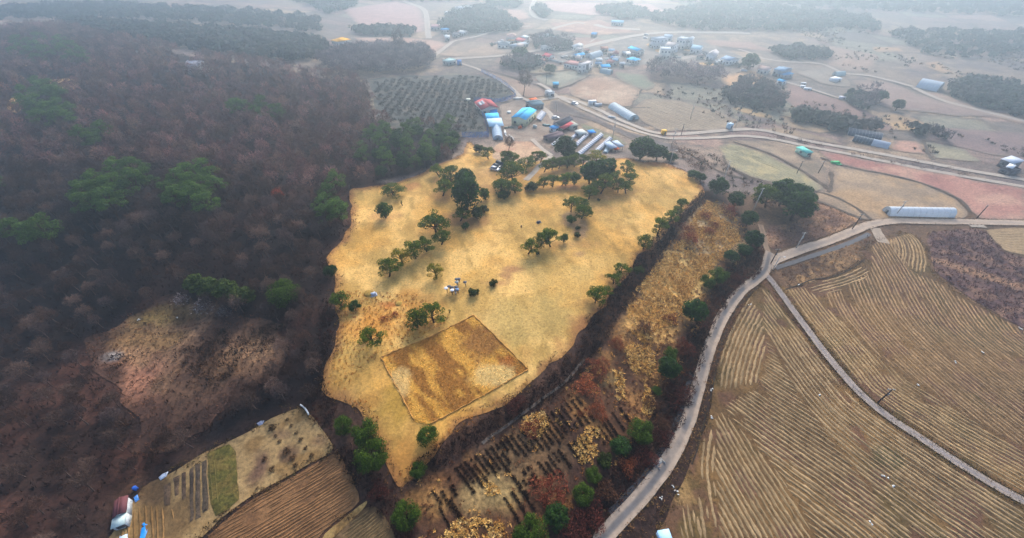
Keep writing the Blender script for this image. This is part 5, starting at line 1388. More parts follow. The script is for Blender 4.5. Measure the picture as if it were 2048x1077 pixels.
# thin furrows of the ploughed plots
rows(plough, PLOUGH_PX, [(425,1062),(500,1020),(580,975),(672,920)], .62, range(-30, 60), .34, .12, A(152, 112, 76), 'furrow', 821, smooth_poly(W(PLOUGH_PX), 3), gap=.3)
rows(plough2, PLOUGH2_PX, [(640,1090),(700,1050),(745,1015)], .6, range(-30, 14), .32, .1, A(140, 116, 80), 'furrow', 822, smooth_poly(W(PLOUGH2_PX), 3), gap=.36)
rows(stripe, [(1968,460),(2065,456),(2065,512),(2010,503)], [(1970,470),(2010,474),(2062,472)], 1.6, range(-9, 9), .6, .1, A(190, 160, 120), 'furrow', 823, gap=.3)
rows(garden, [(416,908),(440,896),(460,890),(472,905),(479,1000),(455,1022),(432,1034),(420,1000)], [(418,905),(430,1034)], .9, range(-9, 2), .4, .25, A(126, 112, 66), 'bed_ridge', 824, gap=.2)
rows(garden, [(262,1020),(300,985),(330,1020),(400,1030),(392,1060),(330,1090),(215,1090)], [(300,985),(305,1088)], .85, range(-12, 9), .35, .2, A(150, 116, 76), 'bed_ridge', 825, gap=.36)
# garden beds
for k, (pl, c0, c1) in enumerate([([(416,908),(440,896),(460,890),(472,905),(479,1000),(455,1022),(432,1034),(420,1000)], A(104, 96, 48), A(122, 104, 56)),
     ([(380,938),(387,935),(388,1040),(381,1045)], A(92, 78, 66), A(108, 90, 72)),([(391,930),(401,926),(402,1035),(392,1040)], A(92, 80, 68), A(110, 92, 74)),([(405,925),(414,920),(418,1018),(406,1028)], A(96, 82, 66), A(110, 92, 72)),
     ([(364,948),(373,943),(374,995),(366,1000)], A(100, 80, 64), A(116, 94, 74)),([(348,958),(359,952),(358,990),(350,994)], A(104, 82, 64), A(120, 96, 74)),([(328,972),(342,966),(342,1010),(330,1012)], A(100, 80, 62), A(118, 94, 72))]):
    sheet('garden_bed', pl, .3, .2, mottle(c0, c1, s=2, seed=640 + k), M_GROUND, jit=.25, jscale=1.5, soft=False, kind=None, parent=garden, dz=lambda x, y, P: .12 * sst(0, .5, nearest(P, x, y)[2]))

brush('valley_scrub', [[(1290,130),(1500,130),(1600,200),(1800,240),(2060,300),(2060,330),(1700,290),(1480,255),(1300,190)], [(880,120),(1060,108),(1130,130),(1060,150),(940,126)], [(1560,60),(2060,60),(2060,240),(1820,170),(1600,110)], [(1340,300),(1420,300),(1500,360),(1600,400),(1540,420),(1420,360)]],
      4.2, 14, 1.3, 1.0, 1.0, [A(96, 84, 76), A(120, 98, 84), A(80, 78, 66), A(140, 112, 90)], 'scattered brown scrub between the far fields', 'scrub', 530, aspect=.5, dens=lambda X, Y: sst(.5, .62, fbm(X, Y, 34, 91)) * .8)

# ---- grass verges along the concrete lanes
def verge(pts, w, seed, label, cols):
    rng = np.random.default_rng(seed); b = MB()
    P = resample(catmull(W(pts), 10), .45)
    T = np.gradient(P, axis=0); T /= np.linalg.norm(T, axis=1)[:, None]
    Nn = np.stack([-T[:, 1], T[:, 0]], 1)
    for sgn in (-1, 1):
        Q = P + Nn * sgn * (w / 2 + rng.normal(.15, .35, len(P)))[:, None]
        K = len(Q); n = 7
        Z = hgt(Q[:, 0], Q[:, 1])
        d = unit(rng.normal(0, 1, (K, n, 3)) * np.array([1, 1, .3]) + np.array([0, 0, .5]))
        PP = np.stack([Q[:, 0], Q[:, 1], Z + .18], 1)[:, None] + rng.normal(0, .22, (K, n, 3)) * np.array([1, 1, .15])
        sd2 = unit(np.cross(d, np.array([0, 0, 1.0]) + rng.normal(0, .3, d.shape))); s2 = rng.uniform(.2, .55, (K, n, 1))
        C = np.asarray(cols)[rng.integers(0, len(cols), K)][:, None] * rng.uniform(.7, 1.3, (K, n, 1))
        b.add(np.stack([PP - sd2 * .07, PP + sd2 * .07, PP + d * s2], 2).reshape(-1, 3), np.arange(K * n * 3).reshape(-1, 3), np.repeat(C.reshape(-1, 3), 3, 0))
    tag(put('verge_grass', b, M_GRASS), label, 'grass', kind='stuff')
VC = [A(150, 112, 74), A(120, 88, 62), A(176, 138, 92), A(104, 84, 54)]
verge(ROAD_MAIN, 3.5, 901, 'ragged grass along both edges of the curving concrete road', VC)
verge([(1550,520),(1600,501),(1650,485),(1700,466),(1740,450),(1790,443),(1850,444),(1950,445),(2070,447)], 3.8, 902, 'ragged grass along the road past the white tunnel greenhouse', VC)
verge([(1545,566),(1566,594),(1604,646),(1644,700),(1685,750),(1724,792),(1774,833),(1836,874),(1902,918),(1980,967),(2070,1016)], 2.3, 903, 'ragged grass along the farm track between the stubble fields', [A(112, 98, 58), A(140, 112, 70), A(96, 80, 50)])

def fringe(P, wob, seed, label, cols, step=.4, n=7, size=(.25, .7)):
    """ragged growth where two surfaces meet"""
    rng = np.random.default_rng(seed); b = MB()
    Q = resample(np.vstack([P, P[:1]]), step)
    T = np.gradient(Q, axis=0); T /= np.linalg.norm(T, axis=1)[:, None] + 1e-9
    Q = Q + np.stack([-T[:, 1], T[:, 0]], 1) * rng.normal(0, wob, len(Q))[:, None]
    K = len(Q); Z = hgt(Q[:, 0], Q[:, 1])
    keep = rng.random(K) < sst(.3, .5, fbm(Q[:, 0], Q[:, 1], 6, seed)); Q, Z = Q[keep], Z[keep]; K = len(Q)
    d = unit(rng.normal(0, 1, (K, n, 3)) * np.array([1, 1, .4]) + np.array([0, 0, .6]))
    PP = np.stack([Q[:, 0], Q[:, 1], Z + .12], 1)[:, None] + rng.normal(0, .3, (K, n, 3)) * np.array([1, 1, .2])
    sd3 = unit(np.cross(d, np.array([0, 0, 1.0]) + rng.normal(0, .5, d.shape))); s3 = rng.uniform(*size, (K, n, 1))
    C = np.asarray(cols)[rng.integers(0, len(cols), K)][:, None] * rng.uniform(.7, 1.3, (K, n, 1))
    b.add(np.stack([PP - sd3 * .09, PP + sd3 * .09, PP + d * s3], 2).reshape(-1, 3), np.arange(K * n * 3).reshape(-1, 3), np.repeat(C.reshape(-1, 3), 3, 0))
    tag(put('edge_growth', b, M_TWIG), label, 'weeds', kind='stuff')
fringe(_lp, 1.1, 931, 'ragged weeds along the rim of the dry lawn', [A(84, 58, 46), A(120, 84, 58), A(150, 108, 70), A(176, 134, 82), A(64, 46, 40)])
fringe(smooth_poly(W(GARDEN_PX), 1.2), .6, 932, 'ragged weeds around the kitchen garden', [A(120, 92, 58), A(90, 68, 48), A(160, 124, 80), A(100, 92, 54)])
fringe(smooth_poly(W(PLOUGH_PX), 1.2), .5, 933, 'ragged weeds around the ploughed plot', [A(110, 80, 54), A(140, 106, 68), A(84, 62, 46)])
fringe(smooth_poly(W(FIELD_A), 1.2), .5, 934, 'ragged weeds around the near stubble field', [A(120, 96, 60), A(104, 84, 52), A(150, 120, 78)])
fringe(smooth_poly(W(FIELD_B), 1.2), .6, 935, 'ragged weeds around the upper stubble field', [A(130, 104, 72), A(110, 88, 62), A(156, 126, 88)])

# ================================================================== BUILDINGS
def cmat(rgb, rough=.6, spec=.3, metal=0.0, tagn=''):
    return mat_flat('paint_%d_%d_%d%s' % (*rgb, tagn), A(*rgb) / ALB * .85, rough, spec, metal)
M_WIN = mat_flat('window_glass', (.03, .04, .05), .12, .6, 0, .2)
M_DOOR = mat_flat('door_paint', A(120, 110, 104), .6)
def frame3(Apx, Bpx, Cpx, up):
    """ground rectangle from three eave-corner pixels: origin at front left, axes along front and depth"""
    a, b, c = G(*Apx, up), G(*Bpx, up), G(*Cpx, up)
    ux = b[:2] - a[:2]; w = float(np.linalg.norm(ux)); ux = ux / w
    uy = np.array([-ux[1], ux[0]])
    d = float(np.dot(c[:2] - b[:2], uy))
    if d < 0: d = abs(d)
    cen = a[:2] + ux * w / 2 + uy * d / 2
    corners = [a[:2], b[:2], b[:2] + uy * d, a[:2] + uy * d]
    zb = min(float(hgt(*q)) for q in corners); zt = max(float(hgt(*q)) for q in corners)
    return cen, math.atan2(ux[1], ux[0]), w, d, zb, zt
def roof_mesh(kind, w, d, h, rise, ov=.35, th=.14):
    """gable along w ('gx'), gable along d ('gy'), 'hip', 'shed', 'flat' - closed solid with thickness"""
    b = MB(); W2, D2 = w / 2 + ov, d / 2 + ov
    def solid(top):      # list of quads/tris given as top polygons; extruded down by th
        for poly in top:
            P = np.array(poly, float); n = len(P)
            Q = P - np.array([0, 0, th])
            V_ = np.vstack([P, Q])
            if n == 4: b.add(V_, [(0, 1, 2, 3), (7, 6, 5, 4), (0, 4, 5, 1), (1, 5, 6, 2), (2, 6, 7, 3), (3, 7, 4, 0)])
            else:
                b.add(V_, [(0, 1, 2), (5, 4, 3)]); b.add(V_, [(0, 3, 4, 1), (1, 4, 5, 2), (2, 5, 3, 0)])
    z = h
    if kind == 'gx':
        solid([[(-W2, -D2, z), (W2, -D2, z), (W2, 0, z + rise), (-W2, 0, z + rise)], [(W2, D2, z), (-W2, D2, z), (-W2, 0, z + rise), (W2, 0, z + rise)]])
    elif kind == 'gy':
        solid([[(-W2, D2, z), (-W2, -D2, z), (0, -D2, z + rise), (0, D2, z + rise)], [(W2, -D2, z), (W2, D2, z), (0, D2, z + rise), (0, -D2, z + rise)]])
    elif kind == 'hip':
        r = max(0, W2 - D2)
        if r > 0:
            solid([[(-W2, -D2, z), (W2, -D2, z), (r, 0, z + rise), (-r, 0, z + rise)], [(W2, D2, z), (-W2, D2, z), (-r, 0, z + rise), (r, 0, z + rise)],
                   [(W2, -D2, z), (W2, D2, z), (r, 0, z + rise)], [(-W2, D2, z), (-W2, -D2, z), (-r, 0, z + rise)]])
        else:
            r = D2 - W2
            solid([[(-W2, D2, z), (-W2, -D2, z), (0, -r, z + rise), (0, r, z + rise)], [(W2, -D2, z), (W2, D2, z), (0, r, z + rise), (0, -r, z + rise)],
                   [(-W2, -D2, z), (W2, -D2, z), (0, -r, z + rise)], [(W2, D2, z), (-W2, D2, z), (0, r, z + rise)]])
    elif kind == 'shed':
        solid([[(-W2, -D2, z), (W2, -D2, z), (W2, D2, z + rise), (-W2, D2, z + rise)]])
    else:
        b.box((0, 0, z - .02), (w + .1, d + .1, .28))
        b.box((0, -d / 2, z + .26), (w + .1, .2, .35)); b.box((0, d / 2, z + .26), (w + .1, .2, .35))
        b.box((-w / 2, 0, z + .26), (.2, d - .2, .35)); b.box((w / 2, 0, z + .26), (.2, d - .2, .35))
    return b
def building(name, Apx, Bpx, Cpx, eave, kind, rise, roofc, wallc, label, cat='house', wins=2, storeys=1, door=True, open_=False, extra=None, group=None, ov=.35, side=True):
    cen, rz, w, d, zb, zt = frame3(Apx, Bpx, Cpx, eave)
    w = max(w, 1.6); d = max(d, 1.6)
    t = thing(name, (cen[0], cen[1], zb - .05), label, cat, group, rz)
    h = eave + (zt - zb) * .5
    wm = cmat(wallc)
    if open_:
        for sx in (-1, 1):
            for sy in (-1, 1):
                b = MB(); b.box((sx * (w / 2 - .15), sy * (d / 2 - .15), 0), (.18, .18, h)); put('post', b, cmat((120, 116, 112)), t)
        b = MB(); b.box((0, d / 2 - .3, 0), (w - .7, .12, h * .8)); put('wall', b, wm, t)
    else:
        b = MB(); b.box((0, 0, 0), (w, d, h))
        if kind == 'gx':
            for sx in (-1, 1):
                P = np.array([(sx * w / 2, -d / 2, h), (sx * w / 2, d / 2, h), (sx * w / 2, 0, h + rise - .12)]); Q = P - np.array([sx * .12, 0, 0])
                b.add(np.vstack([P, Q]), [(0, 1, 2), (5, 4, 3)])
        if kind == 'gy':
            for sy in (-1, 1):
                P = np.array([(-w / 2, sy * d / 2, h), (w / 2, sy * d / 2, h), (0, sy * d / 2, h + rise - .12)]); Q = P - np.array([0, sy * .12, 0])
                b.add(np.vstack([P, Q]), [(0, 1, 2), (5, 4, 3)])
        put('wall', b, wm, t)
        sh = h / storeys
        for s in range(storeys):
            nw = max(1, min(wins + (2 if w > 12 else 0), int(w / 2.2)))
            for k in range(nw):
                xx = -w / 2 + w * (k + .5) / nw
                if door and s == 0 and k == nw // 2 and nw > 1: continue
                ww = min(1.5, w / nw * .55); hh = min(1.2, sh * .42)
                b = MB(); b.box((xx, -d / 2 - .02, s * sh + sh * .38), (ww, .08, hh)); wi = put('window', b, M_WIN, t)
                b = MB(); b.box((xx, -d / 2 - .05, s * sh + sh * .38 - .09), (ww + .2, .14, .08)); put('sill', b, cmat((200, 198, 194)), wi)
            nd = max(1, int(d / 3.5))
            for sx in ((-1, 1) if side else ()):
                for k in range(nd):
                    yy = -d / 2 + d * (k + .5) / nd
                    b = MB(); b.box((sx * (w / 2 + .02), yy, s * sh + sh * .38), (.08, min(1.3, d / nd * .5), min(1.1, sh * .4))); put('window', b, M_WIN, t)
        if door:
            b = MB(); xx = -w / 2 + w * (nw // 2 + .5) / nw if nw > 1 else w * .3
            b.box((xx, -d / 2 - .03, 0), (min(1.1, w * .3), .09, min(2.1, h * .8))); dr = put('door', b, M_DOOR, t)
            b = MB(); b.box((xx + .35, -d / 2 - .09, 1.0), (.08, .06, .12)); put('handle', b, cmat((70, 70, 70)), dr)
    rm = roof_mesh(kind, w, d, h + .01, rise, ov)
    ro = put('roof', rm, cmat(roofc, .9, .06), t)
    if kind in ('gx', 'gy'):
        b = MB(); ln = (w if kind == 'gx' else d) + 2 * ov
        b.box((0, 0, h + rise - .04), (ln, .34, .14) if kind == 'gx' else (.34, ln, .14)); put('ridge_cap', b, cmat(tuple(int(c * .9) for c in roofc), .9, .06), ro)
    if extra: extra(t, w, d, h, rise, ro)
    return t, w, d, h
def tunnel(name, Apx, Bpx, Cpx, height, col, label, ribs=8, group=None, rough=.6, endc=None, cat='greenhouse', half=None):
    """hoop house: A-B is the span, B-C the length (ground pixels)"""
    a, b_, c = G(*Apx)[:2], G(*Bpx)[:2], G(*Cpx)[:2]
    ln = c - b_; L_ = float(np.linalg.norm(ln)); ln = ln / L_
    pn = np.array([-ln[1], ln[0]]); sp = float(np.dot(a - b_, pn))
    cen = b_ + pn * sp / 2 + ln * L_ / 2; sp = max(abs(sp), 2.0)
    z0 = min(float(hgt(*cen)), float(hgt(*(cen - ln * L_ / 2))), float(hgt(*(cen + ln * L_ / 2))))
    t = thing(name, (cen[0], cen[1], z0 - .05), label, cat, group, math.atan2(ln[1], ln[0]))
    an = np.linspace(0, math.pi, 15)
    prof = np.stack([np.cos(an) * sp / 2, np.sin(an) ** .85 * height], 1)
    m = mat_flat('film_%d_%d_%d' % col, np.clip(A(*col) / ALB * .95, 0, .92), rough, .3, 0, .06, 1.2, None, .4 if sum(col) > 450 else 0.0)
    nseg = max(2, ribs)
    b = MB(); V_ = []
    for s in np.linspace(-L_ / 2, L_ / 2, nseg + 1): V_ += [(s, p_[0], p_[1]) for p_ in prof]
    i = np.arange(nseg)[:, None] * 15; k = np.arange(14)[None]
    b.add(np.array(V_), np.stack([i + k, i + k + 1, i + 15 + k + 1, i + 15 + k], -1).reshape(-1, 4))
    put('cover', b, m, t, smooth=True)
    for s in (-1, 1):
        b = MB(); P = [(s * (L_ / 2 - .02), p_[0], p_[1]) for p_ in prof] + [(s * (L_ / 2 - .02), 0, 0)]
        b.add(np.array(P), [(k_, k_ + 1, 15) for k_ in range(14)]); put('end_wall', b, cmat(endc or tuple(int(v * .85) for v in col)), t)
        b = MB(); b.box((s * (L_ / 2 + .02), 0, 0), (.1, min(1.6, sp * .35), height * .62)); put('door', b, cmat((120, 124, 124)), t)
    for s in np.linspace(-L_ / 2, L_ / 2, nseg + 1):
        b = MB(); b.tube([(s, p_[0] * 1.012, p_[1] * 1.012) for p_ in prof], .035, 4, cap=False); put('hoop', b, cmat((196, 204, 210), .5), t)
    return t
def box_thing(name, px, py, size, rzdeg, col, label, cat, extra=None, group=None):
    p = G(px, py)
    t = thing(name, p, label, cat, group, R(rzdeg))
    w, d, h = size
    b = MB(); b.box((0, 0, 0), (w, d, h)); put('body', b, cmat(col), t)
    b = MB(); b.box((0, 0, h), (w + .16, d + .16, .1)); put('lid' if cat in ('tank', 'crate') else 'roof', b, cmat(tuple(min(255, int(c * 1.06)) for c in col)), t)
    b = MB(); b.box((w * .15, -d / 2 - .02, .05), (min(.9, w * .4), .06, h * .75)); put('door', b, M_DOOR, t)
    return t

# ---- farm cluster
def panels_on_roof(t, w, d, h, rise, ro):
    sl = math.atan2(rise, w / 2)
    for k in range(2):
        for j in range(3):
            b = MB(); x0 = -w * .36 + k * w * .17; y0 = -d * .05 + j * d * .13
            z = h + rise * (1 - abs(x0) / (w / 2)) + .22
            V_ = np.array([(-w * .075, -d * .055, -w * .075 * rise / (w / 2)), (w * .075, -d * .055, w * .075 * rise / (w / 2)), (w * .075, d * .055, w * .075 * rise / (w / 2)), (-w * .075, d * .055, -w * .075 * rise / (w / 2))])
            V_ = np.vstack([V_, V_ + np.array([0, 0, .08])]) + np.array([x0, y0, z])
            b.add(V_, [(3, 2, 1, 0), (4, 5, 6, 7), (0, 1, 5, 4), (1, 2, 6, 5), (2, 3, 7, 6), (3, 0, 4, 7)])
            put('solar_panel', b, cmat((150, 162, 176), .25, .6), ro)
building('farm_house', (963.5,219), (996.7,215), (986,200.5), 3.6, 'gy', 1.7, (186,96,98), (206,200,192), 'farmhouse with red gable roof carrying solar panels', wins=3, extra=panels_on_roof)
building('farm_shed', (974,238.5), (998.6,237.5), (996.7,228), 3.2, 'shed', .5, (100,196,240), (196,200,200), 'low shed with bright blue roof directly below the red farmhouse', 'shed', wins=1)
building('farm_shed', (979,252), (1006.4,250.8), (1002.5,239.5), 3.2, 'shed', .7, (196,226,240), (190,196,196), 'open shed with pale icy blue roof beside the blue shed', 'shed', wins=0, open_=True)
building('lean_to', (981,224.5), (992.8,224.5), (992.8,220.5), 2.4, 'shed', .3, (60,140,206), (170,160,150), 'tiny blue roofed lean-to at the front of the red farmhouse', 'shed', wins=0, open_=True)
tunnel('hoop_house', (986,281.7), (1006.4,280.4), (1002.5,259), 3.4, (206,226,240), 'short grey blue vaulted tunnel house below the icy blue shed', 7)
building('warehouse', (1023,234.5), (1051.4,239), (1066,220), 4.6, 'gy', 1.1, (104,204,246), (206,206,172), 'large warehouse with bright blue roof and pale yellow walls', 'warehouse', wins=2, ov=.2)
building('farm_shed', (1066,211.5), (1087.5,208.5), (1079,199.3), 3.0, 'gx', .8, (104,126,136), (130,130,128), 'dull teal gabled shed behind the large warehouse', 'shed', wins=1)
building('canopy', (1063.7,201.5), (1075.8,200), (1075,196), 2.4, 'shed', .2, (240,118,66), (200,140,120), 'orange tarpaulin canopy beside the dull teal shed', 'canopy', open_=True, wins=0)
building('farm_house', (1120.7,251.5), (1145,240.2), (1134.4,234.5), 2.9, 'gx', 1.3, (70,72,82), (206,204,198), 'farmhouse with dark slate roof next to the red lean-to', wins=2)
building('lean_to', (1127.5,257), (1146,248), (1143,243), 2.3, 'shed', .5, (190,88,92), (190,180,170), 'red roofed lean-to against the dark slate farmhouse', 'shed', open_=True, wins=0)
building('farm_shed', (1142,253), (1156,250), (1152,243.5), 2.3, 'shed', .3, (186,184,168), (180,176,168), 'small beige shed at the right end of the dark slate farmhouse', 'shed', wins=1)
building('lean_to', (1108,258), (1121,254), (1117,249), 2.2, 'shed', .3, (74,150,206), (216,220,224), 'small white hut with blue roof at the left of the dark slate farmhouse', 'shed', wins=1)
building('barn', (1099.2,277.5), (1128,269), (1120.7,262.4), 2.0, 'gx', .6, (112,96,100), (124,112,108), 'low barn with brown grey roof among the farm clutter', 'barn', wins=1)
building('farm_shed', (1160.7,268.4), (1174,266), (1179,257.5), 2.4, 'shed', .4, (204,206,198), (186,186,180), 'pale metal shed at the head of the solar rows', 'shed', wins=1)
building('lean_to', (1181,266), (1191,265), (1190,260.5), 2.2, 'shed', .2, (62,146,222), (130,130,128), 'tiny blue roof beside the pale shed at the solar rows', 'shed', open_=True, wins=0)
building('canopy', (1223,295), (1234,293.6), (1240.8,283.6), 2.6, 'shed', .5, (176,190,204), (150,150,150), 'left grey panel canopy beside the orange strip', 'canopy', open_=True, wins=0)
building('canopy', (1238,292), (1247,291), (1254,282), 2.6, 'shed', .5, (186,198,210), (150,150,150), 'right grey panel canopy beside the orange strip', 'canopy', open_=True, wins=0)
building('canopy', (1232,298), (1238,297), (1240,290), 1.8, 'shed', .3, (236,104,56), (220,200,190), 'narrow orange roof strip between two grey panel canopies', 'canopy', open_=True, wins=0)
tunnel('hoop_house', (1204,306.5), (1216,307.5), (1224,296), 2.4, (196,218,226), 'tiny pale tunnel house at the end of the solar rows', 4)
building('booth', (1099,187), (1109,185.4), (1103,180.2), 2.8, 'flat', 0, (226,228,226), (206,208,206), 'white booth with flat roof at the road junction', 'booth', wins=2)
box_thing('container', 1184, 210, (4.8, 2.4, 2.5), 8, (222,224,224), 'white storage container beside the upper road', 'container')
tunnel('greenhouse', (1272,235.5), (1257.4,241.5), (1216,216), 3.0, (226,238,242), 'long pale greenhouse along the upper road', 12, endc=(176,196,200))
box_thing('hut', 937, 205, (2.6, 2.2, 2.0), 4, (232,232,214), 'small cream hut at the orchard fence', 'hut')
# ---- solar rows
def solar(a, c, wid, label, npan):
    p0, p1 = G(*a, 1.2)[:2], G(*c, 1.2)[:2]
    d = p1 - p0; L_ = float(np.linalg.norm(d)); rz = math.atan2(d[1], d[0]); cen = (p0 + p1) / 2
    z0 = min(float(hgt(*p0)), float(hgt(*p1)))
    t = thing('solar_array', (cen[0], cen[1], z0), label, 'solar panels', 'solar panel rows', rz)
    zs = [float(hgt(*(p0 + d * k))) - z0 for k in (0, 1)]
    ph = MB(); tl = R(24); hw = wid / 2
    pl = L_ / npan
    V_ = np.array([(-pl / 2 + .06, -hw * math.cos(tl), -hw * math.sin(tl)), (pl / 2 - .06, -hw * math.cos(tl), -hw * math.sin(tl)), (pl / 2 - .06, hw * math.cos(tl), hw * math.sin(tl)), (-pl / 2 + .06, hw * math.cos(tl), hw * math.sin(tl))])
    ph.add(np.vstack([V_ - np.array([0, 0, .05]), V_ + np.array([0, 0, .05])]), [(3, 2, 1, 0), (4, 5, 6, 7), (0, 1, 5, 4), (1, 2, 6, 5), (2, 3, 7, 6), (3, 0, 4, 7)])
    me = ph.mesh('panel')
    pm = mat_flat('solar_glass', L(104, 118, 142), .42, .5, 0, .12)
    for k in range(npan):
        f = (k + .5) / npan
        o = put('panel', me, pm, t, (-L_ / 2 + L_ * f, 0, 1.3 + zs[0] + (zs[1] - zs[0]) * f))
        if k % 2 == 0:
            b = MB(); zz = zs[0] + (zs[1] - zs[0]) * f
            b.box((-L_ / 2 + L_ * f, -hw * .6, zz - .3), (.12, .12, 1.25)); b.box((-L_ / 2 + L_ * f, hw * .6, zz - .3), (.12, .12, 1.75)); put('leg', b, cmat((110, 112, 116)), t)
solar((1137,283), (1161,262), 1.6, 'leftmost short solar panel row of the four long ones', 9)
solar((1149,293.5), (1181,263.5), 1.9, 'second solar panel row from the left', 12)
solar((1158,309), (1204.5,268.5), 2.2, 'third and longest solar panel row', 16)
solar((1190,306), (1222,276), 2.2, 'rightmost solar panel row next to the tiny tunnel house', 13)
solar((1104,291), (1125,274), 1.4, 'faint bluish solar row below the brown grey barn', 8)
solar((1077,239.5), (1088,224), 3.6, 'single broad solar table right of the large warehouse', 7)

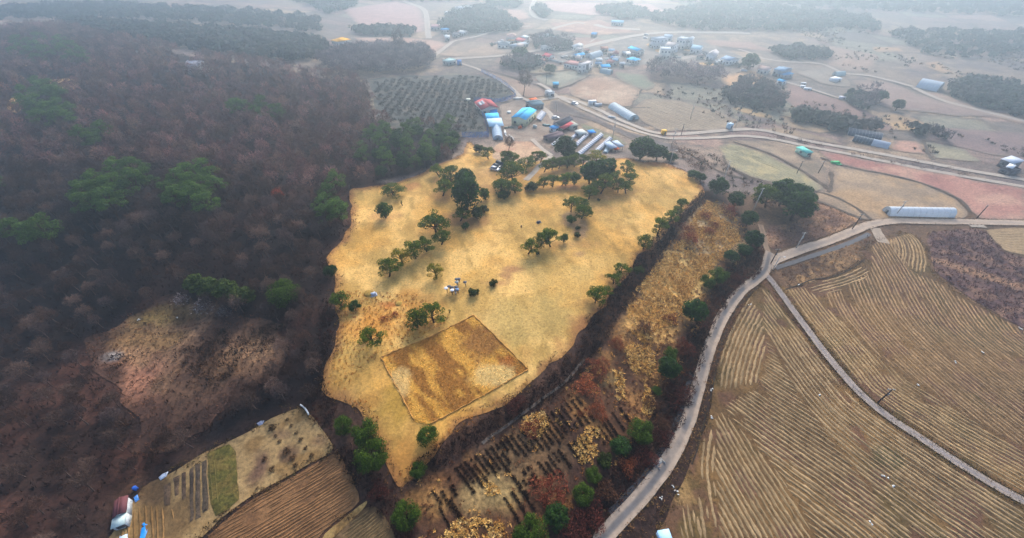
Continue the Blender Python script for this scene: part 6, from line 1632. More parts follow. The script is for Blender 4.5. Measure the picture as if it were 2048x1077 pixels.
# ---- village
VB = [
 ('house', (1085,111.5),(1097.6,115),(1103.7,109.8), 3, 'gx', 1.6, (206,92,100),(200,196,190),'village house with a red roof beside the dark bushes'),
 ('shed', (1152.5,112.5),(1170,108.8),(1169,104.6), 3, 'gx', 1.0, (94,186,234),(176,176,172),'long village house with a bright blue roof above the white block'),
 ('hall', (1128,127),(1155,132.5),(1157,124), 3.2, 'flat', 0, (184,136,130),(210,212,206),'low white hall with flat reddish roof'),
 ('block', (1155.6,130),(1164.5,132.4),(1173,121), 5.5, 'flat', 0, (222,214,210),(222,218,214),'tall white block next to the black building'),
 ('block', (1165,132),(1178,130.6),(1181,124), 4.8, 'flat', 0, (110,112,110),(66,70,72),'black sided building right of the tall white block'),
 ('house', (1204.4,135),(1221,134),(1220,128), 3.2, 'gx', 1.0, (88,190,240),(216,212,194),'cream house with blue roof above the clear greenhouse'),
 ('house', (1256,96),(1274.6,102.5),(1283.8,98.8), 4, 'gx', 1.2, (108,208,246),(190,190,186),'upper of two bright blue roofs right of the village centre'),
 ('house', (1253,118),(1269.7,122),(1277,117), 3.2, 'hip', 1.3, (108,208,246),(200,198,192),'lower of two bright blue roofs right of the village centre'),
 ('shed', (1221,114.5),(1229.4,117.5),(1231.9,112.8), 2.6, 'gx', .7, (64,130,200),(180,176,170),'small deep blue roof between the greenhouse and the twin blue roofs'),
 ('house', (1225.8,108),(1236.8,108.6),(1238.6,103), 3, 'hip', 1.3, (130,84,84),(190,186,180),'house with dark maroon roof behind the small deep blue one'),
 ('house', (1212.4,123),(1224.6,127),(1230.7,122.6), 2.8, 'gx', 1.2, (158,112,108),(186,176,168),'house with brown red roof below the small deep blue one'),
 ('house', (1182.4,69),(1191.6,69.8),(1190.5,65), 3, 'gx', 1.0, (86,160,210),(130,124,120),'lone blue roofed house above the village on the brown field'),
 ('house', (1080.5,76),(1101,72),(1097.5,68), 3.5, 'gx', 1.6, (150,162,178),(160,160,160),'grey blue roofed house among the dense village trees'),
 ('house', (1093,97),(1116,92),(1111.5,87), 3, 'flat', 0, (180,184,184),(190,192,190),'low grey walled house among the village trees'),
 ('house', (1142.8,92),(1152.5,94),(1153.5,86.5), 3.2, 'hip', 1.4, (206,206,204),(216,214,208),'small white house with an arched front above the blue long roof'),
 ('house', (1203.8,98),(1216.6,97.5),(1215,93.6), 2.8, 'gx', 1.0, (190,136,116),(180,160,148),'house with dull orange roof behind the village'),
 ('hut', (1106.8,169.4),(1117,169.4),(1116.2,165), 2.4, 'shed', .3, (76,160,196),(60,96,84),'dark green hut with a teal blue roof in the grey field'),
 ('shed', (1062,113.4),(1078.7,112.8),(1078.7,110), 2.8, 'flat', 0, (206,212,214),(176,180,182),'white topped strip shed left of the red village roof'),
 ('house', (995.5,90),(1017,90.8),(1016.5,84), 3, 'hip', 1.8, (120,130,136),(226,226,222),'dark hipped house with bright white walls at the left of the village'),
 ('house', (1014,74.4),(1031.6,74.4),(1031,68), 5.2, 'hip', 1.6, (176,146,136),(220,204,190),'two storey cream house at the back left of the village'),
 ('canopy', (1016,81),(1028,81.5),(1028,77), 3, 'shed', .4, (234,166,92),(210,190,170),'orange canopy in front of the two storey cream house'),
 ('house', (1029.7,80.5),(1045,84),(1054,78.5), 3, 'gx', 1.4, (206,116,118),(196,190,186),'house with pink red roof right of the orange canopy'),
 ('shed', (1026.8,93.8),(1057,87),(1054,83.5), 2.6, 'shed', .5, (166,176,182),(150,154,156),'long grey roofed shed below the pink red roof'),
 ('shed', (1050,76),(1058,73),(1058,68.5), 3, 'shed', .6, (222,230,230),(190,192,192),'small white roof right of the pink red one'),
 ('shed', (882,60),(897.9,60),(898,55.9), 3, 'gx', .8, (78,162,214),(176,176,174),'left of two blue roofs on the far left road'),
 ('shed', (899.5,58.4),(909.6,59),(915.4,53.8), 3, 'gx', .8, (130,192,222),(190,190,188),'right, paler of two blue roofs on the far left road'),
 ('house', (892,26.6),(908.6,25.6),(908.8,21.6), 4, 'hip', 1.2, (222,224,224),(226,226,224),'small white house far off on the left rise'),
 ('block', (919,18),(946.7,13),(946,9), 5, 'flat', 0, (224,226,226),(226,226,226),'long white building far off below the top woods'),
 ('house', (861.7,55),(879.3,55),(879.4,49), 3, 'gx', 1.3, (190,150,148),(190,184,180),'pale pink roofed house beside the far left road'),
 ('house', (917.4,64.6),(927,65.6),(928.2,61.6), 3, 'gx', 1, (206,206,204),(206,204,200),'white cottage right of the two far blue roofs'),
 ('house', (890,75.4),(898,75.4),(897.5,70), 3, 'gx', 1, (216,218,216),(206,206,202),'white cottage beside the bend of the far left road'),
 ('canopy', (885,121),(897,124.2),(907.6,119.6), 3, 'flat', 0, (196,222,216),(170,176,172),'pale green flat canopy at the left road junction'),
 ('shed', (1223,45),(1246.5,46),(1246,40.6), 3.4, 'gx', 1, (150,196,216),(190,196,196),'pale blue long shed far away at the right of the top'),
 ('block', (1303,76.6),(1314,80),(1322,72), 7.5, 'flat', 0, (176,186,196),(186,194,202),'tall grey modern house beside the highway'),
 ('house', (1330,91.5),(1346,94),(1352,87), 6, 'gx', 2.0, (196,184,178),(226,224,220),'white gabled house behind the white flat roofed one'),
 ('block', (1323,100),(1343,100.6),(1346,94.6), 7, 'flat', 0, (206,212,214),(226,222,214),'white two storey flat roofed house with balconies'),
 ('block', (1354,77.6),(1372,80.4),(1376,75.2), 8, 'flat', 0, (206,210,210),(216,212,206),'largest pale stone house of the row, at the back'),
 ('block', (1375.5,78.6),(1383,79.6),(1388,75), 8, 'hip', 1.2, (200,204,206),(216,214,208),'narrow pale stone house attached right of the largest'),
 ('house', (1381.6,97),(1400,99.6),(1410,93.8), 4, 'gx', 1.8, (176,204,214),(226,226,224),'white house with pale blue gabled roof'),
 ('house', (1412.6,110.6),(1427.8,112.8),(1434,104), 3.8, 'gy', 2.0, (206,198,196),(230,228,226),'white gabled house second from the right of the row'),
 ('house', (1442,117.2),(1459,122),(1469,115), 3.8, 'gx', 1.6, (160,178,196),(230,230,228),'long white house with grey blue roof at the right of the row'),
 ('house', (1327.6,73.6),(1342,75.6),(1343.6,70.6), 4, 'gx', 1.5, (186,200,210),(206,210,212),'pale blue grey house touching the highway'),
 ('house', (1516,137),(1535.7,141.6),(1538.6,136), 3.4, 'gx', 1.8, (206,176,164),(222,214,206),'pinkish gabled house right of the dark round tree'),
 ('house', (1549,138),(1565.7,143),(1577.8,136), 4.6, 'gx', 1.0, (142,168,190),(150,160,166),'house with a large dull blue roof at the lane end'),
 ('shed', (1557.8,146.4),(1568,150.6),(1578.6,145.4), 2.8, 'shed', .4, (106,166,206),(140,150,160),'lower sky blue roof in front of the dull blue one'),
 ('hut', (1554.6,160.4),(1565.7,164),(1571.4,161.2), 2.6, 'gx', .7, (86,176,222),(222,224,222),'small white hut with bright blue roof at the white lane'),
 ('shed', (2004,318),(2028,327),(2040,322), 3.6, 'shed', .8, (206,212,222),(90,90,98),'white roofed barn at the right edge beyond the red field'),
 ('shed', (2014,334),(2024,337),(2030,332), 3.0, 'shed', .4, (232,236,240),(70,70,80),'small bright white roof in front of the right edge barn'),
 ('shed', (2002,336),(2026,345),(2034,338), 2.2, 'flat', 0, (86,84,92),(80,78,86),'dark low shed in front of the right edge barn'),
 ('house', (661,78),(675,82),(682.4,75.6), 3.4, 'hip', 1.6, (240,180,74),(190,190,186),'small house with a yellow orange roof at the wood edge'),
 ('pavilion', (365,133),(393,135.5),(401,124), 4.2, 'gx', 2.2, (170,172,184),(222,222,222),'white walled hall with grey tiled roof in the bare wood'),
]
for (nm, a, b_, c, ev, kd, rs, rc, wc, lab) in VB:
    building(nm, a, b_, c, ev, kd, rs, rc, wc, lab, {'block': 'building', 'hall': 'building', 'hut': 'hut', 'shed': 'shed', 'canopy': 'canopy', 'pavilion': 'hall'}.get(nm, 'house'), wins=3,
             storeys=2 if ev >= 5.5 else 1, group='village buildings' if a[0] > 840 and a[0] < 1600 else None)
tunnel('greenhouse', (1175.7,114.5), (1184.3,119.4), (1206,112), 4, (206,220,226), 'large white vaulted greenhouse in the village', 8)
tunnel('greenhouse', (1197,140.5), (1199,146), (1219,150.2), 3, (176,200,206), 'clear greenhouse below the cream house with blue roof', 6)
tunnel('greenhouse', (1667,150.5), (1671,154), (1690,152.5), 3, (196,214,216), 'small white greenhouse beside the far lane', 5)
tunnel('greenhouse', (1838.5,166.5), (1831,175), (1872,184.5), 5, (220,232,240), 'pale blue greenhouse at the far right lane end', 7)
tunnel('greenhouse', (1697,261.5), (1694.9,270.6), (1761,283), 3.0, (70,78,88), 'upper black netted greenhouse above the road', 10, endc=(190,200,206))
tunnel('greenhouse', (1704.6,276), (1703.6,282.6), (1741,291.5), 2.8, (74,84,92), 'black netted half of the lower greenhouse above the road', 6)
tunnel('greenhouse', (1739,284.5), (1741,291.5), (1775,299), 2.8, (196,206,218), 'white film half of the lower greenhouse above the road', 6)
tunnel('greenhouse', (1757,421), (1777,433.5), (1908,436.5), 3.2, (240,246,250), 'big white tunnel greenhouse beside the concrete road', 11, endc=(196,206,210))
for px, py, sz, rz, c, lab in [(1605,176,(3,2,1.4),-20,(226,228,228),'white wrapped pile, leftmost on the short white lane'),(1614,180.5,(4.5,2,1.3),-20,(222,226,228),'long white wrapped pile in the middle of the short white lane'),(1684,199,(4,2.5,1.6),-20,(216,214,218),'white cart shaped pile at the end of the short white lane'),
     (1606.5,169,(3,2,1.0),0,(214,214,214),'white pile standing off the short white lane in the field'),(1669,163,(7,5,2.2),30,(226,228,228),'white film heap below the small far greenhouse')]:
    box_thing('wrapped_pile', px, py, sz, rz, c, lab, 'pile', group='white wrapped piles')
building('container_hut', (1613.5,306), (1625.8,304.5), (1614.5,292.5), 2.6, 'shed', .15, (122,206,190), (178,216,196), 'teal topped container hut beside the road', 'container', wins=1, extra=None)
box_thing('storage_box', 1457.6, 258, (2.6, 2.4, 3.0), 20, (190,214,228), 'pale blue box shed on the bend of the upper road', 'box')
box_thing('storage_box', 1326.8, 269.5, (2.4, 2.0, 2.4), 10, (240,184,40), 'yellow box at the fork of the two lanes', 'box')
box_thing('storage_box', 1327, 1082, (2.2, 2.6, 1.8), 8, (176,214,246), 'sky blue box at the bottom edge by the stubble field', 'box')
box_thing('water_tank', 919, 130, (3.4, 3.0, 3.2), 10, (56,120,190), 'blue tank beside the orchard lane', 'tank')
p = G(1670, 327)
b = MB(); b.box((0, 0, 0), (3.6, 1.8, .9)); b.box((.8, -1.6, 0), (2.6, 1.2, .3))
tag(put('tarpaulin', b, cmat((70,186,110)), None, p), 'bright green tarpaulin heap at the red field edge', 'tarpaulin')

# ---- lower left homestead
building('homestead', (225,1034), (252,1025), (262,991), 2.0, 'gy', .5, (120,78,80), (216,220,220), 'homestead hut with maroon metal roof at the lower left', 'hut', wins=1, ov=.2, side=False)
building('homestead', (221,1056), (249,1047.5), (254,1026), 1.8, 'shed', .2, (214,230,222), (224,230,230), 'white roofed annex below the maroon roofed hut', 'hut', wins=2, ov=.15, side=False)
def sheet_heap(name, pts, col, label, cat='tarpaulin', h=.4):
    c = np.mean(np.array(pts), 0); p = G(*c)
    P = Gs(pts) - p
    b = MB(); n = len(P)
    V_ = np.vstack([np.stack([P[:, 0], P[:, 1], P[:, 2] + .2], 1), np.stack([P[:, 0] * .6, P[:, 1] * .6, P[:, 2] * .6 + h + .1 * np.sin(np.arange(n) * 2.1)], 1), [(0, 0, h * 1.2)]])
    b.add(V_, [(k, (k + 1) % n, n + (k + 1) % n, n + k) for k in range(n)]); b.add(V_, [(n + k, n + (k + 1) % n, 2 * n) for k in range(n)])
    return tag(put(name, b, cmat(col, .4), None, p, smooth=True), label, cat)
sheet_heap('tarpaulin', [(284,1058),(294,1050),(296,1064),(288,1085),(278,1088)], (40,140,220), 'long blue tarpaulin at the bottom left yard')
sheet_heap('tarpaulin', [(284,1050),(290,1046),(296,1050),(292,1056)], (50,150,230), 'small blue tarpaulin above the long one in the left yard')
sheet_heap('tarpaulin', [(240,1074),(258,1068),(256,1090),(238,1090)], (206,226,240), 'pale blue sheet cut by the bottom edge in the left yard')
sheet_heap('tarpaulin', [(318,956),(328,948),(338,944),(334,954),(322,962)], (216,222,232), 'crumpled white sheet at the upper edge of the garden')
sheet_heap('tarpaulin', [(514,848),(522,843),(530,842),(526,850),(518,853)], (150,156,176), 'grey plastic sheet at the upper edge of the garden', h=.3)
sheet_heap('tarpaulin', [(268,996),(276,990),(280,1000),(272,1006)], (90,150,220), 'blue awning sheet beside the maroon roofed hut')
b = MB(); p = G(273, 979); b.tube([(0, 0, 0), (0, 0, .9)], [.38, .38], 12); b.tube([(0, 0, .9), (0, 0, 1.0)], [.4, .25], 12)
tag(put('water_barrel', b, cmat((58,112,206)), None, p), 'blue water barrel above the maroon roofed hut', 'barrel')
# white pipe at the garden corner
E = resample(catmull(W([(602,812),(610,818),(616,826),(619,832)]), 6), .5)
b = MB(); b.tube(np.stack([E[:, 0], E[:, 1], hgt(E[:, 0], E[:, 1]) + .5], 1), .18, 8)
tag(put('white_pipe', b, cmat((236,236,232)), None), 'curved white pipe at the top corner of the garden', 'pipe')
# garden bushes
GB = bush_mesh(760, 1.5, 1.0, 160, .3, A(84, 62, 44), A(110, 82, 54))
for k, (px, py, w, lab) in enumerate([(546,857,18,'largest dark pruned bush at the top of the garden'),(575,840,8,'tiny dark bush nearest the white pipe'),(583,853,9,'second tiny dark bush from the white pipe'),(593,868,9,'third tiny dark bush from the white pipe'),
      (602,881,10,'fourth dark bush from the white pipe'),(612,898,10,'lowest dark bush in the line from the white pipe'),(552,873,8,'small bush between the two garden halves'),(560,884,9,'small bush just below its twin in mid garden'),(574,905,18,'brown bush patch in the middle of the garden'),
      (585,918,14,'brown bush right below the middle patch'),(624,913,12,'bush at the right end of the garden'),(545,940,14,'dark bush at the lower garden edge'),(530,920,12,'dark bush in the brown garden patch'),(592,932,12,'brown bush at the garden edge near the ploughed plot'),(515,978,8,'lowest little bush of the garden')]):
    p = G(px, py); s = w / pxscale(p) / 1.5
    o = tag(put('garden_bush', GB, M_TWIG, None, p), lab, 'bush', 'bushes of the kitchen garden'); o.scale = (s, s, s); o.rotation_euler = (0, 0, k)

# ================================================================== POLES, CARS, PEOPLE, SMALL THINGS
def pole(px, py, h, label, arms=1, lamp=False, wood=False):
    p = G(px, py)
    t = thing('utility_pole' if not lamp else 'street_lamp', p, label, 'pole' if not lamp else 'street lamp', None, random.uniform(-.4, .4))
    m = cmat((196, 192, 184)) if not wood else cmat((70, 58, 54))
    b = MB(); b.tube([(0, 0, -.3), (0, 0, h)], [.19, .12], 8); put('shaft', b, m, t)
    if lamp:
        b = MB(); b.tube([(0, 0, h - .1), (.5, 0, h + .25), (1.1, 0, h + .3)], [.06, .05, .04], 6); put('arm', b, m, t)
        b = MB(); b.box((1.3, 0, h + .22), (.7, .28, .16)); put('lamp_head', b, cmat((226, 228, 226)), t)
    else:
        for k in range(arms):
            z = h - .4 - k * .8
            b = MB(); b.box((0, .14, z), (1.8, .12, .12)); ar = put('crossarm', b, cmat((150, 148, 142)), t)
            for sx in (-.8, -.3, .3, .8):
                b = MB(); b.tube([(sx, .14, z + .1), (sx, .14, z + .35)], [.05, .07], 6); put('insulator', b, cmat((220, 220, 216)), ar)
        b = MB(); b.tube([(.28, 0, h - 2.6), (.28, 0, h - 1.8)], [.16, .16], 8); put('transformer', b, cmat((150, 154, 156)), t)
    return np.array([p[0], p[1], p[2] + h - .2])
PT = {}
for key, px, py, h, lab, lamp, wood in [
  ('a',1443.6,367,10.5,'utility pole between the terrace and the striped field',0,0),('b',1505,424,10.5,'utility pole beside the dark evergreen clump',0,0),('c',1541,528,6.5,'dark utility pole at the road fork',0,1),
  ('d',1546,539,5.5,'pale street lamp at the road fork beside the dark pole',1,0),('e',1593,348,6.5,'left of two poles in the plot below the teal container hut',0,1),('f',1636,347,6,'right of two poles in the plot below the teal container hut',0,1),
  ('g',1340,327,6,'street lamp at the top right edge of the lawn',1,0),('h',1341,300,11,'tall pole rising behind the lawn edge lamp',0,0),('i',1755,806,6.0,'lone dark pole beside the farm track through the stubble',0,1),
  ('j',1225,277,9,'pale pole at the right end of the solar rows',0,0),('k',1112,224,7,'lamp pole by the dark ploughed strip',1,0),('l',1592,497,7,'thin pole above the concrete road',0,0),('m',1704,459,7,'leaning looking pole on the pasture near the greenhouse',0,1),
  ('n',1362,271,6.5,'dark pole between the two lanes',0,1),('o',1470,256,9,'pole beside the pale blue box shed',0,0),('p',1953,437,6,'thin pole at the lower edge of the red field',0,1),('q',1097,199,6,'pole at the farm junction',0,0),('r',1380,240,9,'pole in the furrowed field',0,0),
  ('s',1092,170,7,'pole in the grey field by the dark green hut',0,1),('t',1790,433,7,'thin pole in front of the big white tunnel greenhouse',0,0)]:
    PT[key] = pole(px, py, h, lab, 1, bool(lamp), bool(wood))
def wire(a, c, sag, label):
    t = np.linspace(0, 1, 16)[:, None]
    P = PT[a] * (1 - t) + PT[c] * t; P[:, 2] -= sag * 4 * (t * (1 - t))[:, 0]
    b = MB(); b.tube(P, .03, 4); tag(put('power_line', b, cmat((60, 60, 62))), label, 'wire')
wire('a', 'b', .8, 'thin wire from the terrace pole to the evergreen clump pole')
wire('h', 'a', .9, 'thin wire from the tall pole behind the lawn to the terrace pole')
wire('b', 'l', .8, 'thin wire from the evergreen clump pole toward the concrete road')
wire('o', 'r', .9, 'thin wire over the furrowed field')

def car_at(px, py, rzdeg, col, label, van=False, s=1.0):
    p = G(px, py)
    t = thing('parked_car' if not van else 'parked_van', p + np.array([0, 0, .1]), label, 'car' if not van else 'van', None, R(rzdeg), s)
    Lc, Wc = (4.6, 1.85) if not van else (5.1, 1.95)
    bz, rz_ = (.95, 1.5) if not van else (1.05, 1.95)
    low = [(-Lc/2, .35), (-Lc/2 + .05, bz - .15), (-Lc/2 + .25, bz), (Lc/2 - .95 if not van else Lc/2 - .6, bz), (Lc/2 - .2, bz - .18), (Lc/2, .6), (Lc/2, .35)]
    b = MB(); n = len(low)
    V_ = []
    for sy, ins in ((-1, 0), (1, 0)):
        for (x_, z_) in low: V_.append((x_, sy * (Wc / 2 - (.04 if z_ > .8 else 0)), z_))
    b.add(np.array(V_), [(k, k + 1, n + k + 1, n + k) for k in range(n - 1)] + [(n - 1, 0, n, 2 * n - 1)])
    cen = np.array([(0, -Wc / 2, .5), (0, Wc / 2, .5)])
    b.add(np.vstack([np.array(V_), cen]), [(k, (k + 1) % n, 2 * n) for k in range(n)] + [(n + (k + 1) % n, n + k, 2 * n + 1) for k in range(n)])
    put('body', b, mat_flat('car_%d_%d_%d' % col, L(*col), .25, .6, .2, .05), t)
    x0, x1, x2, x3 = (-Lc/2 + .3, -Lc/2 + .7, .55, 1.2) if not van else (-Lc/2 + .1, -Lc/2 + .3, 1.1, 1.7)
    wb, wt = Wc / 2 - .06, Wc / 2 - .22
    V_ = np.array([(x0, -wb, bz), (x3, -wb, bz), (x3, wb, bz), (x0, wb, bz), (x1, -wt, rz_), (x2, -wt, rz_), (x2, wt, rz_), (x1, wt, rz_)])
    b = MB(); b.add(V_, [(0, 1, 5, 4), (1, 2, 6, 5), (2, 3, 7, 6), (3, 0, 4, 7)]); put('windows', b, M_WIN, t)
    b = MB(); b.box(((x1 + x2) / 2, 0, rz_ - .02), (x2 - x1 + .06, 2 * wt + .06, .08)); put('roof', b, MATS['car_%d_%d_%d' % col], t)
    for sx in (-1, 1):
        for sy in (-1, 1):
            b = MB(); b.tube([(sx * Lc * .3, sy * (Wc / 2 - .2), .33), (sx * Lc * .3, sy * (Wc / 2 + .02), .33)], [.33, .33], 12); wh = put('wheel', b, cmat((26, 26, 28)), t)
            b = MB(); b.tube([(sx * Lc * .3, sy * (Wc / 2 + .02), .33), (sx * Lc * .3, sy * (Wc / 2 + .04), .33)], [.2, .2], 10); put('rim', b, cmat((170, 172, 176)), wh)
    for sy in (-1, 1):
        b = MB(); b.box((Lc / 2 - .04, sy * (Wc / 2 - .3), .62), (.12, .36, .14)); put('headlight', b, cmat((226, 228, 230)), t)
        b = MB(); b.box((-Lc / 2 + .02, sy * (Wc / 2 - .22), .68), (.1, .24, .2)); put('tail_light', b, cmat((170, 30, 30)), t)
car_at(990, 341, -22, (206, 208, 212), 'silver car parked nearest on the sandy clearing')
car_at(994, 335.5, -22, (60, 66, 74), 'dark grey car parked between the silver car and the black van')
car_at(1002, 332, -24, (24, 26, 30), 'black van parked at the back of the three vehicles', True)
car_at(1149, 209.5, -32, (226, 228, 230), 'white car driving on the upper road past the junction')
car_at(1292, 71.5, 5, (230, 232, 234), 'white car far off on the highway')
car_at(1290, 78, -10, (220, 222, 224), 'small white car parked below the highway')
car_at(1111, 238, 10, (222, 224, 226), 'white pickup shaped car beside the dark slate farmhouse')
car_at(1487, 143.5, -15, (214, 218, 224), 'pale car parked under the dark round village tree')

# people with umbrellas
SK = bpy.data.meshes.new('figure_skeleton')
J = [(0,0,.95),(0,.01,1.2),(0,0,1.42),(0,.02,1.52),(0,.03,1.68),(.1,0,.9),(.11,.02,.5),(.1,-.02,.08),(.1,.1,.03),(-.1,0,.9),(-.11,.02,.5),(-.1,-.02,.08),(-.1,.1,.03),(.2,0,1.4),(.26,.05,1.12),(.16,.26,1.2),(-.2,0,1.4),(-.25,-.02,1.12),(-.23,.08,.88)]
JE = [(0,1),(1,2),(2,3),(3,4),(0,5),(5,6),(6,7),(7,8),(0,9),(9,10),(10,11),(11,12),(2,13),(13,14),(14,15),(2,16),(16,17),(17,18)]
JR = [.15,.155,.14,.06,.105,.1,.075,.055,.05,.1,.075,.055,.05,.075,.055,.045,.075,.055,.045]
SK.from_pydata(J, JE, [])
so = bpy.data.objects.new('figure_skeleton', SK); COL.objects.link(so)
so.modifiers.new('skin', 'SKIN'); so.modifiers.new('sub', 'SUBSURF').levels = 1
for k, r_ in enumerate(JR): SK.skin_vertices[0].data[k].radius = (r_, r_ * .8)
SK.skin_vertices[0].data[0].use_root = True
dg = bpy.context.evaluated_depsgraph_get()
FIG = bpy.data.meshes.new_from_object(so.evaluated_get(dg))
bpy.data.objects.remove(so, do_unlink=True)
def person(px, py, rz, top, legs, ucol, lab, ulab):
    p = G(px, py)
    me = FIG.copy(); me.name = 'person'
    me.materials.clear()
    for c in (legs, top, (190, 150, 128), (30, 26, 24)): me.materials.append(cmat(c, .8))
    for f in me.polygons:
        z = f.center.z
        f.material_index = 0 if z < .92 else (1 if z < 1.47 else (2 if z < 1.68 and f.normal.y > -.2 else 3))
        f.use_smooth = True
    o = bpy.data.objects.new('person', me); COL.objects.link(o); o.location = p + np.array([0, 0, .13]); o.rotation_euler = (0, 0, rz); o.scale = (1.06,) * 3
    tag(o, lab, 'person', 'people visiting the lawn')
    if ucol is None: return
    hx, hy = .16 * math.cos(rz) - .26 * math.sin(rz), .16 * math.sin(rz) + .26 * math.cos(rz)
    t = thing('umbrella', p + np.array([hx, hy, 1.35]), ulab, 'umbrella', 'umbrellas of the visitors', rz)
    b = MB(); b.tube([(0, 0, -.12), (-.04, -.05, .92)], [.014, .012], 6); put('shaft', b, cmat((90, 90, 92)), t)
    b = MB(); b.tube([(0, 0, -.16), (0, 0, -.02)], [.022, .022], 6); put('handle', b, cmat((50, 40, 34)), t)
    b = MB(); n = 8; V_ = [(-.04, -.05, .93)]
    for t_, dz in ((.35, .86), (.62, .68)):
        V_ += [(-.04 + t_ * math.cos(k * math.pi / 4), -.05 + t_ * math.sin(k * math.pi / 4), dz) for k in range(8)]
    b.add(np.array(V_), [(0, 1 + k, 1 + (k + 1) % 8) for k in range(8)]); b.add(np.array(V_), [(1 + k, 9 + k, 9 + (k + 1) % 8, 1 + (k + 1) % 8) for k in range(8)])
    put('canopy', b, cmat(ucol, .5), t)
DK = (44, 44, 50)
person(895, 586.5, 2.0, (60, 50, 50), (40, 34, 36), (232, 234, 240), 'visitor in dark clothes, leftmost of the group', 'white umbrella of the leftmost visitor')
person(901, 582.5, 2.6, (50, 50, 56), (36, 34, 38), (70, 70, 78), 'visitor in dark clothes just right of the leftmost', 'dark grey umbrella above the second visitor from the left')
person(905, 591.5, .4, (90, 70, 60), (44, 38, 40), (244, 244, 246), 'visitor under the brightest white umbrella', 'brightest white umbrella in the middle of the group')
person(906.5, 586, 1.2, (50, 48, 52), (34, 32, 34), (60, 60, 66), 'visitor hidden behind the brightest white umbrella', 'dark umbrella behind the brightest white one')
person(912, 592, .0, (214, 216, 220), (60, 60, 66), DK, 'visitor in a white top at the front of the group', 'black umbrella held by the visitor in white')
person(914, 583, 3.4, (60, 66, 78), (40, 40, 46), (58, 62, 72), 'visitor in slate clothes right of the middle', 'slate umbrella right of the middle')
person(916.5, 588, 3.0, (66, 84, 110), (40, 42, 50), (110, 136, 170), 'visitor in blue at the right front of the group', 'steel blue umbrella at the right front')
person(915.5, 573.5, 3.1, (150, 160, 160), (46, 42, 44), (120, 132, 134), 'visitor in grey near the top of the group', 'grey green umbrella near the top of the group')
person(919, 567, 3.6, (56, 52, 56), (40, 38, 40), (72, 72, 80), 'visitor in dark clothes at the very top of the group', 'dark umbrella at the very top of the group')
person(914.5, 569.5, .8, (70, 76, 80), (40, 40, 44), (80, 86, 90), 'visitor beside the topmost one', 'dull umbrella touching the topmost one')
person(931.5, 573.5, 3.3, (206, 204, 190), (50, 44, 42), (66, 64, 72), 'visitor in a pale top standing apart to the right', 'dark umbrella of the visitor standing apart')

# gravestones and small pieces on the lawn
def stone(px, py, size, col, label, cat='stone', name='gravestone'):
    p = G(px, py); b = MB(); b.box((0, 0, 0), (size[0] * 1.5, size[1] * 1.8, size[2] * .3)); b.box((0, 0, size[2] * .3 + .003), size)
    o = tag(put(name, b, cmat(col), None, p), label, cat); o.rotation_euler = (0, 0, .5)
stone(747.5, 591, (1.3, .8, .7), (190,198,210), 'pale stone altar beside the grassy burial mound')
stone(1077.5, 445.5, (1.2, .8, .5), (96,92,92), 'small dark stone slab on the open lawn')
stone(1043, 455, (.4, .3, .7), (170,140,100), 'tiny marker post on the open lawn')
# debris in stubble
for k, (px, py, lab) in enumerate([(1500,611,'white scrap at the upper tip of the stubble field'),(1639,792,'white scrap in the middle of the stubble field'),(1835,771,'white feed bags beside the farm track'),(1767,952,'white plastic by the green weedy spot'),(1786,974,'small white scrap below the green weedy spot'),
       (1743,1048,'white bag low in the stubble field'),(1909,726,'white scrap in the upper stubble field'),(1964,706,'lone white scrap high in the upper stubble field'),(1424,781,'white scrap on the verge by the concrete road'),(1424,838,'second white scrap on the verge below the first'),(1597,571,'white scrap by the field drain'),
       (1345,975,'white bottle shaped scrap on the lower verge'),(1324,997,'white scrap at the lower verge drain'),(1350,984,'white lid on the lower verge'),(2040,659,'pale yellow scrap at the right edge'),(280,641,'white scrap in the wood clearing, left'),(355,637,'white scrap in the wood clearing, right')]):
    p = G(px, py); b = MB(); rr = np.random.default_rng(k)
    for q_ in range(3):
        b.box((rr.normal(0, .25), rr.normal(0, .2), .18), (rr.uniform(.2, .4), rr.uniform(.15, .3), rr.uniform(.08, .18)), rr.uniform(0, 3))
    tag(put('litter', b, cmat((232, 232, 226)), None, p), lab, 'litter', 'white litter')
# culvert head at the road
p = G(1316, 926); t = thing('culvert', p, 'grey concrete culvert head beside the concrete road', 'culvert', None, R(38))
b = MB(); b.box((0, 0, -.2), (2.6, 1.0, .5)); put('slab', b, cmat((170, 166, 158)), t)
for s in (-1, 1):
    b = MB(); b.box((s * 1.0, -.7, -.4), (.25, .8, .9)); put('wing_wall', b, cmat((150, 146, 140)), t)
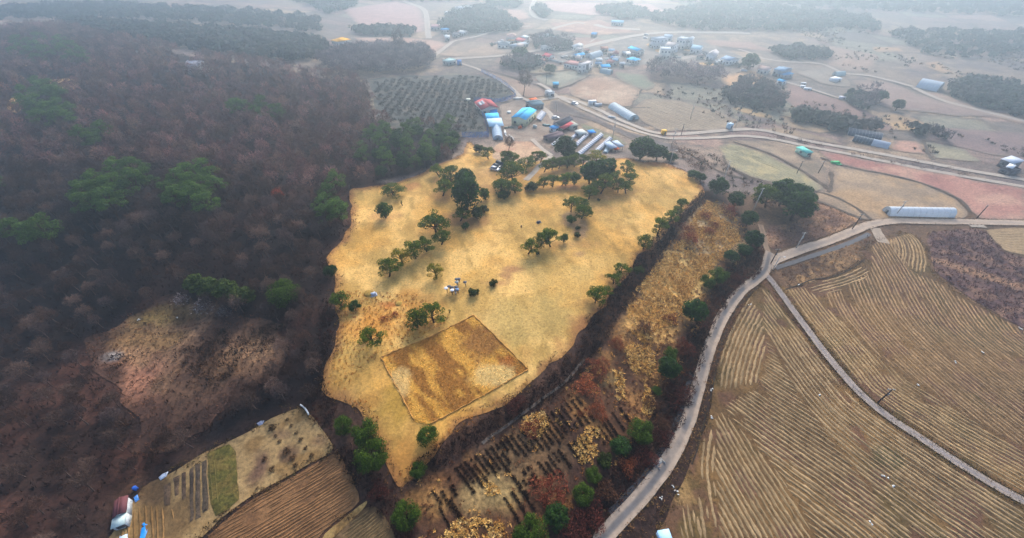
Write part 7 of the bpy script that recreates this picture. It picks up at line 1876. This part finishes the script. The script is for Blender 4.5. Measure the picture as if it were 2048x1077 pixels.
# vinyl pipes and clutter in the farm yard
for k, (px, py, w, d, h, rz, c, lab) in enumerate([(1011,268,1.2,9,.5,8,(226,224,218),'long white wrapped bundle in the farm yard'),(1022,277,.7,9,.4,12,(222,222,218),'left white pipe bundle beside the lone bare tree'),(1025,277,.7,9,.4,12,(216,216,214),'right white pipe bundle beside the lone bare tree'),
     (1040,258,2.0,2.0,1.6,0,(240,110,60),'orange tank in front of the large warehouse'),(1070,256,2.2,2.0,1.8,0,(206,208,200),'pale crate right of the large warehouse'),(1017,257,5,2,.9,10,(60,90,84),'dark green heap beside the icy blue shed'),(1091,252,4,3,1.0,20,(70,110,112),'dark teal heap near the dark slate farmhouse'),
     (1017,227,3,5,.9,10,(206,206,200),'pale heap of goods beside the red farmhouse'),(1038,251,6,1.6,1.0,-12,(214,210,200),'white goods along the warehouse front'),(1040,199,8,4,1.0,10,(196,190,182),'pale heap at the foot of the orchard lane'),(1056,215,4,2,1.4,0,(40,44,48),'dark vehicle shaped heap behind the warehouse'),(1197,213,4,2,1.8,0,(206,210,214),'white bin beside the storage container'),(1222,236,5,1.4,.8,-25,(216,220,220),'white bags along the long pale greenhouse')]):
    p = G(px, py); b = MB(); rr = np.random.default_rng(k + 50)
    for q_ in range(4):
        b.box((rr.uniform(-.3, .3) * w, rr.uniform(-.35, .35) * d, 0), (w * rr.uniform(.4, .7), d * rr.uniform(.3, .6), h * rr.uniform(.6, 1.1)), rr.uniform(-.2, .2))
    o = tag(put('goods_heap', b, cmat(c), None, p), lab, 'heap'); o.rotation_euler = (0, 0, R(rz))
# lone bare trees
for px, py, w, lab, sc in [(1017,306,26,'lone bare tree on the pink plot below the white pipes',.9),(1047,193,34,'bare brown tree beside the orchard lane',1.0),(800,118,30,'tall bare tree sticking out of the grey wood',1.2)]:
    p = G(px, py); s = w / pxscale(p) / 5.0
    plant('bare_tree', BARE[1], p, lab, 'tree', None, (s, s, s * sc), 1.0, (M_BARK, M_TWIG))

# ---- orchard: small trees in rows, blue net fence
OT = [bare_meshes(900 + k, 3.8, 2.6, 110, col=A(90, 89, 84), tw=.3, tl=.9)[1] for k in range(2)]
OW = smooth_poly(W([(752,172),(800,160),(900,158),(955,160),(1000,172),(1020,190),(995,200),(948,204),(962,236),(968,262),(925,268),(805,258),(765,240),(755,205)]), 3)
o0 = G(900, 220)[:2]; dv = G(940, 222)[:2] - o0; dv = dv / np.linalg.norm(dv); pv = np.array([-dv[1], dv[0]])
cnt = 0
for i in range(-24, 20):
    for j in range(-14, 22):
        q_ = o0 + dv * i * 4.2 + pv * j * 5.6 + np.array([random.uniform(-.4, .4), random.uniform(-.4, .4)])
        if cnt < 298 and inside(OW, np.array([q_[0]]), np.array([q_[1]]))[0] and random.random() < .94:
            o = put('orchard_tree', OT[cnt % 2], M_TWIG, None, (q_[0], q_[1], float(hgt(*q_)) + .1))
            tag(o, 'small bare fruit tree in the rows of the netted orchard', 'tree', 'fruit trees of the orchard'); o.rotation_euler = (0, 0, random.uniform(0, 6)); cnt += 1
print('orchard trees', cnt)
def net_fence(pts, h, label, col=(84, 128, 190)):
    P = resample(W(pts), 4.0)
    z = hgt(P[:, 0], P[:, 1])
    t = thing('net_fence', (P[0, 0], P[0, 1], z[0]), label, 'fence', 'blue net fences of the orchard')
    Q = np.stack([P[:, 0] - P[0, 0], P[:, 1] - P[0, 1], z - z[0]], 1)
    b = MB(); n = len(Q)
    b.add(np.vstack([Q, Q + np.array([0, 0, h])]), [(k, k + 1, n + k + 1, n + k) for k in range(n - 1)])
    put('net', b, mat_flat('blue_net', L(*col), .8, .1, 0, .2, 2.0, .55), t)
    pm = MB(); pm.tube([(0, 0, -.1), (0, 0, h + .2)], .06, 5); me = pm.mesh('post')
    for q_ in Q: put('post', me, cmat((120, 126, 134)), t, q_)
net_fence([(962,144),(985,156),(1010,170),(1030,189)], 2.6, 'blue net fence along the orchard lane')
net_fence([(1032,191),(1030,197),(996,206),(948,203)], 2.6, 'blue net fence above the red farmhouse')
net_fence([(948,204),(958,222),(970,240),(978,274)], 2.6, 'blue net fence beside the blue and icy sheds')
net_fence([(978,274),(950,276),(924,275)], 3.0, 'blue net fence along the lower end of the orchard')

# ---- yards of the village: small clutter, garden walls and hedges
rv = np.random.default_rng(77)
for k in range(46):
    px, py = [(1130, 118), (1220, 118), (1010, 84), (1340, 104), (1420, 122), (1095, 88), (1265, 110), (890, 64), (1180, 108)][k % 9]
    px += rv.normal(0, 16); py += rv.normal(0, 5)
    p = G(px, py); b = MB(); c = [(206, 206, 202), (170, 166, 160), (190, 160, 140), (120, 116, 112), (216, 218, 220)][k % 5]
    for q_ in range(3):
        b.box((rv.normal(0, 1.2), rv.normal(0, 1.2), -.2), (rv.uniform(1.2, 3.4), rv.uniform(.8, 2.2), rv.uniform(.8, 2.2)), rv.uniform(0, 3))
    tag(put('yard_clutter', b, cmat(c), None, p), 'small heap of clutter in a yard between the village houses', 'heap', 'yard clutter of the village')
for k in range(30):
    px, py = [(1130, 122), (1220, 112), (1010, 90), (1340, 108), (1430, 128), (1160, 100), (1280, 122), (1480, 130), (900, 70), (1060, 96)][k % 10]
    p = G(px + rv.normal(0, 14), py + rv.normal(0, 4)); s_ = rv.uniform(.5, 1.0)
    o = tag(put('village_bush', FW1[k % 3], M_LEAF, None, p), 'dark bush growing between the village houses', 'bush', 'bushes between the village houses'); o.scale = (s_, s_, s_ * .7)
for k, (a, c_, lab) in enumerate([((1085,119),(1125,128),'pale wall running below the red village roof'),((1150,142),(1176,146),'pale garden wall below the white hall'),((1380,106),(1410,112),'grey terrace wall in front of the blue gabled house'),((1330,117),(1362,118),'pale yard wall before the flat roofed white house'),((1232,128),(1262,132),'grey stone wall right of the cream house')]):
    E = resample(W([a, c_]), 3.0); z = hgt(E[:, 0], E[:, 1]); b = MB()
    for i in range(len(E) - 1):
        m_ = (E[i] + E[i + 1]) / 2; d_ = E[i + 1] - E[i]
        b.box((m_[0], m_[1], float(min(z[i], z[i + 1])) - .3), (float(np.linalg.norm(d_)) + .05, .5, 2.0), math.atan2(d_[1], d_[0]))
    tag(put('garden_wall', b, cmat((206, 200, 192)), None), lab, 'wall')

for k in range(34):
    px, py = [(1010, 80), (1035, 90), (1100, 76), (1118, 96), (1165, 100), (1215, 106), (1240, 118), (1300, 86), (1320, 110), (1195, 124), (1150, 116), (905, 66), (1365, 92), (1255, 108), (1400, 108), (1085, 122), (1230, 128)][k % 17]
    px += rv.normal(0, 7); py += rv.normal(0, 2.5)
    w_ = rv.uniform(7, 13); sk = rv.uniform(-1.6, 1.6)
    rc = [(150, 146, 146), (176, 160, 150), (200, 204, 206), (128, 116, 116), (160, 120, 112), (120, 150, 176), (190, 190, 186)][k % 7]
    building('outbuilding', (px, py), (px + w_, py + sk), (px + w_ + rv.uniform(-1, 3), py + sk - rv.uniform(2.6, 4.2)), rv.uniform(2.2, 3.0), ['gx', 'shed', 'gx', 'hip'][k % 4], .9, rc, (186, 180, 172), 'small roofed outbuilding squeezed between the village houses', 'shed', wins=1, group='small outbuildings of the village')

# ================================================================== HAZE
hm = bpy.data.materials.new('haze_air'); hm.use_nodes = True
hn = hm.node_tree.nodes; hn.clear()
ho = hn.new('ShaderNodeOutputMaterial'); hv = hn.new('ShaderNodeVolumePrincipled')
hv.inputs['Color'].default_value = (*HAZE_COLOR, 1)
hv.inputs['Density'].default_value = HAZE_DENSITY
hv.inputs['Anisotropy'].default_value = 0.78
hm.node_tree.links.new(hv.outputs[0], ho.inputs['Volume'])
hb = MB(); zlo = float(GZ.min()) - 1.0
hb.box((0, 1100, zlo), (6100, 5100, 94.5 - zlo))
tag(put('haze', hb, hm), 'pale mist thickening over the far valley', 'haze', kind='stuff')
